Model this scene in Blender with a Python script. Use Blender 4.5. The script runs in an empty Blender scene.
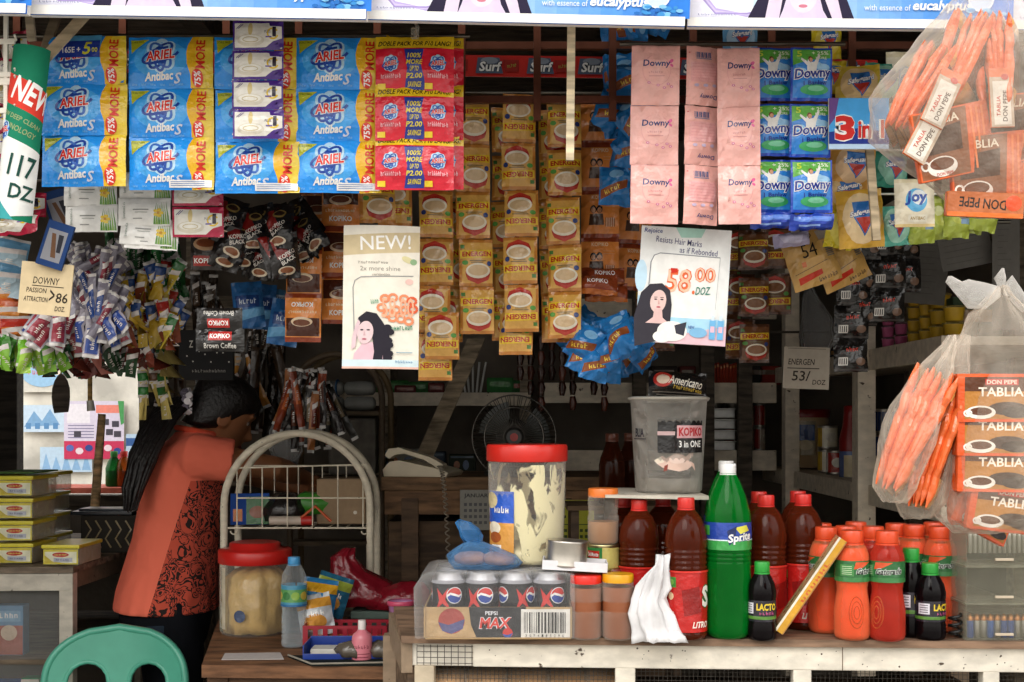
import bpy, bmesh, math, random
from mathutils import Vector, Matrix, Euler, noise
PI = math.pi
rnd = random.Random(7)
scene = bpy.context.scene
COL = scene.collection
F, CX, HY, EZ = 1250.0, 512.0, 420.0, 1.38     # lens in pixels of the 1024x682 frame, eye height


def W(px, py, D):
    """A place in the shop: depth D in metres beyond the street edge, seen at px, py."""
    return Vector(((px - CX) * D / F, D, EZ + (HY - py) * D / F))


def S(D):
    return D / F


# ------------------------------------------------------------------ materials
def lin(c):
    return c / 12.92 if c <= 0.04045 else ((c + 0.055) / 1.055) ** 2.4


def rgb(h):
    h = h.lstrip('#')
    return tuple(lin(int(h[i:i + 2], 16) / 255) for i in (0, 2, 4)) + (1,)


MC = {}


def K(h, kind='foil'):
    key = kind + '_' + h.lstrip('#')
    if key in MC:
        return MC[key]
    m = bpy.data.materials.new(key)
    m.use_nodes = True
    nt = m.node_tree
    N, L = nt.nodes, nt.links
    bs = N['Principled BSDF']
    out = N['Material Output']
    col = rgb(h)
    tc = N.new('ShaderNodeTexCoord')
    nz = N.new('ShaderNodeTexNoise')
    mix = N.new('ShaderNodeMixRGB')
    L.new(tc.outputs['Object'], nz.inputs['Vector'])
    sc, amt, rough, spec, bump, bsc, metal = 40, .08, .5, .5, 0, 40, 0
    if kind == 'foil':
        sc, amt, rough, spec, bump, bsc = 30, .10, .2, .6, .4, 42
    elif kind == 'paper':
        sc, amt, rough, spec, bump = 60, .05, .75, .25, .05
    elif kind == 'plastic':
        sc, amt, rough, spec = 20, .05, .3, .5
    elif kind == 'matte':
        sc, amt, rough, spec, bump = 25, .2, .85, .2, .1
    elif kind == 'metal':
        sc, amt, rough, metal = 30, .12, .35, 1
    elif kind == 'wood':
        sc, amt, rough, spec, bump = 9, .5, .7, .3, .25
    elif kind == 'paint':
        sc, amt, rough, spec, bump = 22, .14, .6, .4, .15
    elif kind == 'cloth':
        sc, amt, rough, spec, bump, bsc = 12, .16, .9, .1, .35, 14
    elif kind == 'skin':
        sc, amt, rough, spec = 18, .08, .5, .4
    elif kind == 'hair':
        sc, amt, rough, spec, bump, bsc = 60, .3, .45, .5, .4, 80
    elif kind == 'wall':
        sc, amt, rough, spec, bump = 4, .3, .9, .2, .2
    nz.inputs['Scale'].default_value = sc
    nz.inputs['Detail'].default_value = 5
    if kind in ('wood', 'paint'):
        mp = N.new('ShaderNodeMapping')
        mp.inputs['Scale'].default_value = (1, 4, 6) if kind == 'wood' else (1, 2, 2)
        L.new(tc.outputs['Object'], mp.inputs['Vector'])
        L.new(mp.outputs[0], nz.inputs['Vector'])
    mix.inputs[1].default_value = tuple(c * (1 - amt) for c in col[:3]) + (1,)
    mix.inputs[2].default_value = tuple(min(1, c * (1 + amt)) for c in col[:3]) + (1,)
    rp = N.new('ShaderNodeValToRGB')
    rp.color_ramp.elements[0].position, rp.color_ramp.elements[1].position = .35, .65
    L.new(nz.outputs[0], rp.inputs[0])
    L.new(rp.outputs[0], mix.inputs[0])
    csock = mix.outputs[0]
    if kind == 'paint':                     # chipped paint showing bare wood
        n2 = N.new('ShaderNodeTexNoise')
        n2.inputs['Scale'].default_value = 48
        n2.inputs['Detail'].default_value = 8
        L.new(tc.outputs['Object'], n2.inputs['Vector'])
        r2 = N.new('ShaderNodeValToRGB')
        r2.color_ramp.elements[0].position, r2.color_ramp.elements[1].position = .29, .33
        L.new(n2.outputs[0], r2.inputs[0])
        m2 = N.new('ShaderNodeMixRGB')
        m2.inputs[1].default_value = rgb('#4a3a2c')
        L.new(r2.outputs[0], m2.inputs[0])
        L.new(csock, m2.inputs[2])
        csock = m2.outputs[0]
    L.new(csock, bs.inputs['Base Color'])
    bs.inputs['Roughness'].default_value = rough
    bs.inputs['Metallic'].default_value = metal
    bs.inputs['Specular IOR Level'].default_value = spec
    if bump:
        nb = N.new('ShaderNodeTexNoise')
        nb.inputs['Scale'].default_value = bsc
        nb.inputs['Detail'].default_value = 3
        L.new(tc.outputs['Object'], nb.inputs['Vector'])
        bp = N.new('ShaderNodeBump')
        bp.inputs['Strength'].default_value = bump
        bp.inputs['Distance'].default_value = .012
        L.new(nb.outputs[0], bp.inputs['Height'])
        L.new(bp.outputs[0], bs.inputs['Normal'])
    if kind in ('clear', 'film', 'film2', 'tint', 'juice'):
        tr = N.new('ShaderNodeBsdfTransparent')
        ms = N.new('ShaderNodeMixShader')
        bs.inputs['Roughness'].default_value = .07 if kind not in ('film', 'film2') else .3
        lw = N.new('ShaderNodeLayerWeight')
        lw.inputs['Blend'].default_value = .35
        ma = N.new('ShaderNodeMath')
        ma.operation = 'MULTIPLY_ADD'
        k, b = {'clear': (.5, .07), 'film': (.55, .24), 'film2': (.5, .12), 'tint': (.45, .26), 'juice': (.25, .62)}[kind]
        ma.inputs[1].default_value, ma.inputs[2].default_value = k, b
        L.new(lw.outputs['Facing'], ma.inputs[0])
        L.new(ma.outputs[0], ms.inputs[0])
        tr.inputs[0].default_value = (.97, .97, .97, 1) if kind in ('clear', 'film', 'film2') else tuple(max(.02, c ** .6) for c in col[:3]) + (1,)
        L.new(tr.outputs[0], ms.inputs[1])
        L.new(bs.outputs[0], ms.inputs[2])
        L.new(ms.outputs[0], out.inputs[0])
        if kind in ('film', 'film2'):
            nb = N.new('ShaderNodeTexNoise')
            nb.inputs['Scale'].default_value = 22
            nb.inputs['Detail'].default_value = 3
            L.new(tc.outputs['Object'], nb.inputs['Vector'])
            bp = N.new('ShaderNodeBump')
            bp.inputs['Strength'].default_value = .9
            bp.inputs['Distance'].default_value = .02
            L.new(nb.outputs[0], bp.inputs['Height'])
            L.new(bp.outputs[0], bs.inputs['Normal'])
    MC[key] = m
    return m


def pattern_cloth():
    """red-orange cotton with a swirling black print"""
    m = bpy.data.materials.new('cloth_black_swirl_print')
    m.use_nodes = True
    N, L = m.node_tree.nodes, m.node_tree.links
    bs = N['Principled BSDF']
    tc = N.new('ShaderNodeTexCoord')
    nz = N.new('ShaderNodeTexNoise')
    nz.inputs['Scale'].default_value = 11
    nz.inputs['Detail'].default_value = 2
    nz.inputs['Distortion'].default_value = 3
    L.new(tc.outputs['Object'], nz.inputs['Vector'])
    rp = N.new('ShaderNodeValToRGB')
    rp.color_ramp.interpolation = 'CONSTANT'
    e = rp.color_ramp.elements
    red, blk = rgb('#c8503a'), rgb('#231512')
    e[0].position, e[0].color = 0, red
    e[1].position, e[1].color = .42, blk
    for p, c in ((.47, red), (.53, blk), (.575, red), (.63, blk)):
        x = e.new(p)
        x.color = c
    L.new(nz.outputs[0], rp.inputs[0])
    L.new(rp.outputs[0], bs.inputs['Base Color'])
    bs.inputs['Roughness'].default_value = .9
    return m


# ------------------------------------------------------------------ mesh builder
class B:
    def __init__(s):
        s.v, s.f, s.mi, s.sm, s.mats = [], [], [], [], []

    def m(s, mat):
        if isinstance(mat, str):
            mat = K(mat)
        if mat not in s.mats:
            s.mats.append(mat)
        return s.mats.index(mat)

    def add(s, vs, fs, mat, smooth=False, X=None):
        b, i = len(s.v), s.m(mat)
        s.v += [tuple(X @ Vector(p)) if X else tuple(p) for p in vs]
        for f in fs:
            s.f.append([b + k for k in f])
            s.mi.append(i)
            s.sm.append(smooth)
        return s

    def box(s, c, d, mat, bev=.0, rot=None, X=None):
        bm = bmesh.new()
        bmesh.ops.create_cube(bm, size=1)
        for v in bm.verts:
            v.co = Vector((v.co.x * d[0], v.co.y * d[1], v.co.z * d[2]))
        if bev:
            bmesh.ops.bevel(bm, geom=bm.edges[:], offset=bev, segments=2, affect='EDGES', profile=.6)
        R = Matrix.Translation(c) @ (Euler(rot).to_matrix().to_4x4() if rot else Matrix.Identity(4))
        if X:
            R = X @ R
        bm.verts.index_update()
        s.add([R @ v.co for v in bm.verts], [[v.index for v in f.verts] for f in bm.faces], mat)
        bm.free()
        return s

    def lathe(s, prof, mat, seg=24, c=(0, 0, 0), X=None, mats=None, capb=True, capt=True, flute=None):
        vs, fs = [], []
        for r, z in prof:
            for k in range(seg):
                a = 2 * PI * k / seg
                q = r * (1 + (flute[0] * math.cos(flute[1] * a) if flute and flute[2] < z < flute[3] else 0))
                vs.append((c[0] + q * math.cos(a), c[1] + q * math.sin(a), c[2] + z))
        for i in range(len(prof) - 1):
            for k in range(seg):
                k2 = (k + 1) % seg
                fs.append((i * seg + k, i * seg + k2, (i + 1) * seg + k2, (i + 1) * seg + k))
        if mats:
            for i in range(len(prof) - 1):
                s.add([vs[j] for j in range(i * seg, (i + 2) * seg)], [[j - i * seg for j in f] for f in fs[i * seg:(i + 1) * seg]], mats[i], True, X)
        else:
            s.add(vs, fs, mat, True, X)
        if capb:
            s.add(vs[:seg], [list(range(seg))[::-1]], mats[0] if mats else mat, False, X)
        if capt:
            s.add(vs[-seg:], [list(range(seg))], mats[-1] if mats else mat, False, X)
        return s

    def tube(s, pts, r, mat, seg=8, closed=False, cap=True, flat=1.0, X=None):
        pts = [Vector(p) for p in pts]
        n = len(pts)
        rs = r if isinstance(r, (list, tuple)) else [r] * n
        t0 = (pts[1] - pts[0]).normalized()
        up = Vector((0, 0, 1)) if abs(t0.z) < .9 else Vector((1, 0, 0))
        u = t0.cross(up).normalized()
        vs, fs = [], []
        for i, p in enumerate(pts):
            if closed:
                t = (pts[(i + 1) % n] - pts[i - 1]).normalized()
            else:
                t = (pts[min(i + 1, n - 1)] - pts[max(i - 1, 0)]).normalized()
            u = (u - t * u.dot(t)).normalized()
            w = t.cross(u)
            for k in range(seg):
                a = 2 * PI * k / seg
                vs.append(p + u * (rs[i] * math.cos(a)) + w * (rs[i] * flat * math.sin(a)))
        for i in range(n if closed else n - 1):
            j = (i + 1) % n
            for k in range(seg):
                k2 = (k + 1) % seg
                fs.append((i * seg + k, i * seg + k2, j * seg + k2, j * seg + k))
        s.add(vs, fs, mat, True, X)
        if cap and not closed:
            s.add(vs[:seg], [list(range(seg))[::-1]], mat, False, X)
            s.add(vs[-seg:], [list(range(seg))], mat, False, X)
        return s

    def loft(s, rings, mat, seg=20, X=None, cap=True, matf=None):
        """rings: (centre, u axis vector, v axis vector) ellipses"""
        vs, fs = [], []
        for c, u, w in rings:
            c, u, w = Vector(c), Vector(u), Vector(w)
            for k in range(seg):
                a = 2 * PI * k / seg
                vs.append(c + u * math.cos(a) + w * math.sin(a))
        for i in range(len(rings) - 1):
            for k in range(seg):
                k2 = (k + 1) % seg
                fs.append((i * seg + k, i * seg + k2, (i + 1) * seg + k2, (i + 1) * seg + k))
        if cap:
            fs.append(list(range(seg))[::-1])
            fs.append(list(range(len(vs) - seg, len(vs))))
        s.add(vs, fs, mat, True, X)
        return s

    def prism(s, poly, y0, y1, mat, X=None, side=None):
        """poly in x,z; thickness along y"""
        n = len(poly)
        ar = sum(poly[i][0] * poly[(i + 1) % n][1] - poly[(i + 1) % n][0] * poly[i][1] for i in range(n))
        if ar < 0:
            poly = poly[::-1]
        vs = [(x, y0, z) for x, z in poly] + [(x, y1, z) for x, z in poly]
        s.add(vs, [list(range(n)), list(range(2 * n - 1, n - 1, -1))], mat, False, X)
        s.add(vs, [(i, i + n, (i + 1) % n + n, (i + 1) % n) for i in range(n)], side or mat, False, X)
        return s

    def mesh(s, name):
        me = bpy.data.meshes.new(name)
        me.from_pydata(s.v, [], s.f)
        for m in s.mats:
            me.materials.append(m)
        me.polygons.foreach_set('material_index', s.mi)
        me.polygons.foreach_set('use_smooth', s.sm)
        me.update()
        return me

    def build(s, name, parent=None, loc=(0, 0, 0), rot=(0, 0, 0)):
        return link(name, s.mesh(name), parent, loc, rot)


def link(name, me, parent=None, loc=(0, 0, 0), rot=(0, 0, 0)):
    o = bpy.data.objects.new(name, me)
    COL.objects.link(o)
    o.location, o.rotation_euler = loc, rot
    if parent:
        o.parent = parent
    return o


def tag(o, label=None, cat=None, group=None, kind=None):
    if label: o['label'] = label
    if cat: o['category'] = cat
    if group: o['group'] = group
    if kind: o['kind'] = kind
    return o


def thing(name, label, cat, loc=(0, 0, 0), rot=(0, 0, 0), group=None):
    o = bpy.data.objects.new(name, None)
    o.empty_display_size = .05
    COL.objects.link(o)
    o.location, o.rotation_euler = loc, rot
    return tag(o, label, cat, group)


def dup(root, loc, label=None, rot=None, group=None):
    r = root.copy()
    COL.objects.link(r)
    r.location = loc
    if rot is not None: r.rotation_euler = rot
    if label: r['label'] = label
    if group: r['group'] = group
    for ch in list(root.children):
        c = ch.copy()
        COL.objects.link(c)
        c.parent = r
        for g in ch.children:
            d = g.copy()
            COL.objects.link(d)
            d.parent = c
    return r


def struct(o):
    o['kind'] = 'structure'
    return o


# ------------------------------------------------------------------ flat print (text, marks) laid onto surfaces
TC = {}


def text_geo(body, bold, res=2):
    k = (body, bold)
    if k not in TC:
        cu = bpy.data.curves.new('t', 'FONT')
        cu.body, cu.resolution_u, cu.offset, cu.size = body, res, bold, 1.0
        ob = bpy.data.objects.new('t', cu)
        me = bpy.data.meshes.new_from_object(ob)
        TC[k] = ([(v.co.x, v.co.y) for v in me.vertices], [tuple(p.vertices) for p in me.polygons])
        bpy.data.objects.remove(ob)
        bpy.data.curves.remove(cu)
        bpy.data.meshes.remove(me)
    return TC[k]


class Art:
    """print drawn in pixels, x right, y down"""

    def __init__(s, w, h, base=None):
        s.w, s.h, s.ops = w, h, []
        if base: s.rect(0, 0, w, h, base)

    def raw(s, vs, fs, m):
        s.ops.append((K(m) if isinstance(m, str) else m, vs, fs))
        return s

    def poly(s, pts, m):
        return s.raw(list(pts), [list(range(len(pts)))], m)

    def rect(s, x0, y0, x1, y1, m):
        return s.poly([(x0, y0), (x1, y0), (x1, y1), (x0, y1)], m)

    def ell(s, cx, cy, rx, ry, m, n=20, rot=0, a0=0, a1=360):
        c, q = math.cos(rot), math.sin(rot)
        pts = []
        k = n if a1 - a0 >= 360 else n + 1
        for i in range(k):
            a = math.radians(a0 + (a1 - a0) * i / n)
            x, y = rx * math.cos(a), ry * math.sin(a)
            pts.append((cx + x * c - y * q, cy + x * q + y * c))
        return s.poly(pts, m)

    def ring(s, cx, cy, rx, ry, wd, m, n=22, rot=0, a0=0, a1=360):
        c, q = math.cos(rot), math.sin(rot)
        pts = []
        for i in range(n + 1):
            a = math.radians(a0 + (a1 - a0) * i / n)
            x, y = rx * math.cos(a), ry * math.sin(a)
            pts.append((cx + x * c - y * q, cy + x * q + y * c))
        return s.stroke(pts, wd, m)

    def stroke(s, pts, wd, m):
        vs, fs = [], []
        n = len(pts)
        for i in range(n):
            a, b = pts[max(i - 1, 0)], pts[min(i + 1, n - 1)]
            dx, dy = b[0] - a[0], b[1] - a[1]
            l = math.hypot(dx, dy) or 1
            ox, oy = -dy / l * wd / 2, dx / l * wd / 2
            vs += [(pts[i][0] + ox, pts[i][1] + oy), (pts[i][0] - ox, pts[i][1] - oy)]
        fs = [(2 * i, 2 * i + 1, 2 * i + 3, 2 * i + 2) for i in range(n - 1)]
        return s.raw(vs, fs, m)

    def text(s, body, cx, cy, w, h, m, rot=0, shear=0, bold=.02, ol=None, olw=.05):
        """fitted into w x h pixels round cx, cy"""
        if body.startswith('~'):
            return s.scrawl(int(body[1:]), cx, cy, w, h, m, rot)
        if ol: s.text(body, cx, cy, w * 1.03, h * 1.1, ol, rot, shear, bold + olw)
        vs, fs = text_geo(body, bold)
        if not vs: return s
        x0, x1 = min(v[0] for v in vs), max(v[0] for v in vs)
        y0, y1 = min(v[1] for v in vs), max(v[1] for v in vs)
        c, q = math.cos(rot), math.sin(rot)
        pts = []
        for x, y in vs:
            yy = (y - (y0 + y1) / 2) / (y1 - y0) * h
            xx = (x - (x0 + x1) / 2) / (x1 - x0) * w + shear * yy
            yy = -yy
            pts.append((cx + xx * c - yy * q, cy + xx * q + yy * c))
        return s.raw(pts, fs, m)

    def scrawl(s, n, cx, cy, w, h, m, rot=0):
        """a line of small print too fine to read: n broken strokes"""
        q = random.Random(n * 31 + int(w * 7))
        c, k = math.cos(rot), math.sin(rot)
        vs, fs = [], []

        def quad(x0, y0, x1, y1):
            b = len(vs)
            for x, y in ((x0, y0), (x1, y0), (x1, y1), (x0, y1)):
                vs.append((cx + x * c - y * k, cy + x * k + y * c))
            fs.append((b, b + 1, b + 2, b + 3))
        st = w / n
        for i in range(n):
            x = -w / 2 + st * i
            up = -h / 2 if q.random() < .3 else -h * .28
            quad(x + st * .12, up, x + st * .34, h * .4)
            y = q.choice((-h * .28, 0, h * .25))
            quad(x + st * .34, y, x + st * .72, y + h * .16)
            if q.random() < .6: quad(x + st * .6, -h * .2, x + st * .8, h * .4)
        return s.raw(vs, fs, m)

    def paper(s):
        """matt printed card instead of foil"""
        s.ops = [(K(m.name[5:], 'paper') if m.name.startswith('foil_') else m, vs, fs) for m, vs, fs in s.ops]
        return s

    def turn(s):
        """upside down"""
        s.ops = [(m, [(s.w - x, s.h - y) for x, y in vs], fs) for m, vs, fs in s.ops]
        return s

    def emit(s, b, mapf, nx=6, ny=6, step=.00009, off0=0.0, X=None, diag=False):
        for li, (m, vs, fs) in enumerate(s.ops):
            bm = bmesh.new()
            bv = [bm.verts.new((x, -y, 0)) for x, y in vs]
            for f in fs:
                try:
                    bm.faces.new([bv[i] for i in f])
                except ValueError:
                    pass
            if nx or ny:
                for i in range(1, nx):
                    bmesh.ops.bisect_plane(bm, geom=bm.verts[:] + bm.edges[:] + bm.faces[:], plane_co=(s.w * i / nx, 0, 0), plane_no=(1, 0, 0))
                for i in range(1, ny):
                    bmesh.ops.bisect_plane(bm, geom=bm.verts[:] + bm.edges[:] + bm.faces[:], plane_co=(0, -s.h * i / ny, 0), plane_no=(0, 1, 0))
            if diag:
                for k in range(1, nx + ny):
                    bmesh.ops.bisect_plane(bm, geom=bm.verts[:] + bm.edges[:] + bm.faces[:], plane_co=(s.w * k / nx, 0, 0), plane_no=(nx / s.w, -ny / s.h, 0))
            ng = [f for f in bm.faces if len(f.verts) > 4]
            if ng: bmesh.ops.triangulate(bm, faces=ng)
            bmesh.ops.recalc_face_normals(bm, faces=bm.faces[:])
            bm.verts.index_update()
            P = [mapf(v.co.x, -v.co.y, off0 + li * step) for v in bm.verts]
            fl = []
            for f in bm.faces:
                idx = [v.index for v in f.verts]
                if f.calc_area() < 1e-7: continue
                if f.normal.z < 0: idx = idx[::-1]
                fl.append(idx)
            b.add(P, fl, m, True, X)
            bm.free()


def flatmap(w, s, top=True, y=0.0):
    """pixel print onto a plane facing the street; origin at its top centre"""
    return lambda x, yy, off: Vector(((x - w / 2) * s, y - off, -yy * s))


def wrapmap(r, w, s, z1, a0=0.0, sv=None):
    """pixel print around an upright cylinder of radius r, centred on the street side"""
    sv = sv or s
    def f(x, y, off):
        a = -PI / 2 + a0 + (x - w / 2) * s / r
        return Vector(((r + off) * math.cos(a), (r + off) * math.sin(a), z1 - y * sv))
    return f


def sachet(name, art, s, bulge=.006, back='#b8b8b8', wr=.0012, seed=0, nx=9, ny=8, crimp=.06):
    """one filled sachet, origin at its top centre"""
    w, h = art.w, art.h
    sd = Vector((seed * 3.7, seed * 1.3, seed * .7))

    def z(x, y):
        u, v = min(1, max(0, x / w)), min(1, max(0, y / h))
        vv = min(1, max(0, (v - crimp) / (1 - 2 * crimp)))
        e = (1 - abs(2 * u - 1) ** 3) * (1 - abs(2 * vv - 1) ** 3)
        n = 1.6 * noise.noise(Vector((x * s * 28, y * s * 40, 0)) + sd) + .9 * noise.noise(Vector((x * s * 90, y * s * 70, 5)) + sd)
        return bulge * 1.7 * e + wr * 1.5 * n + wr * 1.2 * math.sin(x * s * 230 + seed) * (abs(2 * v - 1) ** 4)

    b = B()
    Z = [[z(w * i / nx, h * j / ny) for i in range(nx + 2)] for j in range(ny + 2)]

    def zi(x, y):
        u, v = x / w * nx, y / h * ny
        i, j = min(nx - 1, max(0, int(u))), min(ny - 1, max(0, int(v)))
        u, v = u - i, v - j
        if u + v <= 1:
            return Z[j][i] + u * (Z[j][i + 1] - Z[j][i]) + v * (Z[j + 1][i] - Z[j][i])
        return Z[j + 1][i + 1] + (1 - u) * (Z[j + 1][i] - Z[j + 1][i + 1]) + (1 - v) * (Z[j][i + 1] - Z[j + 1][i + 1])

    fm = lambda x, y, off: Vector(((x - w / 2) * s, -(zi(x, y) + off), -y * s))
    art.emit(b, fm, nx, ny, diag=True)
    vs, fs = [], []
    for j in range(ny + 1):
        for i in range(nx + 1):
            x, y = w * i / nx, h * j / ny
            u, v = i / nx, j / ny
            e = (1 - abs(2 * u - 1) ** 3) * (1 - abs(2 * v - 1) ** 3)
            q = z(x, y)
            vs.append(((x - w / 2) * s, (-q + .0004) if e < 1e-6 else bulge * .7 * e + .0004, -y * s))
    for j in range(ny):
        for i in range(nx):
            a = j * (nx + 1) + i
            fs.append((a, a + 1, a + nx + 2, a + nx + 1))
    b.add(vs, fs, K(back) if isinstance(back, str) else back, True)
    return b.mesh(name)


def strip(name, label, px, py, D, meshes, pitch, n, cat='sachets', group=None, rot=(0, 0, 0), part='sachet', jig=.02, sc=None):
    """a hanging strip of joined sachets; px, py is its top centre"""
    s = sc or S(D)
    r = thing(name, label, cat, W(px, py, D), rot, group)
    for i in range(n):
        me = meshes[i % len(meshes)]
        link(part, me, r, (rnd.uniform(-1, 1) * jig * .05, rnd.uniform(-1, 1) * jig * .1, -i * pitch * s), (rnd.uniform(-1, 1) * jig * 2, 0, rnd.uniform(-1, 1) * jig * 3))
    return r


def board(name, label, cat, art, px, py, D, s=None, th=.004, rot=(0, 0, 0), edge='#d8d4c8', group=None, nx=0, ny=0, curve=0.0):
    """a printed card with its own thickness, origin at the top centre"""
    s = s or S(D)
    art.paper()
    b = B()
    w, h = art.w * s, art.h * s
    n = 6
    cv = lambda x: curve * (1 - (2 * x / art.w - 1) ** 2)
    fm = lambda x, y, off: Vector(((x - art.w / 2) * s, -off - cv(x), -y * s))
    art.emit(b, fm, n if curve else nx, ny)
    vs, fs = [], []
    for i in range(n + 1):
        x = art.w * i / n
        for y in (0, art.h):
            for t in (0, th):
                vs.append(((x - art.w / 2) * s, t - cv(x), -y * s))
    for i in range(n):
        a = i * 4
        fs += [(a + 1, a + 3, a + 7, a + 5), (a, a + 1, a + 5, a + 4), (a + 2, a + 6, a + 7, a + 3)]
    fs += [(0, 2, 3, 1), (n * 4, n * 4 + 1, n * 4 + 3, n * 4 + 2)]
    b.add(vs, fs, K(edge, 'paper'))
    o = b.build(name, None, W(px, py, D), rot)
    return tag(o, label, cat, group)
# ------------------------------------------------------------------ packaging prints
WH = '#f4f2ee'


def ariel_logo(a, cx, cy, k, foil=True):
    a.ell(cx, cy, 15 * k, 13 * k, '#6cb8ee')
    for t in (-.75, 0, .75): a.ring(cx, cy, 6.8 * k, 14.5 * k, 4 * k, '#b8dcf2', rot=t)
    a.ring(cx, cy, 6.5 * k, 14 * k, 2.4 * k, '#23459c', rot=.65)
    a.ring(cx, cy, 6 * k, 13.5 * k, 2.2 * k, '#3c6cc0', rot=-.65)
    a.ring(cx, cy, 5 * k, 14 * k, 2.2 * k, '#2b55ae', a0=20, a1=160)
    a.ring(cx, cy, 17 * k, 6 * k, 2.4 * k, '#23459c', rot=-.3, a0=20, a1=300)
    a.text('ARIEL', cx, cy, 26 * k, 9 * k, '#d8281e', rot=-.12, shear=.15, bold=.03, ol=WH, olw=.045)


def ariel_art(w=85, h=52, sticker=False, label=False, first=False):
    a = Art(w, h, '#2494ee')
    a.ell(w * .4, h * .45, w * .33, h * .36, '#48aaf2')
    e = [(w, 0), (w * .76, 0), (w * .72, h * .15), (w * .7, h * .35), (w * .71, h * .55), (w * .75, h * .75), (w * .74, h), (w, h)]
    a.poly(e, '#e9b320')
    a.poly([(w, 0), (w * .84, 0), (w * .8, h * .3), (w * .82, h * .6), (w * .86, h), (w, h)], '#eccb3a')
    if not first:
        a.poly([(2, 3), (w * .25, 3), (w * .04, h * .32)], '#b9bc2c')
        a.text('DOBLE PACK', w * .11, h * .1, w * .16, 2.2, '#2a4a20', bold=0)
    ariel_logo(a, w * .4, h * .38, w / 76)
    a.text('Antibac', w * .38, h * .78, w * .34, 8, WH, rot=-.06, shear=.25, bold=.035)
    a.text('S', w * .6, h * .82, 6, 10, '#cfd8e8', shear=.4)
    a.ell(w * .83, h * .82, w * .065, h * .17, '#d8301c')
    a.text('75%', w * .83, h * .82, h * .26, w * .075, WH, rot=-PI / 2)
    a.text('MORE', w * .865, h * .36, h * .56, w * .105, '#d8301c', rot=-PI / 2)
    for k in range(6): a.text('~5', w * (.08 + .11 * k), h * .93, w * .06, 2.5, '#7fc0ee', bold=0)
    if label:
        a.rect(w * .48, h * .82, w * .98, h * .96, WH)
        for k in range(3): a.rect(w * .5, h * (.845 + .035 * k), w * .9, h * (.86 + .035 * k), '#7f93c0')
    if sticker:
        a.rect(w * .2, h * -.02, w * .72, h * .2, '#58acde')
        a.rect(w * .22, h * .1, w * .71, h * .46, '#1f3c9c')
        a.text('165E +', w * .37, h * .3, w * .22, 6, WH)
        a.text('5', w * .56, h * .27, w * .09, 13, '#d8d43a', shear=.2)
        a.text('oo', w * .65, h * .31, w * .07, 5, '#d8d43a')
    return a


def red_ariel_art(w=78, h=56):
    a = Art(w, h, '#d62136')
    a.rect(0, 0, w, h * .22, '#e6c024')
    a.text('DOBLE PACK FOR P10 LANG!', w * .5, h * .13, w * .92, h * .09, '#2a2418', shear=.2)
    a.poly([(w * .37, h * .24), (w * .62, h * .24), (w * .58, h * .5), (w * .63, h * .8), (w * .62, h * .97), (w * .37, h * .97), (w * .41, h * .6)], '#26388f')
    for t, y, ww in (('100%', .36, .17), ('MORE', .48, .2), ('UP TO', .6, .11), ('P2.00', .72, .2), ('SAVINGS', .86, .17)):
        a.text(t, w * .5, h * y, w * ww, h * .09, '#e6d030', shear=.15)
    for x in (.2, .8):
        ariel_logo(a, w * x, h * .5, w / 150)
        a.text('~10', w * x, h * .73, w * .26, h * .09, '#f2b8c0', shear=.2, bold=0)
        a.rect(w * (x - .17), h * .85, w * (x - .07), h * .95, '#e8c82c')
    return a


def cream_art(border='#4b2a86', w=51, h=29):
    a = Art(w, h, border)
    a.poly([(2, 2.5), (w * .72, 2.5), (w * .74, h * .2), (w - 1.5, h * .22), (w - 1.5, h * .62), (w * .8, h * .72), (w * .66, h - 2.5), (2, h - 2.5)], '#ece8de')
    a.ell(w * .36, h * .68, w * .27, h * .2, '#ddd6c4')
    a.ell(w * .36, h * .64, w * .22, h * .13, '#f3f0e6')
    a.ring(w * .36, h * .66, w * .15, h * .08, .8, '#c9b98c')
    a.ell(w * .36, h * .3, w * .045, h * .22, '#d9c489')
    a.stroke([(4, 8), (9, 3.5)], .7, '#5a4a80')
    a.stroke([(6, 8), (11, 3.5)], .7, '#5a4a80')
    a.ring(w * .8, h * .46, w * .1, h * .17, 1.6, '#e8c62c', a0=20, a1=330)
    a.text('1', w * .83, h * .4, w * .07, h * .34, '#2a2030', bold=.04)
    a.text('PLUS', w * .7, h * .4, w * .12, 2.6, '#4a3a60', bold=0)
    a.rect(w * .66, h * .55, w * .78, h * .6, '#6a58a0')
    return a


def aloe_art(w=52, h=28):
    a = Art(w, h, '#e9e7e2')
    for i in range(7):
        x = w * (.68 + .045 * i)
        a.poly([(x, h * .95), (x + 2.2, h * .95), (x + 3.4 - i * .8, h * (.12 + .05 * (i % 3)))], '#7fa548' if i % 2 else '#5f9040')
    for i in range(5):
        t = i * 1.26
        a.ell(w * .78 + 3 * math.cos(t), h * .55 + 3 * math.sin(t), 2.2, 1.7, '#dcbb2c', n=8)
    a.ell(w * .78, h * .55, 1.5, 1.5, '#c08a1c', n=8)
    a.text('~9', w * .12, h * .45, h * .6, 3, '#8f9a90', rot=-PI / 2, shear=.3, bold=0)
    a.rect(w * .3, h * .42, w * .6, h * .46, '#8a8a86')
    a.rect(w * .34, h * .52, w * .58, h * .55, '#a8a8a2')
    a.rect(w * .3, h * .74, w * .48, h * .77, '#8a8a86')
    a.rect(1, h * .02, w - 1, h * .05, '#cfcdc8')
    return a


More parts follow.
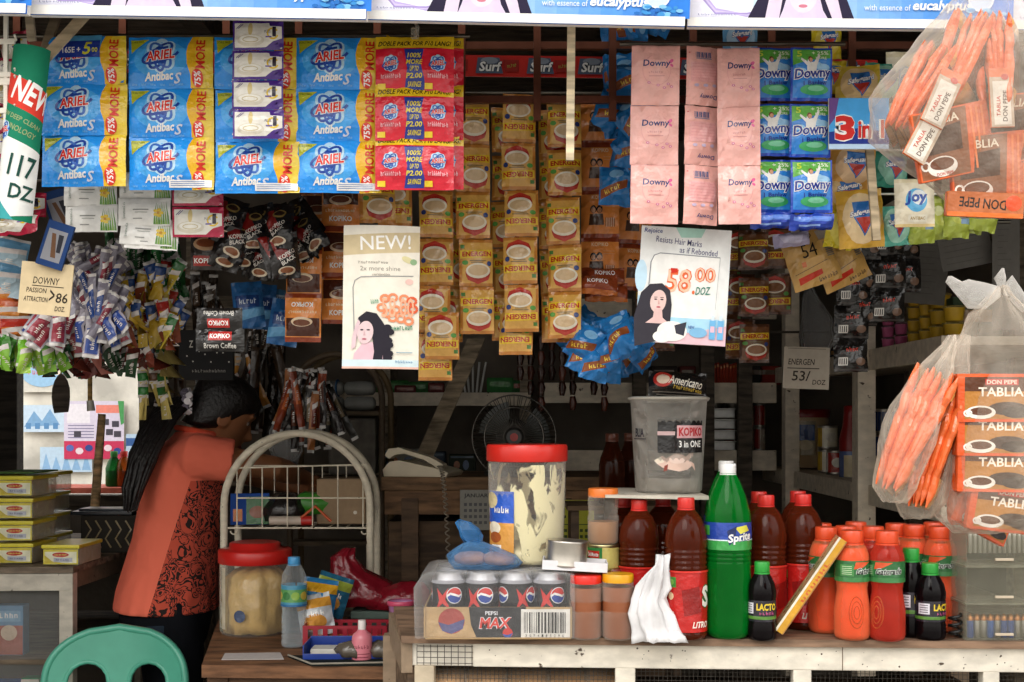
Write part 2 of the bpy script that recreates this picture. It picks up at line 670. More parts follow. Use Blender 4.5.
def downy_pink_art(w=48, h=59):
    a = Art(w, h, '#f6b9b0')
    a.rect(0, 0, w, 1.2, '#e2a49c')
    a.ring(w * .52, h * .42, w * .29, h * .26, .7, '#eca9a6', a0=-60, a1=250)
    a.ell(w * .82, h * .27, 2.6, 1.7, '#e2679a', rot=-.7, n=10)
    a.ell(w * .83, h * .34, 2, 1.3, '#e2679a', rot=.7, n=10)
    a.text('Downy', w * .52, h * .32, w * .56, h * .14, '#2c3a72', shear=.08, bold=.02)
    a.text('~7', w * .5, h * .46, w * .3, 2.6, '#d49090', bold=0)
    a.rect(w * .36, h * .52, w * .68, h * .535, '#d99a98')
    for x, y in ((.55, .68), (.68, .72), (.76, .66), (.83, .7), (.36, .64)):
        a.ell(w * x, h * y, 1.7, 1.3, '#e07fa4', n=8)
        a.ell(w * x, h * y, .6, .6, '#fae0d8', n=6)
    return a


def downy_back_art(w=37, h=59):
    a = Art(w, h, '#f4b4aa')
    a.rect(w * .05, h * .1, w * .1, h * .12, '#e06a6a')
    for i in range(13):
        a.rect(w * (.24 + .035 * i), h * .1, w * (.24 + .035 * i + (.012 + .01 * (i % 3))), h * .2, '#54618c')
    a.rect(w * .24, h * .21, w * .68, h * .225, '#8890a8')
    a.rect(w * .1, h * .28, w * .9, h * .62, '#f0aeac')
    for i in range(6): a.rect(w * .14, h * (.31 + .05 * i), w * .84, h * (.317 + .05 * i), '#e59a9c')
    for i in range(3): a.ell(w * (.25 + .25 * i), h * .68, 2.4, 1.6, '#c9b6d2', n=10)
    a.text('Downy', w * .6, h * .86, w * .5, h * .09, '#3c4a80', rot=PI, bold=.01)
    return a


def downy_blue_art(w=42, h=53):
    a = Art(w, h, '#2148b8')
    a.rect(2, 2, w - 2, h - 3, '#2f86dc')
    a.poly([(2, 2), (w - 2, 2), (w - 2, h * .2), (w * .5, h * .24), (2, h * .34)], '#62b048')
    a.text('+ 25%', w * .7, h * .1, w * .4, 4, '#eaf3d8')
    a.text('MORE', w * .72, h * .2, w * .26, 2.8, '#eaf3d8')
    a.text('5', w * .2, h * .12, 5, 6, '#cfe04a')
    for x, y, r in ((.75, .38, 5), (.2, .45, 4), (.6, .34, 4)): a.ell(w * x, h * y, r * 1.5, r * .7, '#9accf0', n=12)
    a.poly([(w * .4, h * .2), (w * .44, h * .3), (w * .54, h * .28), (w * .66, h * .13), (w * .7, h * .15), (w * .6, h * .36), (w * .58, h * .5), (w * .36, h * .5), (w * .36, h * .36), (w * .22, h * .24), (w * .24, h * .2), (w * .37, h * .29)], '#f0eeea')
    a.ell(w * .45, h * .23, 2.5, 3.1, '#7a4a30', n=10)
    a.ell(w * .46, h * .245, 1.9, 2.4, '#d9a382', n=10)
    a.ell(w * .55, h * .8, w * .34, h * .1, '#3fae6a')
    a.ell(w * .58, h * .78, w * .2, h * .05, '#7fd0a8')
    a.text('Downy', w * .51, h * .52, w * .86, h * .24, '#16308c', rot=-.06, shear=.12, bold=.03, ol=WH, olw=.05)
    a.text('1 Banlaw', w * .56, h * .68, w * .56, 4.4, '#16308c', rot=-.05, bold=.02)
    return a


def energen_art(w=34, h=47, base='#d6a452', side='#bb7a34', cup=True):
    a = Art(w, h, base)
    a.rect(0, 0, w, h * .07, side)
    a.rect(0, h * .93, w, h, side)
    a.poly([(0, h * .07), (w * .1, h * .2), (w * .08, h * .9), (0, h * .93)], side)
    a.rect(w * .04, h * .12, w * .16, h * .2, '#4a7a3a')
    a.poly([(w * .03, h * .24), (w * .98, h * .22), (w * .98, h * .39), (w * .03, h * .41)], '#e0bc2c')
    a.text('ENERGEN', w * .52, h * .315, w * .86, h * .11, '#b01c1c', rot=-.015, bold=.035)
    a.ell(w * .55, h * .72, w * .37, h * .17, '#a8281e')
    a.ell(w * .55, h * .67, w * .36, h * .16, '#e6dcc6')
    a.ell(w * .55, h * .66, w * .3, h * .115, '#d2b48a' if base != '#6e4426' else '#8a5a34')
    a.poly([(w * .2, h * .78), (w * .55, h * .88), (w * .9, h * .78), (w * .86, h * .86), (w * .55, h * .95), (w * .25, h * .86)], '#b8382a')
    a.ell(w * .17, h * .5, w * .09, h * .05, '#5b9a44', n=12)
    a.ell(w * .88, h * .52, w * .07, h * .055, '#2f3f78', n=12)
    a.rect(w * .3, h * .45, w * .78, h * .47, '#7a6a40')
    a.rect(w * .34, h * .49, w * .7, h * .505, '#7a6a40')
    return a


def kopiko_orange_art(w=36, h=48, face=True):
    a = Art(w, h, '#de8840')
    a.rect(0, 0, w, h * .1, '#8a3a1e')
    a.rect(0, h * .92, w, h, '#8a3a1e')
    if face:
        a.text('KOPIKO', w * .5, h * .16, w * .44, 4, '#e9d0b0')
        for x in (.32, .48):
            a.ell(w * x, h * .42, 3.2, 4, '#2c1a12', n=12)
            a.ell(w * x, h * .44, 2.2, 2.8, '#b98058', n=10)
            a.poly([(w * (x - .12), h * .75), (w * (x + .12), h * .75), (w * (x + .09), h * .52), (w * (x - .09), h * .52)], '#4a3020')
        for i in range(9): a.rect(w * (.64 + .028 * i), h * .6, w * (.652 + .028 * i), h * .78, '#efe3d2' if i % 2 else '#4a3626')
        a.rect(w * .58, h * .3, w * .88, h * .31, '#dca880')
        a.rect(w * .58, h * .36, w * .88, h * .37, '#dca880')
    else:
        a.rect(w * .04, h * .12, w * .96, h * .5, '#4a2416')
        a.ell(w * .5, h * .42, w * .3, h * .1, '#d9c0a0')
        a.ell(w * .5, h * .4, w * .24, h * .07, '#6a3a22')
        a.text('~12', w * .5, h * .62, w * .8, 3.5, '#f0d8b0', shear=.2, bold=.01)
        a.text('KOPIKO', w * .5, h * .78, w * .6, 5, WH, bold=.03)
    return a


def kopiko_black_art(w=44, h=22):
    a = Art(w, h, '#191716')
    a.rect(w * .27, h * .1, w * .75, h * .5, '#b02420')
    a.text('KOPIKO', w * .51, h * .3, w * .42, h * .22, WH, bold=.03)
    a.text('Brown Coffee', w * .51, h * .74, w * .66, h * .24, '#d8d4cc', bold=.01)
    return a


def black_coffee_art(w=30, h=46):
    a = Art(w, h, '#171313')
    a.poly([(0, h * .1), (w * .3, h * .1), (w * .62, h * .55), (w * .2, h * .6)], '#7c1a16')
    a.ell(w * .55, h * .22, w * .22, h * .1, '#8a7440')
    a.ell(w * .55, h * .21, w * .16, h * .065, '#2c1a10')
    a.text('KOPIKO', w * .5, h * .5, w * .6, 4.5, '#e8e0d8', rot=-.5)
    a.text('BLACK', w * .54, h * .62, w * .5, 4, '#e8e0d8', rot=-.5)
    a.ell(w * .5, h * .84, w * .3, h * .09, '#d9c9b0')
    a.ell(w * .5, h * .83, w * .23, h * .06, '#8a5434')
    return a


def soap_art(w=46, h=40, base='#d8b83c', mid='#e8c890'):
    a = Art(w, h, base)
    a.ell(w * .5, h * .5, w * .42, h * .44, mid)
    a.poly([(w * .3, h * .22), (w * .72, h * .22), (w * .74, h * .5), (w * .52, h * .82), (w * .3, h * .5)], '#2f6fb8')
    a.poly([(w * .34, h * .5), (w * .7, h * .5), (w * .52, h * .78)], '#b83428')
    a.text('Safeguard', w * .52, h * .42, w * .58, 6.5, WH, rot=-.15, shear=.2, bold=.03, ol='#234a94', olw=.05)
    return a


def joy_art(w=40, h=48):
    a = Art(w, h, '#efe6cc')
    a.rect(0, 0, w, h * .08, '#e4d8b4')
    a.ell(w * .5, h * .46, w * .27, h * .25, '#5fb4e4')
    a.ell(w * .56, h * .4, w * .18, h * .16, '#e8eef0')
    a.text('Joy', w * .5, h * .42, w * .54, h * .3, '#1d4aa4', shear=.1, bold=.04)
    a.rect(w * .3, h * .76, w * .78, h * .9, '#f6f0dc')
    a.text('ANTIBAC', w * .54, h * .83, w * .38, 3, '#b89a58')
    a.rect(0, h * .94, w, h, '#e4cc90')
    return a


def surf_art(n):
    a = Art(52 * n, 22, '#b5261e')
    for i in range(n):
        x = 52 * i
        a.poly([(x + 8, 3), (x + 30, 3), (x + 34, 19), (x + 6, 19)], '#4a5468')
        a.poly([(x + 34, 5), (x + 50, 5), (x + 50, 17), (x + 36, 17)], '#8a2018')
        a.ell(x + 20, 6, 9, 3.5, '#77808c', n=12)
        a.text('Surf', x + 21, 12, 22, 10, '#d8d8d4', shear=.15, bold=.03, ol='#20242c', olw=.06)
        a.text('~5', x + 43, 11, 10, 4, '#7f8a34', rot=-.15, bold=.02)
    return a


def tablia_art(w=70, h=42):
    a = Art(w, h, '#e0581f')
    a.rect(w * .09, h * .06, w * .97, h * .94, '#5a3018')
    a.rect(w * .09, h * .36, w * .97, h * .94, '#b5772a')
    a.rect(w * .36, h * .1, w * .8, h * .23, '#c22f22')
    a.text('DON PEPE', w * .58, h * .165, w * .4, h * .09, '#f0e4d0')
    a.text('TABLIA', w * .57, h * .37, w * .6, h * .19, '#f4ead8', bold=.02)
    a.ell(w * .66, h * .72, w * .26, h * .14, '#3a2014')
    a.ell(w * .78, h * .8, w * .2, h * .12, '#2a160e')
    a.ell(w * .3, h * .8, w * .2, h * .14, '#ece4d8')
    a.ell(w * .3, h * .78, w * .15, h * .085, '#5a2f18')
    a.ring(w * .13, h * .82, w * .05, h * .06, 1.6, '#ece4d8', n=12)
    return a


def donpepe_art(w=72, h=60):
    a = Art(w, h, '#d8602a')
    a.poly([(w * .02, h * .02), (w * .72, h * .02), (w * .66, h * .98), (w * .02, h * .98)], '#8a5230')
    a.poly([(w * .1, h * .3), (w * .62, h * .22), (w * .6, h * .62), (w * .1, h * .64)], '#4a2c1c')
    a.text('TABLIA', w * .36, h * .14, w * .5, h * .12, '#e8d8c0', bold=.02)
    a.ell(w * .3, h * .82, w * .2, h * .15, '#efe6da')
    a.ell(w * .3, h * .78, w * .16, h * .09, '#6a3a1e')
    a.ring(w * .08, h * .78, w * .05, h * .06, 1.8, '#efe6da', n=12)
    a.text('DON PEPE', w * .32, h * .93, w * .22, 3, '#b83424')
    for i in range(3): a.stroke([(w * (.78 + .07 * i), h * .05), (w * (.75 + .07 * i), h * .95)], 2, '#e87a3c')
    return a


def woman(a, x, y, k, hair='#221c24', side=1, wavy=False):
    """generic long-haired woman on a poster: x, y the chin, k the head height"""
    a.poly([(x - k * .75 * side, y - k * .75), (x - k * .4 * side, y - k * 1.12), (x + k * .1 * side, y - k * 1.18), (x + k * .45 * side, y - k * .9), (x + k * .55 * side, y - k * .3), (x + k * .5 * side, y + k * 1.1), (x - k * .9 * side, y + k * 1.5), (x - k * 1.0 * side, y + k * .3)], hair)
    a.ell(x - k * .02 * side, y - k * .42, k * .33, k * .48, '#e2c2bc', rot=.15 * side)
    a.poly([(x - k * .16, y - .1 * k), (x + k * .16, y - .1 * k), (x + k * .2, y + k * .25), (x + k * .5, y + k * .5), (x - k * .5, y + k * .5), (x - k * .2, y + k * .25)], '#dcb8b4')
    for q in (-.13, .13):
        a.ell(x + q * k, y - k * .5, k * .07, k * .03, '#2c2024', n=8)
        a.stroke([(x + (q - .07) * k, y - k * .58), (x + (q + .07) * k, y - k * .59)], k * .025, '#3a2a2a')
    a.poly([(x, y - k * .5), (x + k * .05, y - k * .3), (x - k * .03, y - k * .3)], '#cfa29c')
    a.ell(x, y - k * .18, k * .09, k * .035, '#b85a64', n=10)
# ------------------------------------------------------------------ the setting
def shell():
    b = B().box((-.3, 3.55, -.03), (3.9, 3.3, .06), K('#5a5148', 'wall'))
    struct(b.build('floor'))
    b = B().box((0, 1.5, -.09), (26, 24, .06), K('#8d8880', 'wall'))
    o = struct(b.build('ground'))
    b = B()
    for i in range(16):
        b.box((-.3, 2.1 + .2 * i, 2.52), (4.0, .196, .04), K('#4c4238', 'wood'), .004)
    for i in range(4):
        b.box((-1.9 + 1.05 * i, 3.6, 2.47), (.06, 3.1, .07), K('#3c332b', 'wood'))
    struct(b.build('ceiling'))
    b = B().box((-.3, 2.0, 2.585), (4.6, .5, .03), K('#8a8a86', 'matte'))
    tag(struct(b.build('roof')))
    wl = K('#6b6258', 'wall')
    struct(B().box((1.5, 3.6, 1.25), (.08, 3.0, 2.5), wl).build('wall_right'))
    struct(B().box((-2.14, 3.6, 1.25), (.08, 3.0, 2.5), wl).build('wall_left'))
    b = B()
    b.box((0.03, 5.06, 1.25), (3.0, .08, 2.5), wl)
    b.box((-1.82, 5.06, .53), (.7, .08, 1.06), wl)
    b.box((-1.82, 5.06, 2.1), (.7, .08, .8), wl)
    b.box((-2.09, 5.06, 1.4), (.15, .08, .72), wl)
    struct(b.build('wall_back'))
    b = B()
    b.box((-2.0, 4.99, 1.4), (.075, .07, .76), K('#2e2822', 'wood'), .004)
    b.box((-1.45, 4.99, 1.4), (.06, .07, .76), K('#2e2822', 'wood'), .004)
    b.box((-1.7, 4.99, 1.06), (.56, .08, .045), K('#4a4136', 'wood'), .004)
    struct(b.build('window_1'))
    struct(B().box((-2.0, 6.55, 1.1), (3.6, .12, 2.2), K('#d9d4c8', 'wall')).build('wall_outside'))
    return


shell()

# posters glued on the bright wall outside the back opening
a = Art(60, 58, '#d8cfe0')
a.rect(0, 40, 60, 58, '#c83a5c')
a.rect(3, 3, 26, 22, '#e9e4ea'); a.rect(32, 4, 56, 12, '#e88a7a')
for i in range(5): a.rect(4, 24 + 3 * i, 30, 25 + 3 * i, '#8a84a0')
for x, y in ((38, 18), (48, 20), (42, 28), (10, 30), (50, 30)): a.rect(x, y, x + 7, y + 6, '#4a4650')
for i in range(6): a.ell(6 + 9.5 * i, 47 + 3 * (i % 2), 4, 3.4, ('#5a6ab0', '#e6d0d8', '#3a4a8c')[i % 3], n=10)
a.poly([(54, 0), (60, 0), (60, 22), (57, 24)], '#4f9a5a')
board('phone_poster', 'pale poster with a pink lower edge on the bright wall outside', 'poster', a, 94, 401, 6.46, th=.004)
a = Art(44, 27, '#c9dcec')
a.poly([(4, 22), (14, 6), (22, 16), (30, 4), (40, 20)], '#7fa9cf')
for i in range(4): a.rect(6 + 9 * i, 18, 11 + 9 * i, 24, '#5f8fbd')
board('ice_poster', 'faded blue and white poster on the outside wall beside the dark post', 'poster', a, 42, 405, 6.46)
a = Art(52, 25, '#bcd3e6')
for i in range(5): a.poly([(2 + 10 * i, 23), (6 + 10 * i, 6 + 3 * (i % 2)), (11 + 10 * i, 23)], '#8db4d8')
board('ice_poster', 'low faded blue poster below the pink edged poster outside', 'poster', a, 66, 447, 6.465)
a = Art(42, 30, None)
a.ell(21, 10, 21, 15, '#9cc4e2'); a.text('~6', 19, 10, 24, 6, '#d06a7a', bold=.02); a.ell(36, 5, 8, 8, '#e8d8c4')
board('oval_sign', 'oval pale blue paper sign at the top of the bright outside wall', 'sign', a, 42, 362, 6.47, th=.003)
a = Art(18, 32, '#b8cfe2')
a.rect(0, 4, 18, 12, '#3b5f96'); a.rect(3, 16, 15, 28, '#d9e2ea')
board('calling_card_poster', 'narrow blue poster on the outside wall behind the ponytail', 'poster', a, 135, 434, 6.46)

# ------------------------------------------------------------------ banner boards along the eave
def banner(x0, x1, y0b, y1b, label, cut=0):
    w, h = 320, 62
    a = Art(w, h, '#3a74cf')
    n = 12
    for i in range(n):
        t = i / (n - 1)
        c = (int(0xcfe0f2 * 0 + 200 - 150 * t), int(222 - 96 * t), int(242 - 24 * t))
        a.rect(60 + i * 22, 0, 60 + (i + 1) * 22 + .5, h - 8, '#%02x%02x%02x' % c)
    a.rect(0, 0, 66, h - 8, '#e7e6f2')
    for i in range(3):
        a.stroke([(6 + 4 * i, 18 + 7 * i), (28, 44 + 2 * i), (60, 50 - i), (78, 44)], 3 - .6 * i, ('#b9a8dc', '#cfc2e6', '#a796cf')[i])
    # woman washing her hair, head cut by the frame
    a.poly([(60, h - 8), (72, 30), (84, 8), (92, 0), (136, 0), (146, 10), (160, 34), (168, h - 8)], '#26203a')
    a.poly([(92, h - 8), (96, 44), (102, 22), (130, 22), (136, 44), (142, h - 8)], '#d7c8e2')
    a.ell(116, 26, 15, 21, '#e6d6e4')
    a.ell(116, 40, 4.5, 1.8, '#c8788c', n=12)
    a.ell(109, 22, 3, 1.2, '#3a2c40', n=10); a.ell(123, 22, 3, 1.2, '#3a2c40', n=10)
    a.poly([(78, h - 8), (84, 20), (96, 10), (101, 16), (95, 34), (92, h - 8)], '#dccbe0')
    a.poly([(156, h - 8), (147, 20), (136, 8), (131, 15), (138, 34), (146, h - 8)], '#dccbe0')
    for q in range(4):
        a.stroke([(92 + 2.6 * q, 18), (97 + 2.8 * q, 6 - q)], 2.2, '#e6d8e6')
        a.stroke([(139 - 2.6 * q, 16), (133 - 2.8 * q, 4 - q)], 2.2, '#e6d8e6')
    a.text('with essence of', 200, 41, 46, 6, '#e6ecf6', bold=.005)
    a.text('eucalyptus', 254, 40, 58, 13, WH, shear=.2, bold=.03)
    a.ell(292, 32, 12, 12, '#c9d8f0'); a.ring(292, 32, 12, 12, 1.5, '#e6eef8')
    rr = random.Random(3)
    for i in range(22):
        a.ell(268 + rr.uniform(0, 48), 48 + rr.uniform(-5, 4), rr.uniform(2, 5), rr.uniform(1.5, 3), ('#3f8fd0', '#7fbce6', '#2a6cb8')[i % 3], n=7)
    a.rect(0, h - 9, w, h, '#f0eee8')
    a.text('~12', 30, h - 12, 40, 2.2, '#9a9ab8', bold=0)
    D0, D1 = 2.02, 1.985
    P0, P1 = W(x0, y0b, D0), W(x1, y1b, D1)
    L = (P1 - P0).length
    s = L / w
    o = board('banner_board', label, 'banner', a, 0, 0, 2, s=s, th=.012, edge='#e8e6e0')
    ang = math.atan2(P1.y - P0.y, P1.x - P0.x)
    tilt = math.asin((P1.z - P0.z) / L)
    o.rotation_euler = (0, -tilt, ang)
    o.location = (P0 + P1) / 2 + Vector((math.sin(-tilt) * h * s * -1, 0, h * s))
    return o


banner(-286, 32, 8, 14, 'shampoo banner board cut off above the green price card')
banner(34, 371, 15, 20, 'shampoo banner board above the blue detergent sachets')
banner(372, 690, 20, 27, 'shampoo banner board above the tan slat')
banner(691, 1012, 27, 30, 'shampoo banner board above the blue softener sachets')
banner(1013, 1334, 30, 35, 'shampoo banner board running out above the hanging bag')

# rafter the boards are nailed to, slats, grille, rods
b = B().box((.0, 2.05, 2.2), (4.2, .05, .18), K('#5a4c3e', 'wood'), .004)
tag(b.build('roof_beam'), 'long wooden beam behind the shampoo banner boards', 'beam', kind='structure')


def slat(pts, w, col, label, th=.008, D=2.15):
    q = [W(x, y, D) for x, y in pts]
    d = (q[1] - q[0]).normalized()
    n = d.cross(Vector((0, 1, 0))).normalized() * (w * S(D) / 2)
    poly = [q[0] + n, q[1] + n, q[1] - n, q[0] - n]
    c = sum(poly, Vector()) / 4
    b = B().prism([(p.x - c.x, p.z - c.z) for p in poly], 0, th, K(col, 'wood'))
    return tag(b.build('wooden_brace', None, c), label, 'brace')


slat([(571.5, 18), (570, 160)], 8, '#cbbb9c', 'tan upright slat hanging alone below the banner boards', D=2.12)
slat([(88, 10), (44, 58)], 10, '#b5a284', 'tan slanted brace above the first blue detergent strip', D=2.16)
slat([(58, 8), (40, 62)], 9, '#7a6b56', 'darker slanted brace behind the tan one', D=2.2)
slat([(28, 8), (31, 40)], 8, '#b0a088', 'short pale slat above the green price card', D=2.16)
slat([(247, 10), (246, 42)], 9, '#b5a68a', 'short pale slat above the purple bordered sachets', D=2.28)
slat([(866, 96), (877, 240)], 8, '#b3a184', 'tan upright slat between the yellow soaps and the dish soap packet', D=2.24)

g = thing('window_grille', 'rusty brown iron grille high behind the hanging sachets', 'grille', W(540, 45, 2.42))
for y in (46, 100):
    b = B().box((0, 0, -(y - 45) * S(2.42)), (2.6, .012, .014), K('#6a4234', 'metal'))
    b.build('crossbar', g)
for x in (20, 125, 228, 300, 378, 462, 537, 612, 692, 770, 850):
    b = B().box(((x - 540) * S(2.42), -.012, .03), (.014, .01, .36), K('#6a4234', 'metal'))
    b.build('bar', g)


def rod(x0, x1, y, D, label, col='#6a655c', r=.004):
    p, q = W(x0, y, D), W(x1, y, D)
    return tag(B().tube([(0, 0, 0), q - p], r, K(col, 'metal')).build('hanging_rod', None, p), label, 'rod')


rod(-40, 470, 36, 2.23, 'thin metal rod the blue detergent strips hang from')
rod(620, 845, 44, 2.23, 'thin metal rod the pink and blue softener strips hang from')
rod(-40, 420, 180, 2.42, 'thin rod behind the detergent strips holding the lower sachets')
rod(395, 650, 93, 2.6, 'thin rod the cereal drink strips hang from')
rod(640, 800, 222, 3.0, 'thin rod the brown cereal drink strips hang from')
rod(800, 1010, 150, 2.4, 'upper white wire among the soap packets', '#dcd8d0', .0025)
rod(800, 1010, 194, 2.4, 'lower white wire among the soap packets', '#dcd8d0', .0025)
rod(760, 1010, 222, 2.6, 'thin rod holding the black sachets beside the soaps', '#5a564e')

a = surf_art(16)
o = board('detergent_bunting', 'red paper strip of repeated detergent logos high behind the sachets', 'bunting', a, 470, 55, 2.6, th=.002, s=S(2.6) * .98, rot=(0, .012, 0))

# ------------------------------------------------------------------ detergent strips
D = 2.2
s = S(D)
mA = [sachet('detergent_sachet', ariel_art(), s, .007, '#3a86c8', seed=i) for i in range(3)]
mA1 = sachet('detergent_sachet', ariel_art(h=48, sticker=True, first=True), s, .006, '#3a86c8', seed=5)
mAL = sachet('detergent_sachet', ariel_art(label=True), s, .008, '#3a86c8', seed=9, wr=.002)
G = 'blue detergent strips'
r = strip('detergent_strip', 'blue and yellow detergent strip with a dark blue sticker across its top sachet', 85, 37, D, [mA1, mA[0], mA[1]], 50, 3, 'detergent', G)
r.children[1].location.z = -47 * s; r.children[2].location.z = -98 * s
strip('detergent_strip', 'blue and yellow detergent strip between the stickered one and the purple bordered sachets', 171, 37, D, [mA[1], mA[2], mAL], 50.5, 3, 'detergent', G)
strip('detergent_strip', 'blue and yellow detergent strip half covered by purple bordered sachets', 258, 38, D, [mA[2], mA[0], mAL], 52, 3, 'detergent', G)
strip('detergent_strip', 'blue and yellow detergent strip next to the red double pack strip', 339, 38, D, [mA[0], mA[1], mAL], 51.5, 3, 'detergent', G)
mC = [sachet('cream_sachet', cream_art(), S(2.15), .004, '#c8c4bc', seed=i) for i in range(2)]
strip('cream_sachet_strip', 'purple bordered white conditioner sachets in front of a blue detergent strip', 258, 21, 2.15, mC, 29.6, 4, 'conditioner')
mR = [sachet('detergent_sachet', red_ariel_art(), s, .007, '#c0303a', seed=i) for i in range(3)]
b2 = strip('double_pack_strip', 'red detergent strip partly hidden behind the front red double pack strip', 425, 36, 2.23, mR[::-1], 49, 3, 'detergent')
r = strip('double_pack_strip', 'red double pack detergent strip with yellow bands in front', 415, 37, D - .01, mR, 48.5, 3, 'detergent')
B().tube([(0, .0, 0), (.004, .01, .02), (-.004, .02, .038)], .003, K('#d8d0c0', 'film')).box((0, 0, .006), (.014, .01, .02), K('#d8d0c0', 'film'), .003).build('plastic_tie', r)

# lower row under the detergent
mW = [sachet('aloe_sachet', aloe_art(), S(2.3), .004, '#e0ded8', seed=i) for i in range(2)]
strip('aloe_sachet_strip', 'white shampoo sachets with aloe leaves below the stickered detergent strip', 91, 178, 2.3, mW, 26, 2, '~7')
r = strip('aloe_sachet_strip', 'white shampoo sachets with aloe leaves beside the red bordered sachets', 145, 172, 2.3, mW, 26, 2, '~7')
for i, mm in enumerate((mW[0], mW[1])): link('sachet', mm, r, (.008 * i + .004, .006 + .004 * i, -(46 + 4 * i) * S(2.3)), (-.2, .05, .05 + .04 * i))
mP = [sachet('cream_sachet', cream_art('#b5284a', 51, 30), S(2.3), .004, '#c8c4bc', seed=4)]
strip('cream_sachet_strip', 'red bordered white conditioner sachets beside the aloe sachets', 198, 176, 2.3, mP, 31, 2, 'conditioner')
# pink packs at the street corner
mK = sachet('pink_sachet', cream_art('#b8304e', 42, 28), S(2.25), .008, '#a82848', seed=3, wr=.003)
strip('pink_sachet_strip', 'crumpled pink sachets hanging behind the green price card', 12, 32, 2.3, [mK], 26, 7, 'conditioner', jig=.2)
mK2 = sachet('pink_sachet', cream_art('#b22440', 60, 24), S(2.3), .01, '#a82848', seed=8, wr=.004)
strip('pink_sachet_strip', 'shiny red sachets low beneath the green price card', 18, 192, 2.32, [mK2], 21, 2, 'conditioner', jig=.15)

# white hook rack at the corner
g = thing('hook_rack', 'white wire hook rack in front of the pink sachets', 'rack', W(6, 0, 2.1))
B().box((0, 0, -.1), (.007, .006, .24), K('#dcd6c8', 'plastic'), .001).build('upright', g)
for y in (42, 75, 82, 111):
    b = B().box((.002, -.002, -y * S(2.1)), (.028, .004, .009 if y != 82 else .012), K('#dcd6c8', 'plastic'), .001)
    b.tube([(.016, -.004, -y * S(2.1)), (.022, -.012, -y * S(2.1)), (.022, -.02, -y * S(2.1) + .006)], .0018, K('#dcd6c8', 'plastic'), 6)
    b.build('hook', g)

# green price card, bottle shaped
a = Art(62, 176, '#127a5a')
a.poly([(0, 22), (62, 44), (62, 74), (0, 52)], '#d23a2c')
a.text('NEW', 48, 50, 46, 24, WH, rot=.34, bold=.03)
a.text('NEW DEEP CLEAN', 34, 74, 48, 5, '#8fa070', rot=.34); a.text('TECHNOLOGY', 32, 84, 44, 6, '#8fa070', rot=.34)
a.poly([(0, 84), (62, 106), (62, 168), (22, 176), (0, 176)], '#e3e3df')
a.poly([(0, 140), (24, 158), (40, 176), (0, 176)], '#3a9a9c')
ariel_logo(a, 17, 86, .62)
a.text('117', 43, 122, 26, 22, '#17453c', rot=.12, bold=.02)
a.text('DZ.', 46, 148, 26, 15, '#17453c', rot=.1, bold=.02)
pr = .031
a.paper()
b = B()
ps = S(2.08)
pm = lambda x, y, off: Vector(((pr + off) * math.sin((x - 34) * ps / pr), -(pr + off) * math.cos((x - 34) * ps / pr) + pr, -y * ps))
a.emit(b, pm, 24, 1)
vs = [pm(62 * i / 24, y, t) for i in range(25) for y in (0, 176) for t in (-.004, -.0005)]
fs = []
for i in range(24):
    k = i * 4
    fs += [(k, k + 2, k + 6, k + 4), (k, k + 4, k + 5, k + 1), (k + 2, k + 3, k + 7, k + 6), (k + 1, k + 5, k + 7, k + 3)]
b.add(vs, fs, K('#2a8a6a', 'paper'), True)
o = b.build('price_card', None, W(26, 44, 2.08), (0, .11, 0))
tag(o, 'green and white bottle shaped price card with a red corner', 'price card')

# ------------------------------------------------------------------ softener strips
D = 2.2
mD = [sachet('softener_sachet', downy_pink_art(), s, .005, '#e8b4aa', seed=i) for i in range(3)]
mDb = [sachet('softener_sachet', downy_back_art(), s, .005, '#e8b4aa', seed=i + 4) for i in range(2)]
mDn = [sachet('softener_sachet', downy_pink_art(42, 59), s, .005, '#e8b4aa', seed=i + 7) for i in range(2)]
strip('softener_strip', 'wide pink softener strip hanging alone between tan slat and the double pink strips', 656, 46, D, mD, 59.5, 3, 'softener', rot=(0, .012, 0))
strip('softener_strip', 'pink softener strip turned to show its barcodes', 704, 47, D + .01, mDb, 59.5, 3, 'softener', rot=(0, .02, .25))
strip('softener_strip', 'pink softener strip overlapping the blue softener strip', 738, 48, D - .015, mDn, 58.5, 3, 'softener', rot=(0, -.012, -.06))
mB = [sachet('softener_sachet', downy_blue_art(), s, .006, '#2448b0', seed=i) for i in range(3)]
for x, l in ((772, 'blue softener strip tucked behind the pink one'), (811, 'blue softener strip beside the yellow soap packets')):
    r = strip('blue_softener_strip', l, x, 48, D if x > 800 else D + .02, mB, 56, 3, 'softener')
    a = Art(44, 17, '#2340a8'); a.rect(3, 2, 41, 6, '#5f86dc'); a.rect(8, 9, 30, 11, '#8fb0ec')
    link('folded_sachet', sachet('folded_sachet', a, s, .007, '#2448b0', wr=.003, ny=4), r, (0, -.012, -167 * s), (.5, 0, .05))

# bright 3-in-1 sign
a = Art(60, 51, '#4aa4e4')
a.poly([(0, 0), (10, 0), (6, 20), (0, 28)], '#6b4a8a')
a.poly([(0, 34), (30, 30), (60, 34), (60, 51), (0, 51)], '#26388c')
a.rect(0, 46, 60, 51, '#b8d4ee')
a.text('3', 16, 30, 20, 25, '#d0302c', bold=.04, ol=WH, olw=.08)
a.text('in 1', 42, 31, 26, 18, '#d0302c', bold=.03, ol=WH, olw=.07)
board('shampoo_sign', 'blue printed sign with a big red numeral among the soaps', 'sign', a, 859, 98, 2.18, th=.006)

# ------------------------------------------------------------------ soaps and dish soap packets
def soap(px, py, D, mesh, label, rot=(0, 0, 0), cat='soap', name='soap_packet'):
    o = link(name, mesh, None, W(px, py, D), rot)
    return tag(o, label, cat)


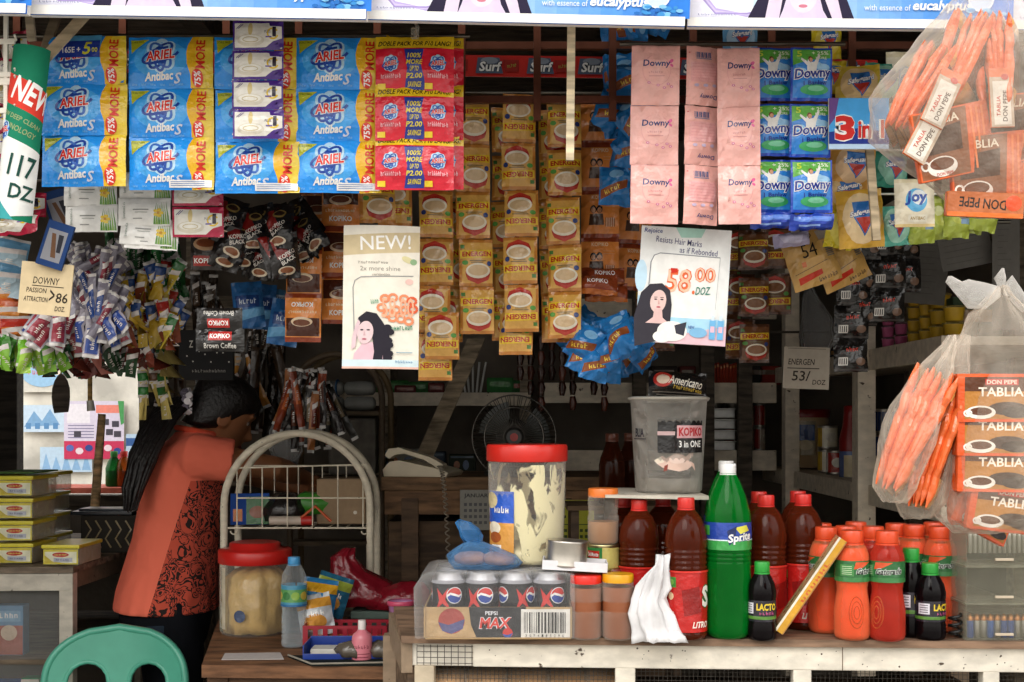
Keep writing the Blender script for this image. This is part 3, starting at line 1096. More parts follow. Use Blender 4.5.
sY = sachet('soap_packet', soap_art(), S(2.4), .014, '#d0b040', wr=.003)
sYb = sachet('soap_packet', soap_art(30, 34, '#d9c22c', '#e0cc58'), S(2.4), .012, '#d0b040', wr=.004, seed=2)
sT = sachet('soap_packet', soap_art(40, 38, '#3f9a86', '#8fc9b4'), S(2.4), .013, '#3f9a86', wr=.003, seed=3)
sO = sachet('soap_packet', soap_art(46, 44, '#d9a04c', '#e8c49a'), S(2.4), .014, '#d0b040', wr=.003, seed=5)
soap(826, 26, 2.42, sYb, 'yellow wrapped soap just under the banner above the red bunting')
soap(740, 24, 2.36, sachet('soap_packet', soap_art(34, 30, '#6aa4d0', '#a8cbe4'), S(2.4), .012, '#6aa4d0', wr=.003, seed=7), 'pale blue wrapped soap under the banner above the pink strips')
soap(832, 60, 2.42, sYb, 'yellow wrapped soap behind the top of the numbered sign', (0, .1, .1))
soap(856, 66, 2.4, sY, 'orange yellow wrapped soap resting on the numbered sign', (0, -.08, 0))
soap(884, 64, 2.42, sT, 'teal wrapped soap half hidden behind the big hanging bag', (0, .1, .2))
soap(834, 146, 2.42, sYb, 'small yellow soap packet under the numbered sign by the blue strip', (0, .15, 0))
soap(853, 144, 2.38, sO, 'orange soap packet below the numbered sign', (0, .05, .1))
soap(843, 172, 2.39, sY, 'yellow soap packet in the middle of the column under the sign', (0, -.1, .15))
soap(858, 190, 2.36, sachet('soap_packet', soap_art(46, 58, '#d9a93c', '#ecd0a0'), S(2.36), .014, '#d8c030', wr=.003, seed=11), 'largest orange and yellow soap packet with blue shield above the coffee packs', (0, -.08, 0))
soap(843, 205, 2.4, sachet('soap_packet', soap_art(30, 44, '#d8c41c', '#e2d44c'), S(2.4), .012, '#d8c41c', wr=.005, seed=12), 'bright yellow crumpled soap packet lowest beside the blue strip', (0, .12, .2))
soap(890, 150, 2.42, sT, 'teal soap packet behind the tan slat', (0, 0, .3))
soap(893, 206, 2.4, sachet('soap_packet', soap_art(32, 40, '#5fb8a4', '#a4d8c4'), S(2.4), .012, '#5fb8a4', wr=.004, seed=14), 'teal soap packet lowest beside the white dish soap packet', (0, -.1, .1))
soap(914, 179, 2.3, sachet('dish_soap_packet', joy_art(), S(2.3), .008, '#e8dcb8', wr=.001), 'cream dish soap packet with a blue drop hanging below the bag', (0, -.02, 0), 'dish soap', 'dish_soap_packet')
soap(903, 52, 2.42, sachet('dish_soap_packet', joy_art(34, 70), S(2.4), .006, '#e8dcb8', wr=.001, seed=4), 'plain cream packet behind the top of the big bag', (0, 0, 0), 'dish soap', 'dish_soap_packet')
a = Art(28, 44, '#a9b84a'); a.rect(2, 3, 26, 8, '#c9d47a'); a.ell(14, 22, 8, 9, '#c4cc5c'); a.rect(15, 24, 25, 31, '#7f9fc0'); a.ell(10, 16, 5, 5, '#e2e6a8')
mL = sachet('lemon_packet', a, S(2.4), .009, '#a9b84a', wr=.004)
for i, (x, y, l) in enumerate(((918, 200, 'lime green packet behind the dish soap packet'), (938, 196, 'lime green packet right of the dish soap packet, a blue square on it'), (957, 194, 'lime green packet in the middle under the big bag'), (972, 190, 'pale lime packet at the end of the row under the big bag'), (988, 188, 'outermost lime packet peeping below the big bag'))):
    soap(x, y, 2.4 + .012 * (i % 2), mL, l.replace('right of', 'just past'), (0, -.1 + .06 * i, .1), 'packet', 'lemon_packet')
soap(836, 118, 2.5, sO, 'orange packet hidden deepest behind the numbered sign')
# ------------------------------------------------------------------ posters and hand-written cards
a = Art(76, 143, '#e6e0d2')
a.poly([(0, 10), (76, 6), (76, 26), (0, 30)], '#cdbb96')
a.text('NEW!', 42, 17, 50, 14, WH, rot=-.04, bold=.005)
a.text('~12', 30, 37, 30, 3, '#9a948a', bold=0); a.text('2x more shine', 37, 43, 40, 4.5, '#9a948a', bold=0); a.text('~12', 38, 49, 18, 2.6, '#9a948a', bold=0)
a.ell(64, 34, 6, 3, '#d8cfa0', rot=.4); a.ell(70, 36, 3.4, 3, '#8fae84'); a.ell(66, 56, 4, 3, '#e8c2b8')
a.stroke([(12, 112), (10, 62), (12, 55), (18, 51.5), (70, 50)], 1, '#9a9a98')
for x, y in ((42, 73), (50, 72), (61, 73), (69, 75), (39, 82), (45, 88), (53, 84), (50, 92), (62, 84), (70, 83), (58, 93), (66, 95)):
    a.ring(x, y, 4, 3.4, 2.6, '#e28c64' if (x + y) % 3 else '#d8603c', n=10)
a.text('58.00', 55, 82, 32, 20, '#ecb090', bold=.01)
a.text('~4', 32, 76, 8, 5, '#5f9a7c', rot=-.1); a.text('~9', 58, 102, 24, 6, '#3f8a68', rot=-.08)
a.poly([(10, 143), (12, 128), (20, 118), (34, 116), (40, 124), (42, 143)], '#dcb6c0')
a.poly([(14, 103), (16, 92), (24, 86), (34, 88), (40, 96), (46, 106), (49, 120), (47, 134), (40, 141), (30, 139), (32, 126), (30, 112), (24, 96)], '#26222c')
for i in range(9): a.ell(45 + 3.4 * math.sin(i * 2.2), 102 + 4.3 * i, 4.2, 3.4, '#26222c', n=9)
a.ell(23, 107, 8, 11.5, '#dcc2c4', rot=.15)
a.poly([(10, 112), (13, 100), (16, 94), (18, 97), (15, 108), (13, 122), (9, 124)], '#d8bcc2')
for x in (19.5, 26): a.ell(x, 104.5, 1.8, .8, '#3a3038', n=8)
a.poly([(22, 105), (23.4, 110), (21, 110)], '#c8a4a8'); a.ell(22, 113.6, 2.4, 1, '#b06a78', n=9)
a.rect(0, 134, 76, 143, '#c9dade'); a.rect(54, 126, 70, 127, '#9ab0b8'); a.text('~7', 62, 136, 18, 3, '#7a9ab8')
a.rect(0, 141, 76, 143, '#e2b4a4')
board('shampoo_poster', 'cream poster with a wavy haired woman hanging above the wire rack', 'poster', a, 382, 226, 2.3, th=.006, rot=(0, .012, .05), curve=.01)

a = Art(90, 116, '#e3e4e2')
a.ell(2, 50, 6, 16, '#bcd8e8'); a.poly([(34, 0), (64, 0), (60, 9), (40, 10)], '#a8d2c4'); a.rect(0, 70, 3, 116, '#b4d4e6')
a.text('Rejoice', 12, 5, 18, 6, '#3a4888', shear=.1, bold=.01)
a.text('Resists Hair Marks', 38, 14, 46, 6, '#5a5a7c', rot=.07, bold=.005); a.text('as if Rebonded', 58, 23, 38, 6, '#5a5a7c', rot=.05, bold=.005)
a.poly([(12, 30), (16, 27), (80, 28), (80, 88), (72, 90), (12, 90)], '#e9e8e4')
a.stroke([(10, 70), (11, 36), (14, 29), (20, 26.5), (80, 28)], 1, '#8a8c90'); a.stroke([(80, 28), (78, 80)], .6, '#b4b6b8')
a.rect(2, 90, 88, 116, '#a9d4e8')
a.poly([(20, 112), (90, 96), (90, 116), (20, 116)], '#e2bcc4')
a.text('5', 33, 54, 12, 24, '#e0693c', bold=.045, shear=.1); a.text('8', 46, 53, 13, 24, '#e0693c', bold=.045, shear=.1)
a.text('.', 55, 64, 3, 4, '#e0693c', bold=.05)
a.text('00', 66, 46, 21, 15, '#e0693c', bold=.045)
for x, y, w_, h_ in ((33, 54, 11, 23), (46, 53, 12, 23), (66, 46, 20, 14)): a.text('5' if x == 33 else '8' if x == 46 else '00', x, y, w_, h_, '#ecc0a4', bold=-.005)
a.poly([(31, 41), (38, 41), (38, 45), (32, 46)], '#cc3020')
a.text('DOZ.', 65, 62, 15, 8, '#2f7a68', rot=-.05, shear=.2, bold=.01)
woman(a, 21, 85, 24, '#35323a')
a.ell(36, 104, 15, 10, '#ece8e2'); a.poly([(38, 98), (50, 94), (48, 108), (40, 106)], '#3a3a44'); a.ell(26, 110, 9, 6, '#ece8e2')
a.ell(62, 104, 9, 5, '#7fb4d8'); a.text('NEW', 55, 99, 6, 3, '#3a5a9c')
for x in (73, 81): a.rect(x, 91, x + 6, 110, '#6fb0dc'); a.rect(x + 1.5, 86, x + 4.5, 91, '#d4e4ee'); a.rect(x + 1, 97, x + 5, 103, '#e4b8c8')
board('shampoo_poster', 'white poster with a straight haired woman and orange price below the pink strips', 'poster', a, 687, 228, 2.26, th=.005, rot=(0, .06, 0))


def card(label, px, py, D, w, h, lines, rot=(0, 0, 0), base='#cdb994', clip=True):
    a = Art(w, h, base)
    for t, x, y, tw, thh in lines:
        if t == '_': a.rect(x, y, x + tw, y + thh, '#2c241c')
        else: a.text(t, x, y, tw, thh, '#2c241c', bold=.01, shear=.08)
    o = board('price_card', label, 'price card', a, px, py, D, th=.003, rot=rot, edge=base)
    return o


card('tan price card with handwriting hung among the hanging candy packs', 48, 263, 2.2, 52, 52,
     [('DOWNY', 26, 18, 26, 7), ('_', 12, 23, 32, .9), ('PASSION', 17, 28, 20, 5), ('ATTRACTION', 17, 37, 24, 5), ('>', 33, 32, 5, 12), ('86', 43, 34, 12, 10), ('DOZ.', 42, 45, 10, 5)], (0, .09, 0))
card('grey price card hanging from the shelf post above the red lidded jar', 807, 347, 2.9, 46, 42,
     [('_', 4, 1.5, 38, .4), ('ENERGEN', 18, 15, 26, 6), ('_', 4, 21, 32, .9), ('53/', 18, 29, 18, 10), ('DOZ', 36, 35, 13, 5)], (0, .03, 0), '#a39a8c')

# ------------------------------------------------------------------ cereal drink strips
D = 2.55
s = S(D)
mE = [sachet('cereal_sachet', energen_art(), s, .006, '#a8824c', seed=i) for i in range(2)]
mEt = [sachet('cereal_sachet', energen_art().turn(), s, .006, '#a8824c', seed=i + 3) for i in range(2)]
sp = [(434, 96, mEt, 6, 'upside-down tan cereal sachet strip beside the cream poster', 0), (449, 110, mEt, 5, 'tan cereal sachet strip hanging behind the upside-down one by the poster', .05),
      (473, 97, mE, 5.4, 'upright tan cereal sachet strip left of the wide dark gap', 0), (466, 100, mE, 5, 'tan cereal sachet strip set back behind the upright one', .05),
      (519, 95, mEt, 5.2, 'upside-down tan cereal sachet strip in the middle beside the dark gap', 0), (507, 108, mE, 5, 'tan cereal strip peeping out behind the middle upside-down one', .05),
      (563, 102, mE, 5, 'upright tan cereal sachet strip beside the orange coffee strip', 0), (555, 110, mE, 5, 'tan cereal sachet strip behind the one beside the orange coffee', .05),
      (441, 312, mEt, 1, 'single cereal sachet dangling lowest beside the cream poster', -.02), (517, 309, mEt, 1, 'single cereal sachet dangling lowest under the middle strip', .03), (378, 176, mE, 2, 'tan cereal sachets just above the cream poster', -.1),
      (396, 180, mEt, 2, 'tan cereal sachets behind the top of the cream poster under the red packs', .0)]
for x, y, mm, n, l, dy in sp:
    l = l.replace('left of', 'before')
    strip('cereal_sachet_strip', l, x, y, D + dy, mm, 47.5, int(n), 'cereal', 'tan cereal drink strips', rot=(0, rnd.uniform(-.012, .012), rnd.uniform(-.15, .1)), sc=s, jig=.07)
mEc = [sachet('cereal_sachet', energen_art(base='#6e4426', side='#4c2c1a').turn(), s, .006, '#5a3820', seed=i + 3) for i in range(2)]
mEd = [sachet('cereal_sachet', energen_art(34, 44, base='#6e4426', side='#4c2c1a'), s, .006, '#5a3820', seed=i + 6) for i in range(2)]
for x, y, mm, n, l, dy in ((776, 228, mEc, 2, 'brown chocolate cereal strip next to the coffee mix packs', .02), (754, 232, mEd, 3, 'brown chocolate cereal strip showing a barcode at its foot', 0), (740, 230, mEc, 3, 'brown chocolate cereal strip nearest the white poster', .1),
                           (728, 240, mEc, 2, 'brown chocolate cereal strip half behind the white poster edge', .14), (661, 310, mEc, 1, 'brown cereal sachet peeping out under the white poster corner', .0), (706, 308, mEd, 1, 'brown cereal sachet peeping out below the white poster middle', .05),
                           (650, 180, mEc, 3, 'brown cereal strip behind the white poster near the blue bunch', .12)):
    strip('brown_cereal_strip', l, x, y, 2.9 + dy, mm, 46, n, 'cereal', 'brown cereal drink strips', rot=(0, 0, rnd.uniform(-.2, .2)), sc=S(2.9), jig=.05)

# ------------------------------------------------------------------ coffee strips
D = 2.65
s = S(D)
mO = [sachet('coffee_sachet', kopiko_orange_art(38, 48), s, .007, '#9a5424', seed=i) for i in range(2)]
mOf = [sachet('coffee_sachet', kopiko_orange_art(36, 48, False), s, .007, '#9a5424', seed=i + 3) for i in range(2)]
strip('coffee_strip', 'orange coffee sachet strip beside the upright cereal strip', 600, 96, D, mO, 47, 4, 'coffee')
strip('coffee_strip', 'orange coffee sachet strip behind the blue packs and white poster', 634, 150, D + .08, mO, 47, 3, 'coffee', rot=(0, 0, .3))
for i, (x, y) in enumerate(((603, 268), (606, 283), (596, 276))):
    a = Art(42, 20, '#8a3c1c'); a.text('KOPIKO', 22, 8, 20, 5, WH, rot=.03); a.rect(0, 16, 42, 20, '#b8652a')
    tag(link('folded_coffee_sachet', sachet('folded', a, s, .01, '#9a5424', seed=i, wr=.002), None, W(x, y, D - .02 - .03 * i), (-.3, .02 * i, .03)), ('reddish folded coffee sachet at the foot of the orange strip', 'lowest reddish folded coffee sachet of the orange strip', 'folded coffee sachet tucked behind two others under the orange strip')[i], 'coffee')
strip('coffee_strip', 'orange coffee strip hanging below the black coffee bunch', 304, 250, 2.5, [m for m in [sachet('coffee_sachet', kopiko_orange_art(37, 48, False).turn(), S(2.5), .008, '#9a5424', seed=6)]], 44, 2, 'coffee', rot=(0, .02, -.1))
strip('coffee_strip', 'orange coffee strip between the black coffee bunch and the cream poster', 341, 180, 2.55, mOf, 47, 3, 'coffee', rot=(0, 0, .1))
strip('coffee_strip', 'orange coffee strip half hidden behind the black coffee bunch', 318, 190, 2.62, mOf[::-1], 47, 2, 'coffee')
mKb = [sachet('coffee_sachet', kopiko_black_art(46, 22).turn(), S(2.4), .005, '#1a1818'), sachet('coffee_sachet', kopiko_black_art(48, 22), S(2.4), .006, '#1a1818', seed=2)]
strip('black_coffee_strip', 'black coffee sachet strip with red name boxes above the woman', 220, 308, 2.4, mKb, 21.5, 2, 'coffee')
a = Art(32, 34, '#2a201c'); a.ell(16, 8, 13, 7, '#c9a07a'); a.ell(16, 7, 10, 4.5, '#8a4a2c'); a.rect(3, 20, 29, 30, '#a02822'); a.text('KOPIKO', 16, 25, 24, 5, WH)
strip('black_coffee_strip', 'dark coffee sachet with a cup below the red bordered sachets', 207, 236, 2.42, [sachet('coffee_sachet', a, S(2.42), .006, '#1a1818')], 34, 1, 'coffee')
a = Art(54, 50, '#1c1b1c')
a.text('Z', 12, 14, 4, 7, '#b8b4ac')
for i in range(8): a.ell(8 + 6 * i, 26 + 6 * math.sin(i * 2), .8, .8, '#c8c4bc', n=6)
a.text('~12', 30, 41, 34, 3.5, '#8a8680', bold=0)
board('dark_sign', 'dark board with faint white lettering behind the woman\'s head', 'sign', a, 206, 330, 3.2, th=.02, edge='#1a1a1a')


def bunch(name, label, cat, px, py, D, items, group=None):
    r = thing(name, label, cat, W(px, py, D), (0, 0, 0), group)
    o0 = W(px, py, D)
    for me, x, y, dd, rot in items:
        link('sachet', me, r, W(x, y, D + dd) - o0, rot)
    return r


rr = random.Random(11)
mBC = [sachet('coffee_sachet', black_coffee_art(), S(2.42), .008, '#181414', seed=i, wr=.003) for i in range(3)]
it = []
for i in range(26):
    t = rr.uniform(-1, 1)
    x, y = 268 + 34 * t + rr.uniform(-6, 6), 198 + rr.uniform(0, 42) * (1 - .4 * abs(t))
    it.append((mBC[i % 3], x, y, rr.uniform(-.07, .07), (rr.uniform(-.25, .15), rr.uniform(-.3, .3) - .55 * t, rr.uniform(-.6, .6))))
bunch('black_coffee_bunch', 'bunch of glossy black and red coffee sachets under the blue detergent', 'coffee', 270, 192, 2.45, it)

a = Art(30, 46, '#2a5f96'); a.rect(3, 14, 26, 26, '#1f3f78'); a.text('~5', 15, 20, 18, 6, '#c8d4e0'); a.poly([(0, 30), (30, 26), (30, 34), (0, 40)], '#5f9ac4')
mS = sachet('biscuit_pack', a, S(2.6), .012, '#2a5f96', wr=.003)
a = Art(24, 46, '#4f88b4'); a.rect(3, 6, 20, 22, '#c0d0dc')
for i in range(7): a.rect(5 + 2.1 * i, 8, 6 + 2.1 * i, 18, '#30405c')
mS2 = sachet('biscuit_pack', a, S(2.6), .012, '#2a5f96', wr=.003, seed=5)
for x, y, mm, rt, l in ((262, 284, mS, .05, 'blue wafer packet under the black coffee bunch'), (246, 282, mS, -.1, 'blue wafer packet nearest the black name-box strip'), (284, 290, mS2, .1, 'blue wafer packet with a barcode beside the orange coffee'), (288, 300, mS, .15, 'lowest blue wafer packet behind the orange coffee strip')):
    tag(link('biscuit_pack', mm, None, W(x, y, 2.6 + .03 * (x % 3)), (0, rt, .2)), l, 'biscuits')

# blue chocolate candy bunches
def blue_art(sd):
    a = Art(30, 36, '#2272b4')
    a.poly([(2, 22), (28, 12), (28, 20), (2, 31)], '#8a4a24')
    a.text('~5', 15, 21.5, 18, 5, '#e0c040', rot=-.38, bold=.03)
    a.ell(18, 7, 7, 4, '#7fb4dc')
    return a


mN = [sachet('candy_sachet', blue_art(i), S(2.6), .012, '#2068a4', seed=i, wr=.004) for i in range(3)]
it = []
for i in range(34):
    t = rr.uniform(0, 1)
    an = rr.uniform(-1.25, 1.25)
    it.append((mN[i % 3], 606 + an * 22 * (.4 + .6 * t), 312 + 44 * t - 14 * abs(an) * t, rr.uniform(-.09, .09), (rr.uniform(-.3, .2), -an * .55 + rr.uniform(-.25, .25), rr.uniform(-.6, .6))))
bunch('blue_candy_bunch', 'big bunch of blue candy sachets beside the bucket and the white poster', 'candy', 606, 305, 2.62, it)
it = []
for i in range(24):
    y = 60 + 118 * i / 23
    it.append((mN[i % 3], 626 + rr.uniform(-11, 12), y - 6, rr.uniform(-.06, .06), (rr.uniform(-.3, .3), rr.uniform(-.7, .5), rr.uniform(-.6, .6))))
bunch('blue_candy_bunch', 'long column of blue candy sachets behind the first pink strip', 'candy', 626, 55, 2.5, it)
it = [(mN[i % 3], 636 + 12 * i, 22 + 4 * (i % 2), .02 * i, (.1, 1.4 + .2 * i, .2)) for i in range(4)]
bunch('blue_candy_bunch', 'small blue candy bunch right under the banner above the pink strip', 'candy', 650, 20, 2.5, it)

# coffee mix packs, black sachets, clear bag
a = Art(50, 56, '#c69c58')
a.poly([(6, 44), (30, 41), (31, 46), (6, 51)], '#c8341f'); a.rect(12, 30, 16, 35, '#d0703c'); a.text('~7', 36, 50, 20, 5, '#4a3a34', rot=-.1); a.rect(36, 3, 47, 13, '#b0a8a0'); a.stroke([(4, 40), (38, 34)], .6, '#6a5438')
a.text('54', 23, 20, 15, 14, '#2c241c', rot=.05, bold=0); a.ring(24, 5, 7, 4, .8, '#2c241c')
for i in range(8): a.rect(39, 16 + 2 * i, 48, 17.2 + 2 * i, '#7a7670')
mF = sachet('coffee_mix_pack', a, S(2.5), .014, '#b48c4c', wr=.003)
tag(link('coffee_mix_pack', mF, None, W(802, 232, 2.5), (0, -.32, 0)), 'tan coffee mix pack with a handwritten price below the blue softener', 'coffee mix')
a.ops = [o for o in a.ops if not o[0].name.endswith('2c241c')]
mF2 = sachet('coffee_mix_pack', a, S(2.5), .014, '#b48c4c', wr=.003, seed=4)
tag(link('coffee_mix_pack', mF2, None, W(828, 234, 2.54), (0, -.42, .1)), 'tan coffee mix pack tucked behind the handwritten one', 'coffee mix')
a = Art(36, 14, '#b4b0d2'); a.poly([(4, 2), (30, 4), (26, 12), (8, 10)], '#d0cce6')
tag(link('torn_wrapper', sachet('torn_wrapper', a, S(2.45), .012, '#b0acd0', wr=.006), None, W(790, 233, 2.45), (0, -.15, 0)), 'pale lilac torn wrapper under the blue softener strip', 'wrapper')


def blk_art():
    a = Art(34, 34, '#151312')
    a.text('~4', 18, 12, 14, 5, '#c84030', rot=-.1); a.rect(4, 20, 13, 28, '#c8c4be')
    for i in range(4): a.rect(5 + 2 * i, 21, 6 + 2 * i, 27, '#2a2826')
    a.ell(26, 24, 5, 4, '#6a5040'); a.rect(0, 31, 34, 33, '#3a3634')
    return a


mBk = [sachet('black_sachet', blk_art(), S(2.7), .007, '#151312', seed=i, wr=.002) for i in range(2)]
for x, y, n, l in ((888, 222, 3, 'black coffee sachet strip beneath the lime packets'), (862, 226, 3, 'black coffee sachet strip beside the tan mix packs'), (852, 272, 3, 'lowest black coffee sachet strip above the long shelf beam'), (905, 226, 2, 'black sachet strip beside the paper notice')):
    strip('black_sachet_strip', l, x, y, 2.7 + .05 * (x % 2), mBk, 33, n, 'coffee', 'black sachet strips', sc=S(2.7), jig=.06)

# price notices, grey papers on the upper shelf
for px, py, D_, w, h, l, rt in ((928, 240, 3.0, 44, 64, 'plain grey paper notice hanging beside the black sachets', .1), (962, 232, 2.75, 50, 36, 'grey paper notice with faint lines under the lime packets', -.18), (1006, 200, 2.7, 26, 130, 'long grey board at the street end of the shelf', 0)):
    a = Art(w, h, '#57544f')
    for i in range(int(h / 7)): a.rect(5, 5 + 6 * i, w - 8 - (i * 5) % 9, 5.7 + 6 * i, '#4a4743')
    board('paper_notice', l, 'notice', a, px, py, D_, th=.003, rot=(0, rt, -.2), edge='#5f5c58')

# ------------------------------------------------------------------ candy curtain in the street corner
def tube_art(c1, c2, w=9, h=52, txt='~3'):
    a = Art(w, h, c1)
    a.rect(0, 0, w, 3, '#c8c4c0'); a.rect(0, h - 3, w, h, '#c8c4c0')
    a.rect(1.5, 12, w - 1.5, 36, c2)
    a.poly([(1.5, 14), (w - 1.5, 10), (w - 1.5, 15), (1.5, 19)], '#d8d0cc')
    a.text(txt, w / 2, 27, 11, w * .3, '#e0d8d0', rot=-PI / 2)
    return a


D = 2.55
def pile(name, label, cat, px, py, D, n, meshes, bx, fan=.5, ty=.09, seed=1):
    q = random.Random(seed)
    it = []
    for i in range(n):
        u = q.uniform(-1, 1)
        x = px + u * bx[0]
        y = py + q.uniform(0, 1) * bx[1]
        it.append((meshes[i % len(meshes)], x, y, q.uniform(-ty, ty), (q.uniform(-.3, .3), -u * fan + q.uniform(-.38, .38), q.uniform(-.8, .8))))
    return bunch(name, label, cat, px, py, D, it)


mT = [sachet('candy_tube', tube_art('#77727e', c, txt=t), S(D), .006, '#8a8690', seed=i, nx=4, ny=6, wr=.003) for i, (c, t) in enumerate((('#7c2434', '~3'), ('#24407c', '~3'), ('#6e6a78', '~3')))]
mTw = [sachet('candy_tube', tube_art('#98919a', c, 15, 40, t), S(D), .007, '#b0acb4', seed=i + 5, nx=4, ny=6, wr=.003) for i, (c, t) in enumerate((('#8c2838', '~3'), ('#2a4488', '~3')))]
pile('candy_tube_bunch', 'large bunch of grey, red and blue candy tubes beside the tan handwritten card', 'candy', 98, 240, 2.55, 90, mT, (36, 58), -.95, .12, 3)
pile('candy_tube_bunch', 'white tipped red and blue candy tubes at the foot of the bunch', 'candy', 78, 296, 2.5, 26, mTw, (36, 22), .5, .06, 4)
mG = [sachet('green_tube', tube_art('#1f5a2c', c, 9, 60, '~3'), S(2.7), .007, '#1c4c28', seed=i, nx=4, wr=.003) for i, c in enumerate(('#2c7a3c', '#18421f'))]
pile('green_tube_curtain', 'dark green candy tubes hanging behind the aloe sachets', 'candy', 142, 226, 2.72, 34, mG, (34, 34), .12, .06, 5)
mY = [sachet('small_candy', tube_art(c, d, 12, 20, '~2'), S(2.6), .006, c, seed=i, nx=3, ny=4, wr=.003) for i, (c, d) in enumerate((('#b8962c', '#7c3a20'), ('#28457c', '#b8962c'), ('#9a2c24', '#c8a840'), ('#2f6a34', '#c0a83c')))]
pile('small_candy_bunch', 'spray of small yellow, red and blue candies below the green tubes', 'candy', 152, 258, 2.62, 50, mY, (36, 58), -.5, .06, 6)
mLi = [sachet('lime_pack', tube_art(c, d, 15, 30, '~3'), S(2.6), .009, c, seed=i, nx=3, ny=4, wr=.004) for i, (c, d) in enumerate((('#6cae2a', '#a6d04c'), ('#3c7a28', '#82b83c')))]
pile('lime_pack_bunch', 'lime green gum packs hanging lowest at the street corner', 'gum', 30, 328, 2.62, 18, mLi, (26, 12), .3, .06, 7)
mDk = [sachet('dark_green_pack', tube_art(c, d, 14, 24, '~3'), S(2.7), .008, c, seed=i, nx=3, ny=4, wr=.004) for i, (c, d) in enumerate((('#24482c', '#6a2c28'), ('#3a3a4c', '#8a4030'), ('#5a2824', '#2c4a30')))]
pile('dark_pack_bunch', 'dark green and maroon packs fringing the bright back opening', 'candy', 92, 329, 2.75, 40, mDk, (52, 14), .2, .06, 8)
mBl = [sachet('snack_pack', tube_art(c, d, 34, 26, '~3'), S(2.55), .012, c, seed=i, nx=4, ny=4, wr=.004) for i, (c, d) in enumerate((('#5f8fb0', '#a8c0cc'), ('#c05a2c', '#d88a3c'), ('#b03428', '#d87a34')))]
for x, y, k, l in ((14, 238, 0, 'pale blue snack pack under the shiny red sachets'), (12, 262, 0, 'lower pale blue snack pack by the tan card'), (10, 278, 1, 'orange snack pack half behind the tan card'), (14, 296, 1, 'lower orange snack pack beside the tan card edge'), (18, 316, 2, 'red snack pack just under the tan card'), (36, 322, 2, 'red and yellow snack pack above the lime packs')):
    tag(link('snack_pack', mBl[k], None, W(x, y, 2.58 + .02 * (y % 3)), (0, .2 - .1 * k, .2)), l, 'snack')
# razor cards
a = Art(26, 46, '#1c3a6c'); a.rect(3, 8, 22, 40, '#8a8a90'); a.poly([(7, 12), (11, 12), (17, 36), (12, 36)], '#6a4a34'); a.poly([(14, 12), (19, 12), (20, 30), (16, 30)], '#2c2c34')
for x, y, l in ((62, 223, 'blue razor card stuck in front of the tan handwritten card'), (54, 190, 'dark blue razor card above the one on the tan card')):
    board('razor_card', l, 'razors', a, x, y, 2.19 if y > 200 else 2.36, th=.008, rot=(0, -.3 if y < 200 else .3, .1), edge='#1c3a6c')
for i, (x, c, l) in enumerate(((143, '#2c7a34', 'bright green candy strand dangling beside the woman\'s hair'), (153, '#5a3a24', 'brown candy strand dangling between the green ones'), (160, '#2f6030', 'dark green candy strand beside the dark board'))):
    r = thing('candy_strand', l, 'candy', W(x, 300, 2.9))
    me = sachet('candy', tube_art(c, '#c8b46a', 10, 14, '~2'), S(2.9), .008, c, nx=3, ny=3, wr=.003, seed=i)
    for k in range(7 - (i == 1)): link('candy', me, r, (rr.uniform(-.003, .003), 0, -k * 14 * S(2.9)), (0, rr.uniform(-.2, .2), rr.uniform(-.4, .4)))
# ------------------------------------------------------------------ the white counter in front
ZC = EZ - (635 - HY) * 2.45 / F
CFL, CFR = Vector((-.206, 2.45, 0)), Vector((1.02, 2.384, 0))
CBL, CBR = Vector((-.268, 2.83, 0)), Vector((1.0, 2.83, 0))


def con(px, D):
    """a point on the counter top"""
    return Vector(((px - CX) * D / F, D, ZC))


g = thing('shop_counter', 'white painted wooden counter with wire mesh front and brown top', 'counter', (.4, 2.6, 0))
o0 = Vector((.4, 2.6, 0))
b = B()
q = [CFL + Vector((-.01, -.012, 0)), CFR + Vector((0, -.012, 0)), CBR, CBL]
vs = [p + Vector((0, 0, z)) - o0 for z in (ZC - .014, ZC) for p in q]
b.add(vs, [(3, 2, 1, 0), (4, 5, 6, 7), (0, 1, 5, 4), (1, 2, 6, 5), (2, 3, 7, 6), (3, 0, 4, 7)], K('#7d6450', 'wood'))
b.build('counter_top', g)
dirx = (CFR - CFL).normalized()
ang = math.atan2(dirx.y, dirx.x)


def along(t, z, dy=0.0):
    return CFL + dirx * t + Vector((0, dy, z)) - o0


L = (CFR - CFL).length
wp = K('#dcd4c4', 'paint')
b = B().box((0, 0, 0), (L - .14, .03, .047), wp, .003)
q = random.Random(5)
for i in range(26):
    X_ = Matrix.Translation((q.uniform(-.53, .53), -.0148, q.uniform(-.017, .017))) @ Matrix.Rotation(PI / 2, 4, 'X')
    b.lathe([(q.choice((.001, .0016, .0024)), 0), (.0008, .0007)], K('#4a3c30', 'matte'), 8, X=X_)
b.box((.17, -.0151, 0), (.0016, .0006, .045), K('#6a5a48', 'matte'))
b.build('front_rail', g, along(.13 + (L - .14) / 2, ZC - .0375, .015), (0, 0, ang))
B().box((0, 0, 0), (.13, .024, .047), K('#d9d2c4', 'paint'), .003).build('rail_end', g, along(.066, ZC - .0375, .018), (0, 0, ang))
B().box((0, 0, 0), (L, .03, .05), wp, .003).build('bottom_rail', g, along(L / 2, .12, .015), (0, 0, ang))
for i, (px, w_) in enumerate(((424, 20), (626, 20), (801, 18), (985, 16))):
    t = ((px - CX) * 2.43 / F - CFL.x)
    B().box((0, 0, 0), (w_ * S(2.44), .034, ZC - .06), K('#b9aa92', 'paint') if i == 0 else wp, .003).build('post', g, along(t, (ZC - .06) / 2, .018), (0, 0, ang))
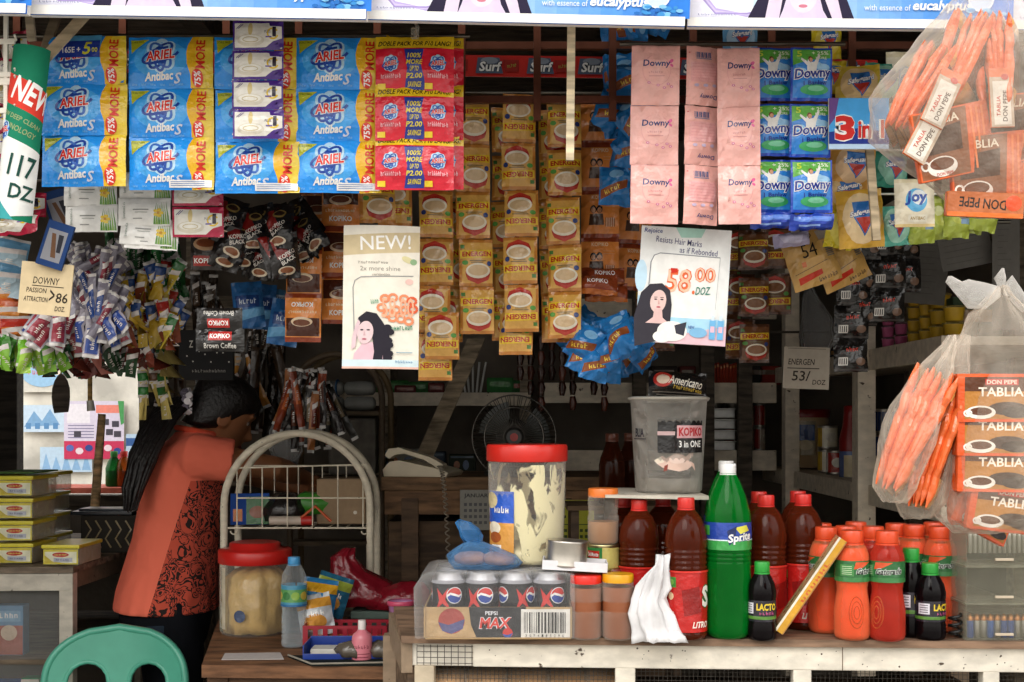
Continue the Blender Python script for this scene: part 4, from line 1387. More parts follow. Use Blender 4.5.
for p, q_ in ((CFL, CBL), (CBL, CBR), (CBR, CFR)):
    c = (p + q_) / 2 - o0
    dd = q_ - p
    B().box((0, 0, 0), (dd.length, .022, .06), K('#8a7660', 'paint')).build('side_rail', g, c + Vector((0, 0, ZC - .044)), (0, 0, math.atan2(dd.y, dd.x)))
for p in (CBL, CBR):
    B().box((0, 0, 0), (.04, .04, ZC - .06), K('#8a7660', 'paint')).build('post', g, p - o0 + Vector((0, -.02, (ZC - .06) / 2)))
B().box((0, 0, 0), (.02, .36, ZC - .1), K('#6a5644', 'wood')).build('side_panel', g, (CFL + CBL) / 2 - o0 + Vector((.012, 0, (ZC - .02) / 2)), (0, 0, math.atan2(CBL.y - CFL.y, CBL.x - CFL.x) - PI / 2))
b = B()
for i in range(int(L / .0085)):
    p = along(.01 + i * .0085, ZC - .06, .03)
    b.tube([p, p - Vector((0, 0, .2))], .0006, K('#5a5650', 'metal'), 4, cap=False)
for k in range(22):
    b.tube([along(.0, ZC - .064 - .0085 * k, .03), along(L, ZC - .064 - .0085 * k, .03)], .0006, K('#5a5650', 'metal'), 4, cap=False)
b.build('wire_mesh', g)
b = B()
for i in range(9):
    p = along(.02 + .0135 * i, ZC - .018, -.002)
    b.tube([p, p - Vector((0, 0, .04))], .0007, K('#4a4640', 'metal'), 4, cap=False)
for k in range(4):
    b.tube([along(.02, ZC - .021 - .011 * k, -.002), along(.13, ZC - .021 - .011 * k, -.002)], .0007, K('#4a4640', 'metal'), 4, cap=False)
b.build('rail_mesh', g)
B().box((.42 - .4, 0, ZC - .15), (1.1, .3, .015), K('#5a4838', 'wood')).build('inner_shelf', g)

# loaves of brown bread in plastic behind the mesh
for i, (px, l) in enumerate(((446, 'brown wrapped loaf nearest the counter corner behind the mesh'), (486, 'brown wrapped loaf behind the mesh below the can pack barcode'), (528, 'brown wrapped loaf in the middle of the row behind the mesh'), (568, 'brown wrapped loaf behind the mesh below the red lidded jar'), (603, 'brown wrapped loaf behind the mesh beside the first white post'))):
    r = thing('bread_loaf', l, 'bread', (con(px, 2.52)) - Vector((0, 0, .1422)), (0, 0, rnd.uniform(-.2, .2)))
    b = B().loft([((x, 0, .033), (0, .05 * k, 0), (0, 0, .032 * k)) for x, k in ((-.046, .5), (-.04, .85), (-.02, 1), (.02, 1), (.04, .88), (.046, .5))], K('#a5794a', 'matte'), 18)
    b.build('loaf', r)
    b = B().loft([((x, 0, .034), (0, .052 * k, 0), (0, 0, .0335 * k)) for x, k in ((-.05, .5), (-.043, .86), (-.02, 1.01), (.02, 1.02), (.043, .89), (.05, .5))], K('#e8e0d0', 'clear'), 18, cap=False)
    b.build('wrapper', r)


# ------------------------------------------------------------------ bottles and jars
def bottle(name, label, cat, loc, prof, body, liquid=None, lprof=None, cap=None, capmat='#c8281e', art=None, art_r=0, art_z=0, art_s=0, group=None, a0=0, flute=None, seg=44, rz=0, art_v=None):
    r = thing(name, label, cat, loc, (0, 0, rz), group)
    B().lathe(prof, body, seg, flute=flute, capt=False).build('bottle_body', r)
    if liquid: B().lathe(lprof, liquid, seg, flute=flute).build('liquid', r)
    if cap:
        cr, z0, z1 = cap
        cb = B()
        cb.lathe([(cr * .97, z0), (cr, z0 + .001), (cr, z1 - .002), (cr * .94, z1)], K(capmat, 'plastic'), 32, flute=(.02, 16, z0 + .0012, z1 - .0025))
        cb.lathe([(cr * 1.04, z0 - .004), (cr * 1.04, z0 - .0006)], K(capmat, 'plastic'), 24)
        cb.build('cap', r)
    if art:
        b = B()
        art.emit(b, wrapmap(art_r + .0004, art.w, art_s, art_z, a0, art_v), 44, 0)
        b.build('label', r)
    return r


def ribs(r, z0, z1, n, d=.0025):
    out = []
    for i in range(n):
        a, b_ = z0 + (z1 - z0) * i / n, z0 + (z1 - z0) * (i + .5) / n
        out += [(r, a), (r, a + .35 * (b_ - a)), (r - d, b_), (r - d, b_ + .3 * (b_ - a))]
    return out


soy_prof = [(.028, 0), (.037, .003), (.0405, .01)] + ribs(.0405, .012, .04, 3) + [(.0395, .042), (.0395, .135)] + ribs(.0405, .137, .178, 4) + [(.0405, .18), (.0405, .195), (.037, .215), (.028, .235), (.018, .247), (.0145, .252), (.0145, .258)]
soy_liq = [(.026, .002), (.036, .005), (.038, .012), (.037, .14), (.038, .18), (.038, .196), (.035, .214), (.027, .233)]


def soy_art(i=0):
    a = Art(150, 96, '#b81f1c')
    x0 = 75
    a.rect(x0 - 28, 10, x0 - 15, 26, '#3f8a3a'); a.ell(x0 - 22, 18, 4.5, 5, '#78b04c'); a.ell(x0 - 22, 40, 4, 6, '#e6c8a0')
    for k in range(9): a.rect(x0 - 30 + 1.5 * k, 64, x0 - 30 + 1.5 * k + .8, 84, '#efe4dc')
    a.rect(x0 - 30, 86, x0 - 17, 89, '#efe4dc')
    a.poly([(x0 - 8, 30), (x0 + 12, 24), (x0 + 15, 64), (x0 - 5, 70)], '#8c1614')
    a.text('LITRO', x0 + 15, 84, 21, 10, '#f0e0d4', shear=.15, bold=.03)
    a.text('S', x0 + 22, 40, 12, 34, '#f0e4dc', bold=.04, ol='#2f6a38', olw=.05)
    a.rect(0, 0, 150, 3, '#d8332a')
    return a


pet = K('#7a3018', 'tint')
sauce = K('#2c1008', '~5')
k = .0405 * 2 * PI / 150
first = bottle('soy_sauce_bottle', 'big brown sauce bottle with its red label in front beside the crumpled white bag', 'bottle', con(686, 2.415), soy_prof, pet, sauce, soy_liq, (.0165, .252, .2715), '#d0302a', soy_art(), .0404, .134, k, art_v=.00122)
for px, D, l in ((639, 2.52, 'brown sauce bottle behind the yellow lidded jar and the white bag'), (623, 2.62, 'brown sauce bottle deep behind, under the edge of the bucket board'), (663, 2.65, 'brown sauce bottle hidden behind two others below the bucket board'),
                 (766, 2.5, 'brown sauce bottle beside the green soda bottle'), (759, 2.62, 'brown sauce bottle behind the one beside the green soda'), (803, 2.53, 'brown sauce bottle behind the leaning yellow box'), (798, 2.64, 'brown sauce bottle half behind the one near the yellow box')):
    dup(first, con(px, D), l, (0, 0, rnd.uniform(-.6, .6))).scale = (1, 1, .962 if 610 < px < 670 else 1)

# green soda
sp_prof = [(.03, 0), (.038, .004), (.0435, .014), (.0445, .03), (.0445, .14)] + ribs(.0445, .145, .17, 3, .0015) + [(.0445, .172), (.0445, .222), (.042, .245), (.034, .275), (.024, .3), (.0165, .314), (.0145, .32), (.0145, .326)]
sp_liq = [(.028, .002), (.036, .006), (.042, .016), (.043, .03), (.043, .21), (.0425, .225), (.041, .243)]
a = Art(150, 34, '#2746a0')
a.rect(0, 22, 150, 34, '#3a9a4a'); a.rect(0, 21, 150, 22.5, '#d8e4ec')
a.poly([(78, 6), (92, 3), (96, 10), (84, 14)], '#e0d84a'); a.poly([(70, 10), (80, 4), (78, 22), (72, 28)], '#1c2c5c')
a.text('Sprite', 85, 19, 28, 13, WH, rot=-.15, shear=.2, bold=.03, ol='#1c2c6c', olw=.06)
a.rect(40, 4, 50, 16, '#4aa84a')
gs = bottle('soda_bottle', 'tall green soda bottle with white cap and blue label', 'bottle', con(728, 2.43), sp_prof, K('#0c9a34', 'tint'), K('#0a7a2a', 'tint'), sp_liq, (.0155, .318, .337), '#f0f0ee', a, .0449, .225, .0445 * 2 * PI / 150, art_v=.00155)
dup(gs, con(726, 2.585), 'green soda bottle standing behind the tall front one', (0, 0, .8))


def lid_jar(name, label, loc, r, h, lidc, fill, fillh, lidh=.016, body='#d8d0c4', ribz=None, art=None, art_s=0, art_z=0, rz=0, a0=0, lr=None):
    g = thing(name, label, 'jar', loc, (0, 0, rz))
    pr = [(r * .88, 0), (r * .97, .003), (r, .008)] + (ribs(r, ribz[0], ribz[1], 1, .002) if ribz else []) + [(r, h * .8), (r * .96, h * .9), (r * .86, h * .96), (r * .86, h)]
    B().lathe(pr, K(body, 'clear'), 28, capt=False).build('glass', g)
    if fill: B().lathe([(r * .85, .002), (r * .955, .005), (r * .965, fillh)], K(fill, 'plastic'), 28).build('contents', g)
    lr = lr or r * .95
    B().lathe([(lr, h - lidh + .004), (lr * 1.01, h - lidh + .006), (lr * 1.01, h + .002), (lr * .97, h + .004)], K(lidc, 'plastic'), 32, flute=(.012, 24, h - lidh + .005, h + .001)).build('lid', g)
    if art:
        b = B()
        art.emit(b, wrapmap(r + .0006, art.w, art_s, art_z, a0), 40, 0)
        b.build('label', g)
    return g


lid_jar('spread_jar', 'brown spread jar with red lid beside the can pack', con(586, 2.42), .0315, .118, '#d8281c', '#96593a', .098, ribz=(.05, .06))
lid_jar('spread_jar', 'brown spread jar with yellow lid', con(618, 2.415), .0315, .121, '#e0a018', '#96593a', .1, ribz=(.05, .06))
lid_jar('spread_jar', 'brown spread jar with a dark red lid behind the yellow lidded one', con(613, 2.53), .0315, .118, '#7a1a18', '#8c5638', .098, ribz=(.05, .06))
# can and orange-lidded jar stacked on the dark red lid, tray and tin
top = con(601, 2.53) + Vector((0, 0, .1215))
top.x = con(613, 2.53).x - .02
g = thing('food_can', 'short can with a green label under the orange lidded jar', 'can', top)
B().lathe([(.032, 0), (.0335, .0015), (.0325, .004), (.0325, .046), (.0335, .0485), (.032, .05)], K('#c8bc8c', 'metal'), 28).build('tin', g)
a = Art(100, 22, '#c8b86a'); a.rect(22, 0, 48, 22, '#2f7a3c'); a.rect(30, 3, 45, 10, '#c02c24'); a.text('Del Monte', 37.5, 6.5, 13, 4, WH); a.text('~4', 42, 15, 16, 5, '#d8dca0')
b = B(); a.emit(b, wrapmap(.0329, 100, .0325 * 2 * PI / 100, .044), 40, 0); b.build('label', g)
lid_jar('spread_jar', 'tall glass jar of brown spread with orange lid on the short can', top + Vector((.0, 0, .0502)), .0315, .108, '#e0762c', '#a87a54', .045, .018, ribz=(.055, .06))
b = B().lathe([(.0, .1), (.0305, .1), (.0305, .052), (.0305, .05)], K('#8a5a3a', '~5'), 24)
hold = con(560, 2.4) + Vector((.0, 0, .1305))
g = thing('white_box_lid', 'flat white box lid tilted across the can pack and red lidded jar', 'lid', hold + Vector((.03, .045, .0)), (0, .05, -.04))
b = B().box((0, 0, .001), (.124, .075, .002), K('#e2e0e2', 'paper'))
for c, d in (((0, -.0375, .009), (.124, .002, .018)), ((0, .0375, .009), (.124, .002, .018)), ((-.062, 0, .009), (.002, .075, .018)), ((.062, 0, .009), (.002, .075, .018))):
    b.box(c, d, K('#dcdadc', 'paper'))
b.build('tray', g)
g = thing('tin_can', 'small shiny tin can tilted on the white box lid', 'can', hold + Vector((.013, .045, .0065)), (0, .06, 0))
B().lathe([(.0405, 0), (.042, .0015), (.041, .004), (.041, .018), (.0405, .022), (.041, .026), (.041, .046), (.042, .0485), (.0405, .05)], K('#c8c2b8', 'metal'), 32).build('tin', g)

# ------------------------------------------------------------------ shrink-wrapped pack of dark cola cans
PK = con(420, 2.4)
cw, ch = .066, .1215
gx0 = (430 - CX) * 2.4 / F
canart = Art(120, 62, '#18181c')
canart.rect(0, 0, 120, 4, '#9a9aa0')
for x in (8, 48, 88):
    y = 17
    canart.poly([(x - 1, y - 8), (x + 6, y), (x + 13, y - 9), (x + 9, y + 4), (x + 16, y + 17), (x + 6, y + 9), (x - 3, y + 18), (x + 2, y + 6)], '#c8302c')
    X = x + 20
    canart.ell(X, y, 9.5, 9.5, '#e4e4e8')
    canart.ell(X, y, 8.6, 8.6, '#c8302c', a0=180, a1=360)
    canart.poly([(X - 8.6, y), (X - 5, y - 2.4), (X, y - 1), (X + 5, y + 1), (X + 8.6, y - 1), (X + 7, y + 5), (X + 4, y + 7.6), (X, y + 8.6), (X - 5, y + 7), (X - 7.6, y + 4)], '#23459c')
    canart.poly([(X - 8.6, y - 1), (X - 5, y - 3.4), (X, y - 2), (X + 5, y), (X + 8.6, y - 2), (X + 8.6, y + .2), (X + 5, y + 2.5), (X, y + .6), (X - 5, y - .8), (X - 8.4, y + 1.5)], WH)
    canart.text('MAX', x + 10, y + 27, 20, 8, '#d0382c', shear=.15, bold=.03, ol='#d8d8dc', olw=.04)
    canart.text('PEPSI', x + 10, y + 19, 14, 4, '#c8ccd8', bold=.02)
can0 = None
PG = 'dark cola cans in the shrink wrapped pack'
for j in range(3):
    for i in range(4):
        loc = Vector((gx0 + cw * (i + .5), 2.4 + .02 + cw * (j + .5), ZC + .0045))
        if can0 is None:
            can0 = thing('soda_can', 'black cola can in the front row of the wrapped pack', 'can', loc, (0, 0, 0), PG)
            B().lathe([(.023, 0), (.0265, .003), (.0325, .012), (.0325, .106), (.027, .117), (.0275, .1205)], K('#b8b8bc', 'metal'), 28, capt=False).lathe([(.027, .118), (.0268, .1175)], K('#c8c8cc', 'metal'), 28).build('can_body', can0)
            b = B(); canart.emit(b, wrapmap(.0331, 120, .0325 * 2 * PI / 120, .106), 44, 0); b.build('label', can0)
            B().box((0, .006, .119), (.012, .02, .001), K('#c8c8cc', 'metal'), .0004).build('tab', can0)
        else:
            dup(can0, loc, 'black cola can in the front row of the wrapped pack' if j == 0 else 'black cola can in a row behind the front of the wrapped pack', (0, 0, (.5, -.2, .7, .1)[i] + j), PG)
a = Art(145, 32, '#b39468')
a.poly([(44, 0), (100, 0), (100, 32), (52, 32), (46, 18)], '#1a1a1e')
a.ell(27, 14, 13, 13, '#a04038'); a.poly([(14, 15), (24, 18), (40, 12), (38, 22), (27, 27), (18, 24)], '#4a4a78')
a.text('MAX', 70, 16, 30, 11, '#d0382c', shear=.15, bold=.03, ol='#d8d8dc', olw=.04); a.text('PEPSI', 66, 6, 12, 4, '#d8d8dc'); a.ell(82, 26, 5, 5, '#c8302c'); a.poly([(77, 27), (82, 28), (87, 26), (85, 30), (82, 31), (79, 30)], '#2c4a9c')
a.rect(95, 2, 143, 32, '#dcd8d0')
q = random.Random(2); x = 98
while x < 138:
    w_ = q.choice((.5, .8, 1.4, 2)); a.rect(x, 5, x + w_, 26, '#26241f'); x += w_ + q.choice((.6, 1, 1.5))
for kk in range(10): a.text(str((kk * 7 + 3) % 10), 100 + 4 * kk, 28.5, 1.6, 2.6, '#26241f', bold=0)
tw, td, th_ = .285, .235, .061
tx = gx0 - .012
g = thing('can_tray', 'cardboard tray with cola print and big barcode holding the cans', 'tray', (tx, 2.4, ZC + .0005))
b = B(); a.emit(b, lambda x, y, off: Vector((x * tw / 145, .004 - off, th_ - y * th_ / 32)), 0, 0)
kb = K('#a98b60', 'paper')
b.box((tw / 2, .006, th_ / 2), (tw, .003, th_), kb); b.box((tw / 2, td, th_ / 2), (tw, .003, th_), kb)
b.box((.0015, td / 2, th_ / 2), (.003, td, th_), kb); b.box((tw - .0015, td / 2, th_ / 2), (.003, td, th_), kb); b.box((tw / 2, td / 2, .0015), (tw, td, .003), kb)
b.build('cardboard', g)
# clear wrap
b = B()
rings = []
for i, (z, e) in enumerate(((.002, .004), (.05, .006), (.1, .006), (.122, .004), (.127, -.012))):
    pts = []
    n = 40
    x0, x1, y0, y1 = tx - e - (.012 if z < .12 else 0), tx + tw + e, 2.4 - e * .6, 2.4 + td + e
    for kk in range(n):
        t = kk / n * 4
        s_, f = int(t), t - int(t)
        p = ((x0 + (x1 - x0) * f, y0), (x1, y0 + (y1 - y0) * f), (x1 - (x1 - x0) * f, y1), (x0, y1 - (y1 - y0) * f))[s_]
        nz_ = noise.noise(Vector((p[0] * 40, p[1] * 40, z * 60))) * .004
        pts.append((p[0] + nz_ - tx, p[1] + nz_ * .6 - 2.4 - (.002), z + (nz_ if z > .12 else 0)))
    rings.append(pts)
vs = [p for r_ in rings for p in r_]
fs = [(i * n + kk, i * n + (kk + 1) % n, (i + 1) * n + (kk + 1) % n, (i + 1) * n + kk) for i in range(4) for kk in range(n)] + [list(range(4 * n, 5 * n))]
b.add(vs, fs, K('#e4e2e0', 'clear'), True)
ob = b.build('shrink_wrap', None, (tx, 2.4, ZC + .0005))
tag(ob, 'clear wrinkled shrink wrap stretched round the cola can pack', 'wrap')

# white mayonnaise jar on the pack
PT = ZC + .1285
r_ = .0815
jx, jD = (527 - CX) * 2.56 / F, 2.56
g = thing('mayonnaise_jar', 'large clear jar with red lid smeared white inside, on the can pack', 'jar', (jx, jD, PT))
hj = .243
B().lathe([(r_ * .85, 0), (r_ * .9, .004), (r_ * .91, .012), (r_ * .97, hj * .6), (r_ * .98, hj - .03)], K('#e8e4dc', 'clear'), 36, capt=False).build('plastic_jar', g)
m = bpy.data.materials.new('smeared_mayonnaise')
m.use_nodes = True
N, Lk = m.node_tree.nodes, m.node_tree.links
bs = N['Principled BSDF']; bs.inputs['Base Color'].default_value = rgb('#e6dcb0'); bs.inputs['Roughness'].default_value = .4
tc = N.new('ShaderNodeTexCoord'); mp = N.new('ShaderNodeMapping'); mp.inputs['Scale'].default_value = (1, 1, .55); mp.inputs['Rotation'].default_value = (0, .5, 0)
nz = N.new('ShaderNodeTexNoise'); nz.inputs['Scale'].default_value = 24; nz.inputs['Detail'].default_value = 3; nz.inputs['Distortion'].default_value = 1.2
sx = N.new('ShaderNodeSeparateXYZ')
Lk.new(tc.outputs['Object'], mp.inputs[0]); Lk.new(mp.outputs[0], nz.inputs['Vector']); Lk.new(tc.outputs['Object'], sx.inputs[0])
ma = N.new('ShaderNodeMath'); ma.operation = 'MULTIPLY_ADD'; ma.inputs[1].default_value = .9
Lk.new(sx.outputs[0], ma.inputs[0]); Lk.new(nz.outputs[0], ma.inputs[2])
mb = N.new('ShaderNodeMath'); mb.operation = 'MULTIPLY_ADD'; mb.inputs[1].default_value = -.5
Lk.new(sx.outputs[2], mb.inputs[0]); Lk.new(ma.outputs[0], mb.inputs[2])
rp = N.new('ShaderNodeValToRGB'); rp.color_ramp.elements[0].position, rp.color_ramp.elements[1].position = .41, .46
Lk.new(mb.outputs[0], rp.inputs[0])
tr = N.new('ShaderNodeBsdfTransparent'); ms = N.new('ShaderNodeMixShader')
Lk.new(rp.outputs[0], ms.inputs[0]); Lk.new(tr.outputs[0], ms.inputs[1]); Lk.new(bs.outputs[0], ms.inputs[2]); Lk.new(ms.outputs[0], N['Material Output'].inputs[0])
B().lathe([(r_ * .8, .003), (r_ * .88, .006), (r_ * .895, .014), (r_ * .955, hj * .6), (r_ * .962, hj - .04)], m, 36, capt=False).build('mayonnaise_smears', g)
B().lathe([(r_ * .8, .004), (r_ * .885, .007), (r_ * .89, .014), (r_ * .9, .03), (r_ * .5, .045), (.004, .05)], K('#dccfa0', 'plastic'), 32).build('mayonnaise', g)
B().lathe([(r_ * 1.0, hj - .034), (r_ * 1.02, hj - .032), (r_ * 1.02, hj - .004), (r_ * .99, hj)], K('#d02a20', 'plastic'), 48, flute=(.006, 60, hj - .03, hj - .005)).build('lid', g)
a = Art(40, 78, '#2448a8'); a.rect(0, 0, 40, 34, '#2f5cc0'); a.ell(6, 10, 12, 9, '#d8c89a'); a.rect(0, 34, 40, 60, '#d89a4a'); a.ell(12, 40, 11, 7, '#efe4cc'); a.ell(14, 50, 10, 6, '#a8582c'); a.rect(8, 58, 24, 74, WH); a.rect(0, 60, 8, 78, '#d8842c'); a.rect(24, 58, 40, 78, '#d89a4a')
for i in range(8): a.rect(10 + 1.6 * i, 60, 10.9 + 1.6 * i, 71, '#2a2a2c')
a.text('~4', 24, 20, 22, 8, WH, bold=.03)
b = B(); a.emit(b, wrapmap(r_ * .965, 40, .00185, .15, -.82), 40, 0); b.build('label', g)


# ------------------------------------------------------------------ crumpled bags
def blob(rings, mat, seg=28, amp=.004, fr=40, seed=0, tip=True):
    b = B()
    vs, fs = [], []
    for i, (c, rx, ry) in enumerate(rings):
        for kk in range(seg):
            a_ = 2 * PI * kk / seg
            p = Vector((c[0] + rx * math.cos(a_), c[1] + ry * math.sin(a_), c[2]))
            q_ = noise.noise(p * fr + Vector((seed, seed, 0))) * amp + .35 * amp * math.sin(7 * a_ + seed + i * .4)
            d = Vector((math.cos(a_), math.sin(a_), .4 * math.sin(5 * a_)))
            vs.append(p + d * q_)
    n = len(rings)
    for i in range(n - 1):
        for kk in range(seg):
            fs.append((i * seg + kk, i * seg + (kk + 1) % seg, (i + 1) * seg + (kk + 1) % seg, (i + 1) * seg + kk))
    fs.append(list(range(seg))[::-1]); fs.append(list(range((n - 1) * seg, n * seg)))
    return b.add(vs, fs, mat, True)


o = con(486, 2.47) + Vector((0, 0, .1285))
g = thing('tied_bag', 'clear blue tinted plastic bag of bread tied in a knot on the can pack', 'bag', o)
blob([((0, 0, .001), .062, .045), ((0, 0, .012), .075, .055), ((-.006, 0, .028), .066, .05), ((-.018, 0, .042), .04, .035), ((-.026, 0, .052), .016, .016)], K('#5f94c8', 'film'), 32, .008, 50, 2).build('bag', g)
blob([((-.026, 0, .05), .013, .013), ((-.03, 0, .062), .022, .014), ((-.036, 0, .076), .018, .012), ((-.046, 0, .09), .014, .006), ((-.052, 0, .096), .004, .003)], K('#3f8cd0', 'film'), 20, .008, 90, 5).build('knot', g)
for i, (x, y, rz) in enumerate(((-.03, .0, .2), (.025, -.008, -.3))):
    B().loft([((t, 0, .02), (0, .024 * kk, 0), (0, 0, .014 * kk)) for t, kk in ((-.032, .4), (-.02, .9), (0, 1), (.02, .9), (.032, .4))], K('#a8784c', 'matte'), 14).build('bread_roll', g, (x, y, 0), (0, 0, rz))
# folded clear wrap hump of the pack rising on its street-corner side
o = con(660, 2.4)
g = blob([((.006, 0, .001), .042, .018), ((.0, 0, .012), .04, .021), ((-.006, 0, .03), .037, .018), ((-.011, 0, .055), .035, .02), ((-.012, 0, .08), .032, .016), ((-.004, .002, .105), .026, .015), ((.002, .003, .125), .021, .011), ((.008, .004, .145), .013, .008), ((.012, .006, .163), .006, .003)], K('#e4e2e2', 'film'), 48, .02, 46, 9)
blobm = K('#e0dede', 'cloth')
g.mats[0] = blobm
ob = g.build('crumpled_bag', None, con(656, 2.385))
tag(ob, 'crumpled white plastic bag standing before the front red labelled bottle', 'bag')
b = blob([((0, 0, .001), .034, .014), ((.002, 0, .012), .03, .013), ((.004, 0, .022), .014, .006)], blobm, 24, .008, 50, 4)
tag(b.build('crumpled_tissue', None, con(668, 2.372) + Vector((0, 0, 0))), 'small crumpled white tissue at the counter edge before the white bag', 'tissue')

# ------------------------------------------------------------------ dark drink bottles, orange sports drinks
la_prof = [(.022, 0), (.026, .003), (.0272, .008), (.0272, .03), (.026, .033), (.026, .078), (.0272, .081), (.0272, .092), (.024, .108), (.016, .124), (.013, .13), (.013, .134)]
la_liq = [(.02, .002), (.025, .005), (.0255, .03), (.0245, .035), (.0245, .079), (.0255, .09), (.0225, .107), (.0145, .123)]
la = Art(110, 27, '#26222c')
la.rect(0, 20, 110, 24, '#5a8a3a'); la.rect(26, 3, 40, 17, '#d8d4dc')
for i in range(4): la.rect(28, 5 + 3 * i, 38, 6 + 3 * i, '#5a5660')
la.text('LACTO', 58, 8, 27, 9, '#e0c030', bold=.04); la.text('~5', 58, 16, 20, 5, '#b04a7a', bold=.02); la.ell(83, 15, 5, 5, '#6a3a8c')
lb = bottle('syrup_bottle', 'small black bottle with green cap in front of the leaning yellow box', 'bottle', con(762, 2.405), la_prof, K('#1c1418', 'tint'), K('#0d0a0c', 'plastic'), la_liq, (.0145, .13, .149), '#2c9a3a', la, .0264, .077, .0262 * 2 * PI / 110)
for px, D, k_, l in ((911, 2.44, 1.15, 'taller black bottle with green cap between the orange drinks'), (930, 2.41, .98, 'black bottle with green cap nearest the plastic drawers'), (851, 2.66, 1.2, 'black bottle with green cap far behind the orange drinks, beside the box top'), (866, 2.64, 1.2, 'black bottle with green cap far behind the front orange drink'), (882, 2.68, 1.17, 'black bottle with green cap furthest behind, past the front orange drinks')):
    r = dup(lb, con(px, D), l, (0, 0, .5 if px > 900 else -.4))
    r.scale = (1.08, 1.08, k_)

ga_prof = [(.026, 0), (.0325, .004), (.0345, .012), (.0345, .06), (.033, .068), (.0295, .09), (.029, .1), (.0315, .112), (.033, .114), (.033, .154), (.0315, .165), (.026, .178), (.0195, .186), (.0185, .19)]
ga_liq = [(.024, .002), (.031, .005), (.033, .013), (.033, .06), (.0315, .068), (.028, .09), (.0275, .1), (.03, .112), (.0315, .12), (.0315, .15), (.03, .164), (.0245, .176)]
ga = Art(110, 36, '#2f6a3a')
ga.rect(0, 28, 110, 36, '#3f7f46')
ga.poly([(38, 2), (56, 2), (44, 12), (36, 14)], '#d8562c'); ga.text('Gatorade', 52, 17, 27, 11, '#18201a', rot=-.08, shear=.25, bold=.03, ol='#e6ece4', olw=.05); ga.poly([(80, 8), (86, 6), (83, 16), (88, 16), (79, 30), (81, 20), (77, 20)], '#e0702c')
ga.rect(22, 6, 36, 26, '#4a8a4c')
for i in range(5): ga.rect(24, 9 + 3.2 * i, 34, 10.2 + 3.2 * i, '#b8d4a8')
go = bottle('sports_drink_bottle', 'orange sports drink bottle with oval grip in front beside the leaning box', 'bottle', con(852, 2.41), ga_prof, K('#f59060', 'tint'), K('#ee6a34', '~5'), ga_liq, (.0215, .186, .209), '#e0502a', ga, .0333, .153, .033 * 2 * PI / 110, rz=.9, art_v=.00112)
for ch in list(go.children):
    if ch.name.startswith('bottle_body'):
        b = B()
        for kk in (0, 1, 2):
            ob = []
            for i in range(17):
                t = 2 * PI * i / 16
                zz = .055 + (.03 - .009 * kk) * math.sin(t)
                aa = -PI / 2 - .9 + (.42 - .13 * kk) * math.cos(t)
                rr_ = .0345 if zz < .06 else .0345 - (zz - .06) * .16
                ob.append(((rr_ + .0002) * math.cos(aa), (rr_ + .0002) * math.sin(aa), zz))
            b.tube(ob, .0011, K('#f08a50', 'tint'), 6)
        gr = b.build('grip_ridges', go)
for px, D, l in ((887, 2.40, 'red orange sports drink bottle in front with its printed side facing the street'), (826, 2.485, 'orange sports drink bottle just behind the leaning box'), (846, 2.51, 'orange sports drink bottle behind the front one, near the box'), (940, 2.5, 'orange sports drink bottle behind the black bottles, beside the drawers'),
                 (914, 2.54, 'orange sports drink bottle straight behind the taller black bottle'), (873, 2.5, 'orange sports drink bottle in the second row between the two front ones'), (821, 2.575, 'orange sports drink bottle nearest the brown sauce bottles'), (896, 2.57, 'orange sports drink bottle deep in the middle of the group'), (934, 2.6, 'orange sports drink bottle deepest beside the plastic drawers'), (856, 2.61, 'orange sports drink bottle deep behind the front pair')):
    o = dup(go, con(px, D), l, (0, 0, 0 if px in (887, 940, 914) else rnd.uniform(-1.2, 1.2)))
    if px in (887, 873):                      # the redder flavour
        for ch in o.children:
            if ch.name.startswith(('bottle_body', 'liquid')):
                ch.data = ch.data.copy()
                ch.data.materials[0] = K('#e0503c', 'tint') if ch.name.startswith('bottle') else K('#c42c22', 'juice')

# leaning yellow box
w_, h_ = .205, .023
A_, B_ = con(777, 2.39), con(842, 2.45)
p0 = W(783, 635, 2.395); p1 = W(842, 541, 2.42)
ln = (p1 - p0).length
th = math.atan2(p1.z - p0.z, p1.x - p0.x)
a = Art(112, 17, '#d09a2c')
a.rect(0, 0, 112, 4, '#e0d8c4'); a.text('~6', 62, 10.5, 50, 8, '#c8602c', shear=.2, bold=.02); a.rect(0, 15, 112, 17, '#a8743c')
g = thing('cracker_box', 'yellow flat box leaning on the orange drink bottles', 'box', p0 + Vector((0, 0, .0)), (0, -th, -.12))
b = B().box((ln / 2, .027, .009), (ln, .054, .018), K('#b99a5a', 'paper'), .001)
a.emit(b, lambda x, y, off: Vector((x * ln / 112, -.0005 - off, .0185 - y * .018 / 17)), 0, 0)
t_ = Art(112, 90, '#8f8a5c'); t_.rect(6, 6, 106, 84, '#a8a070'); t_.text('~6', 56, 40, 80, 20, '#5a6a4a', bold=.02); t_.ell(30, 66, 16, 9, '#c8b070')
t_.emit(b, lambda x, y, off: Vector((x * ln / 112, .054 - y * .054 / 90, .0182 + off)), 0, 0)
b.build('carton', g)

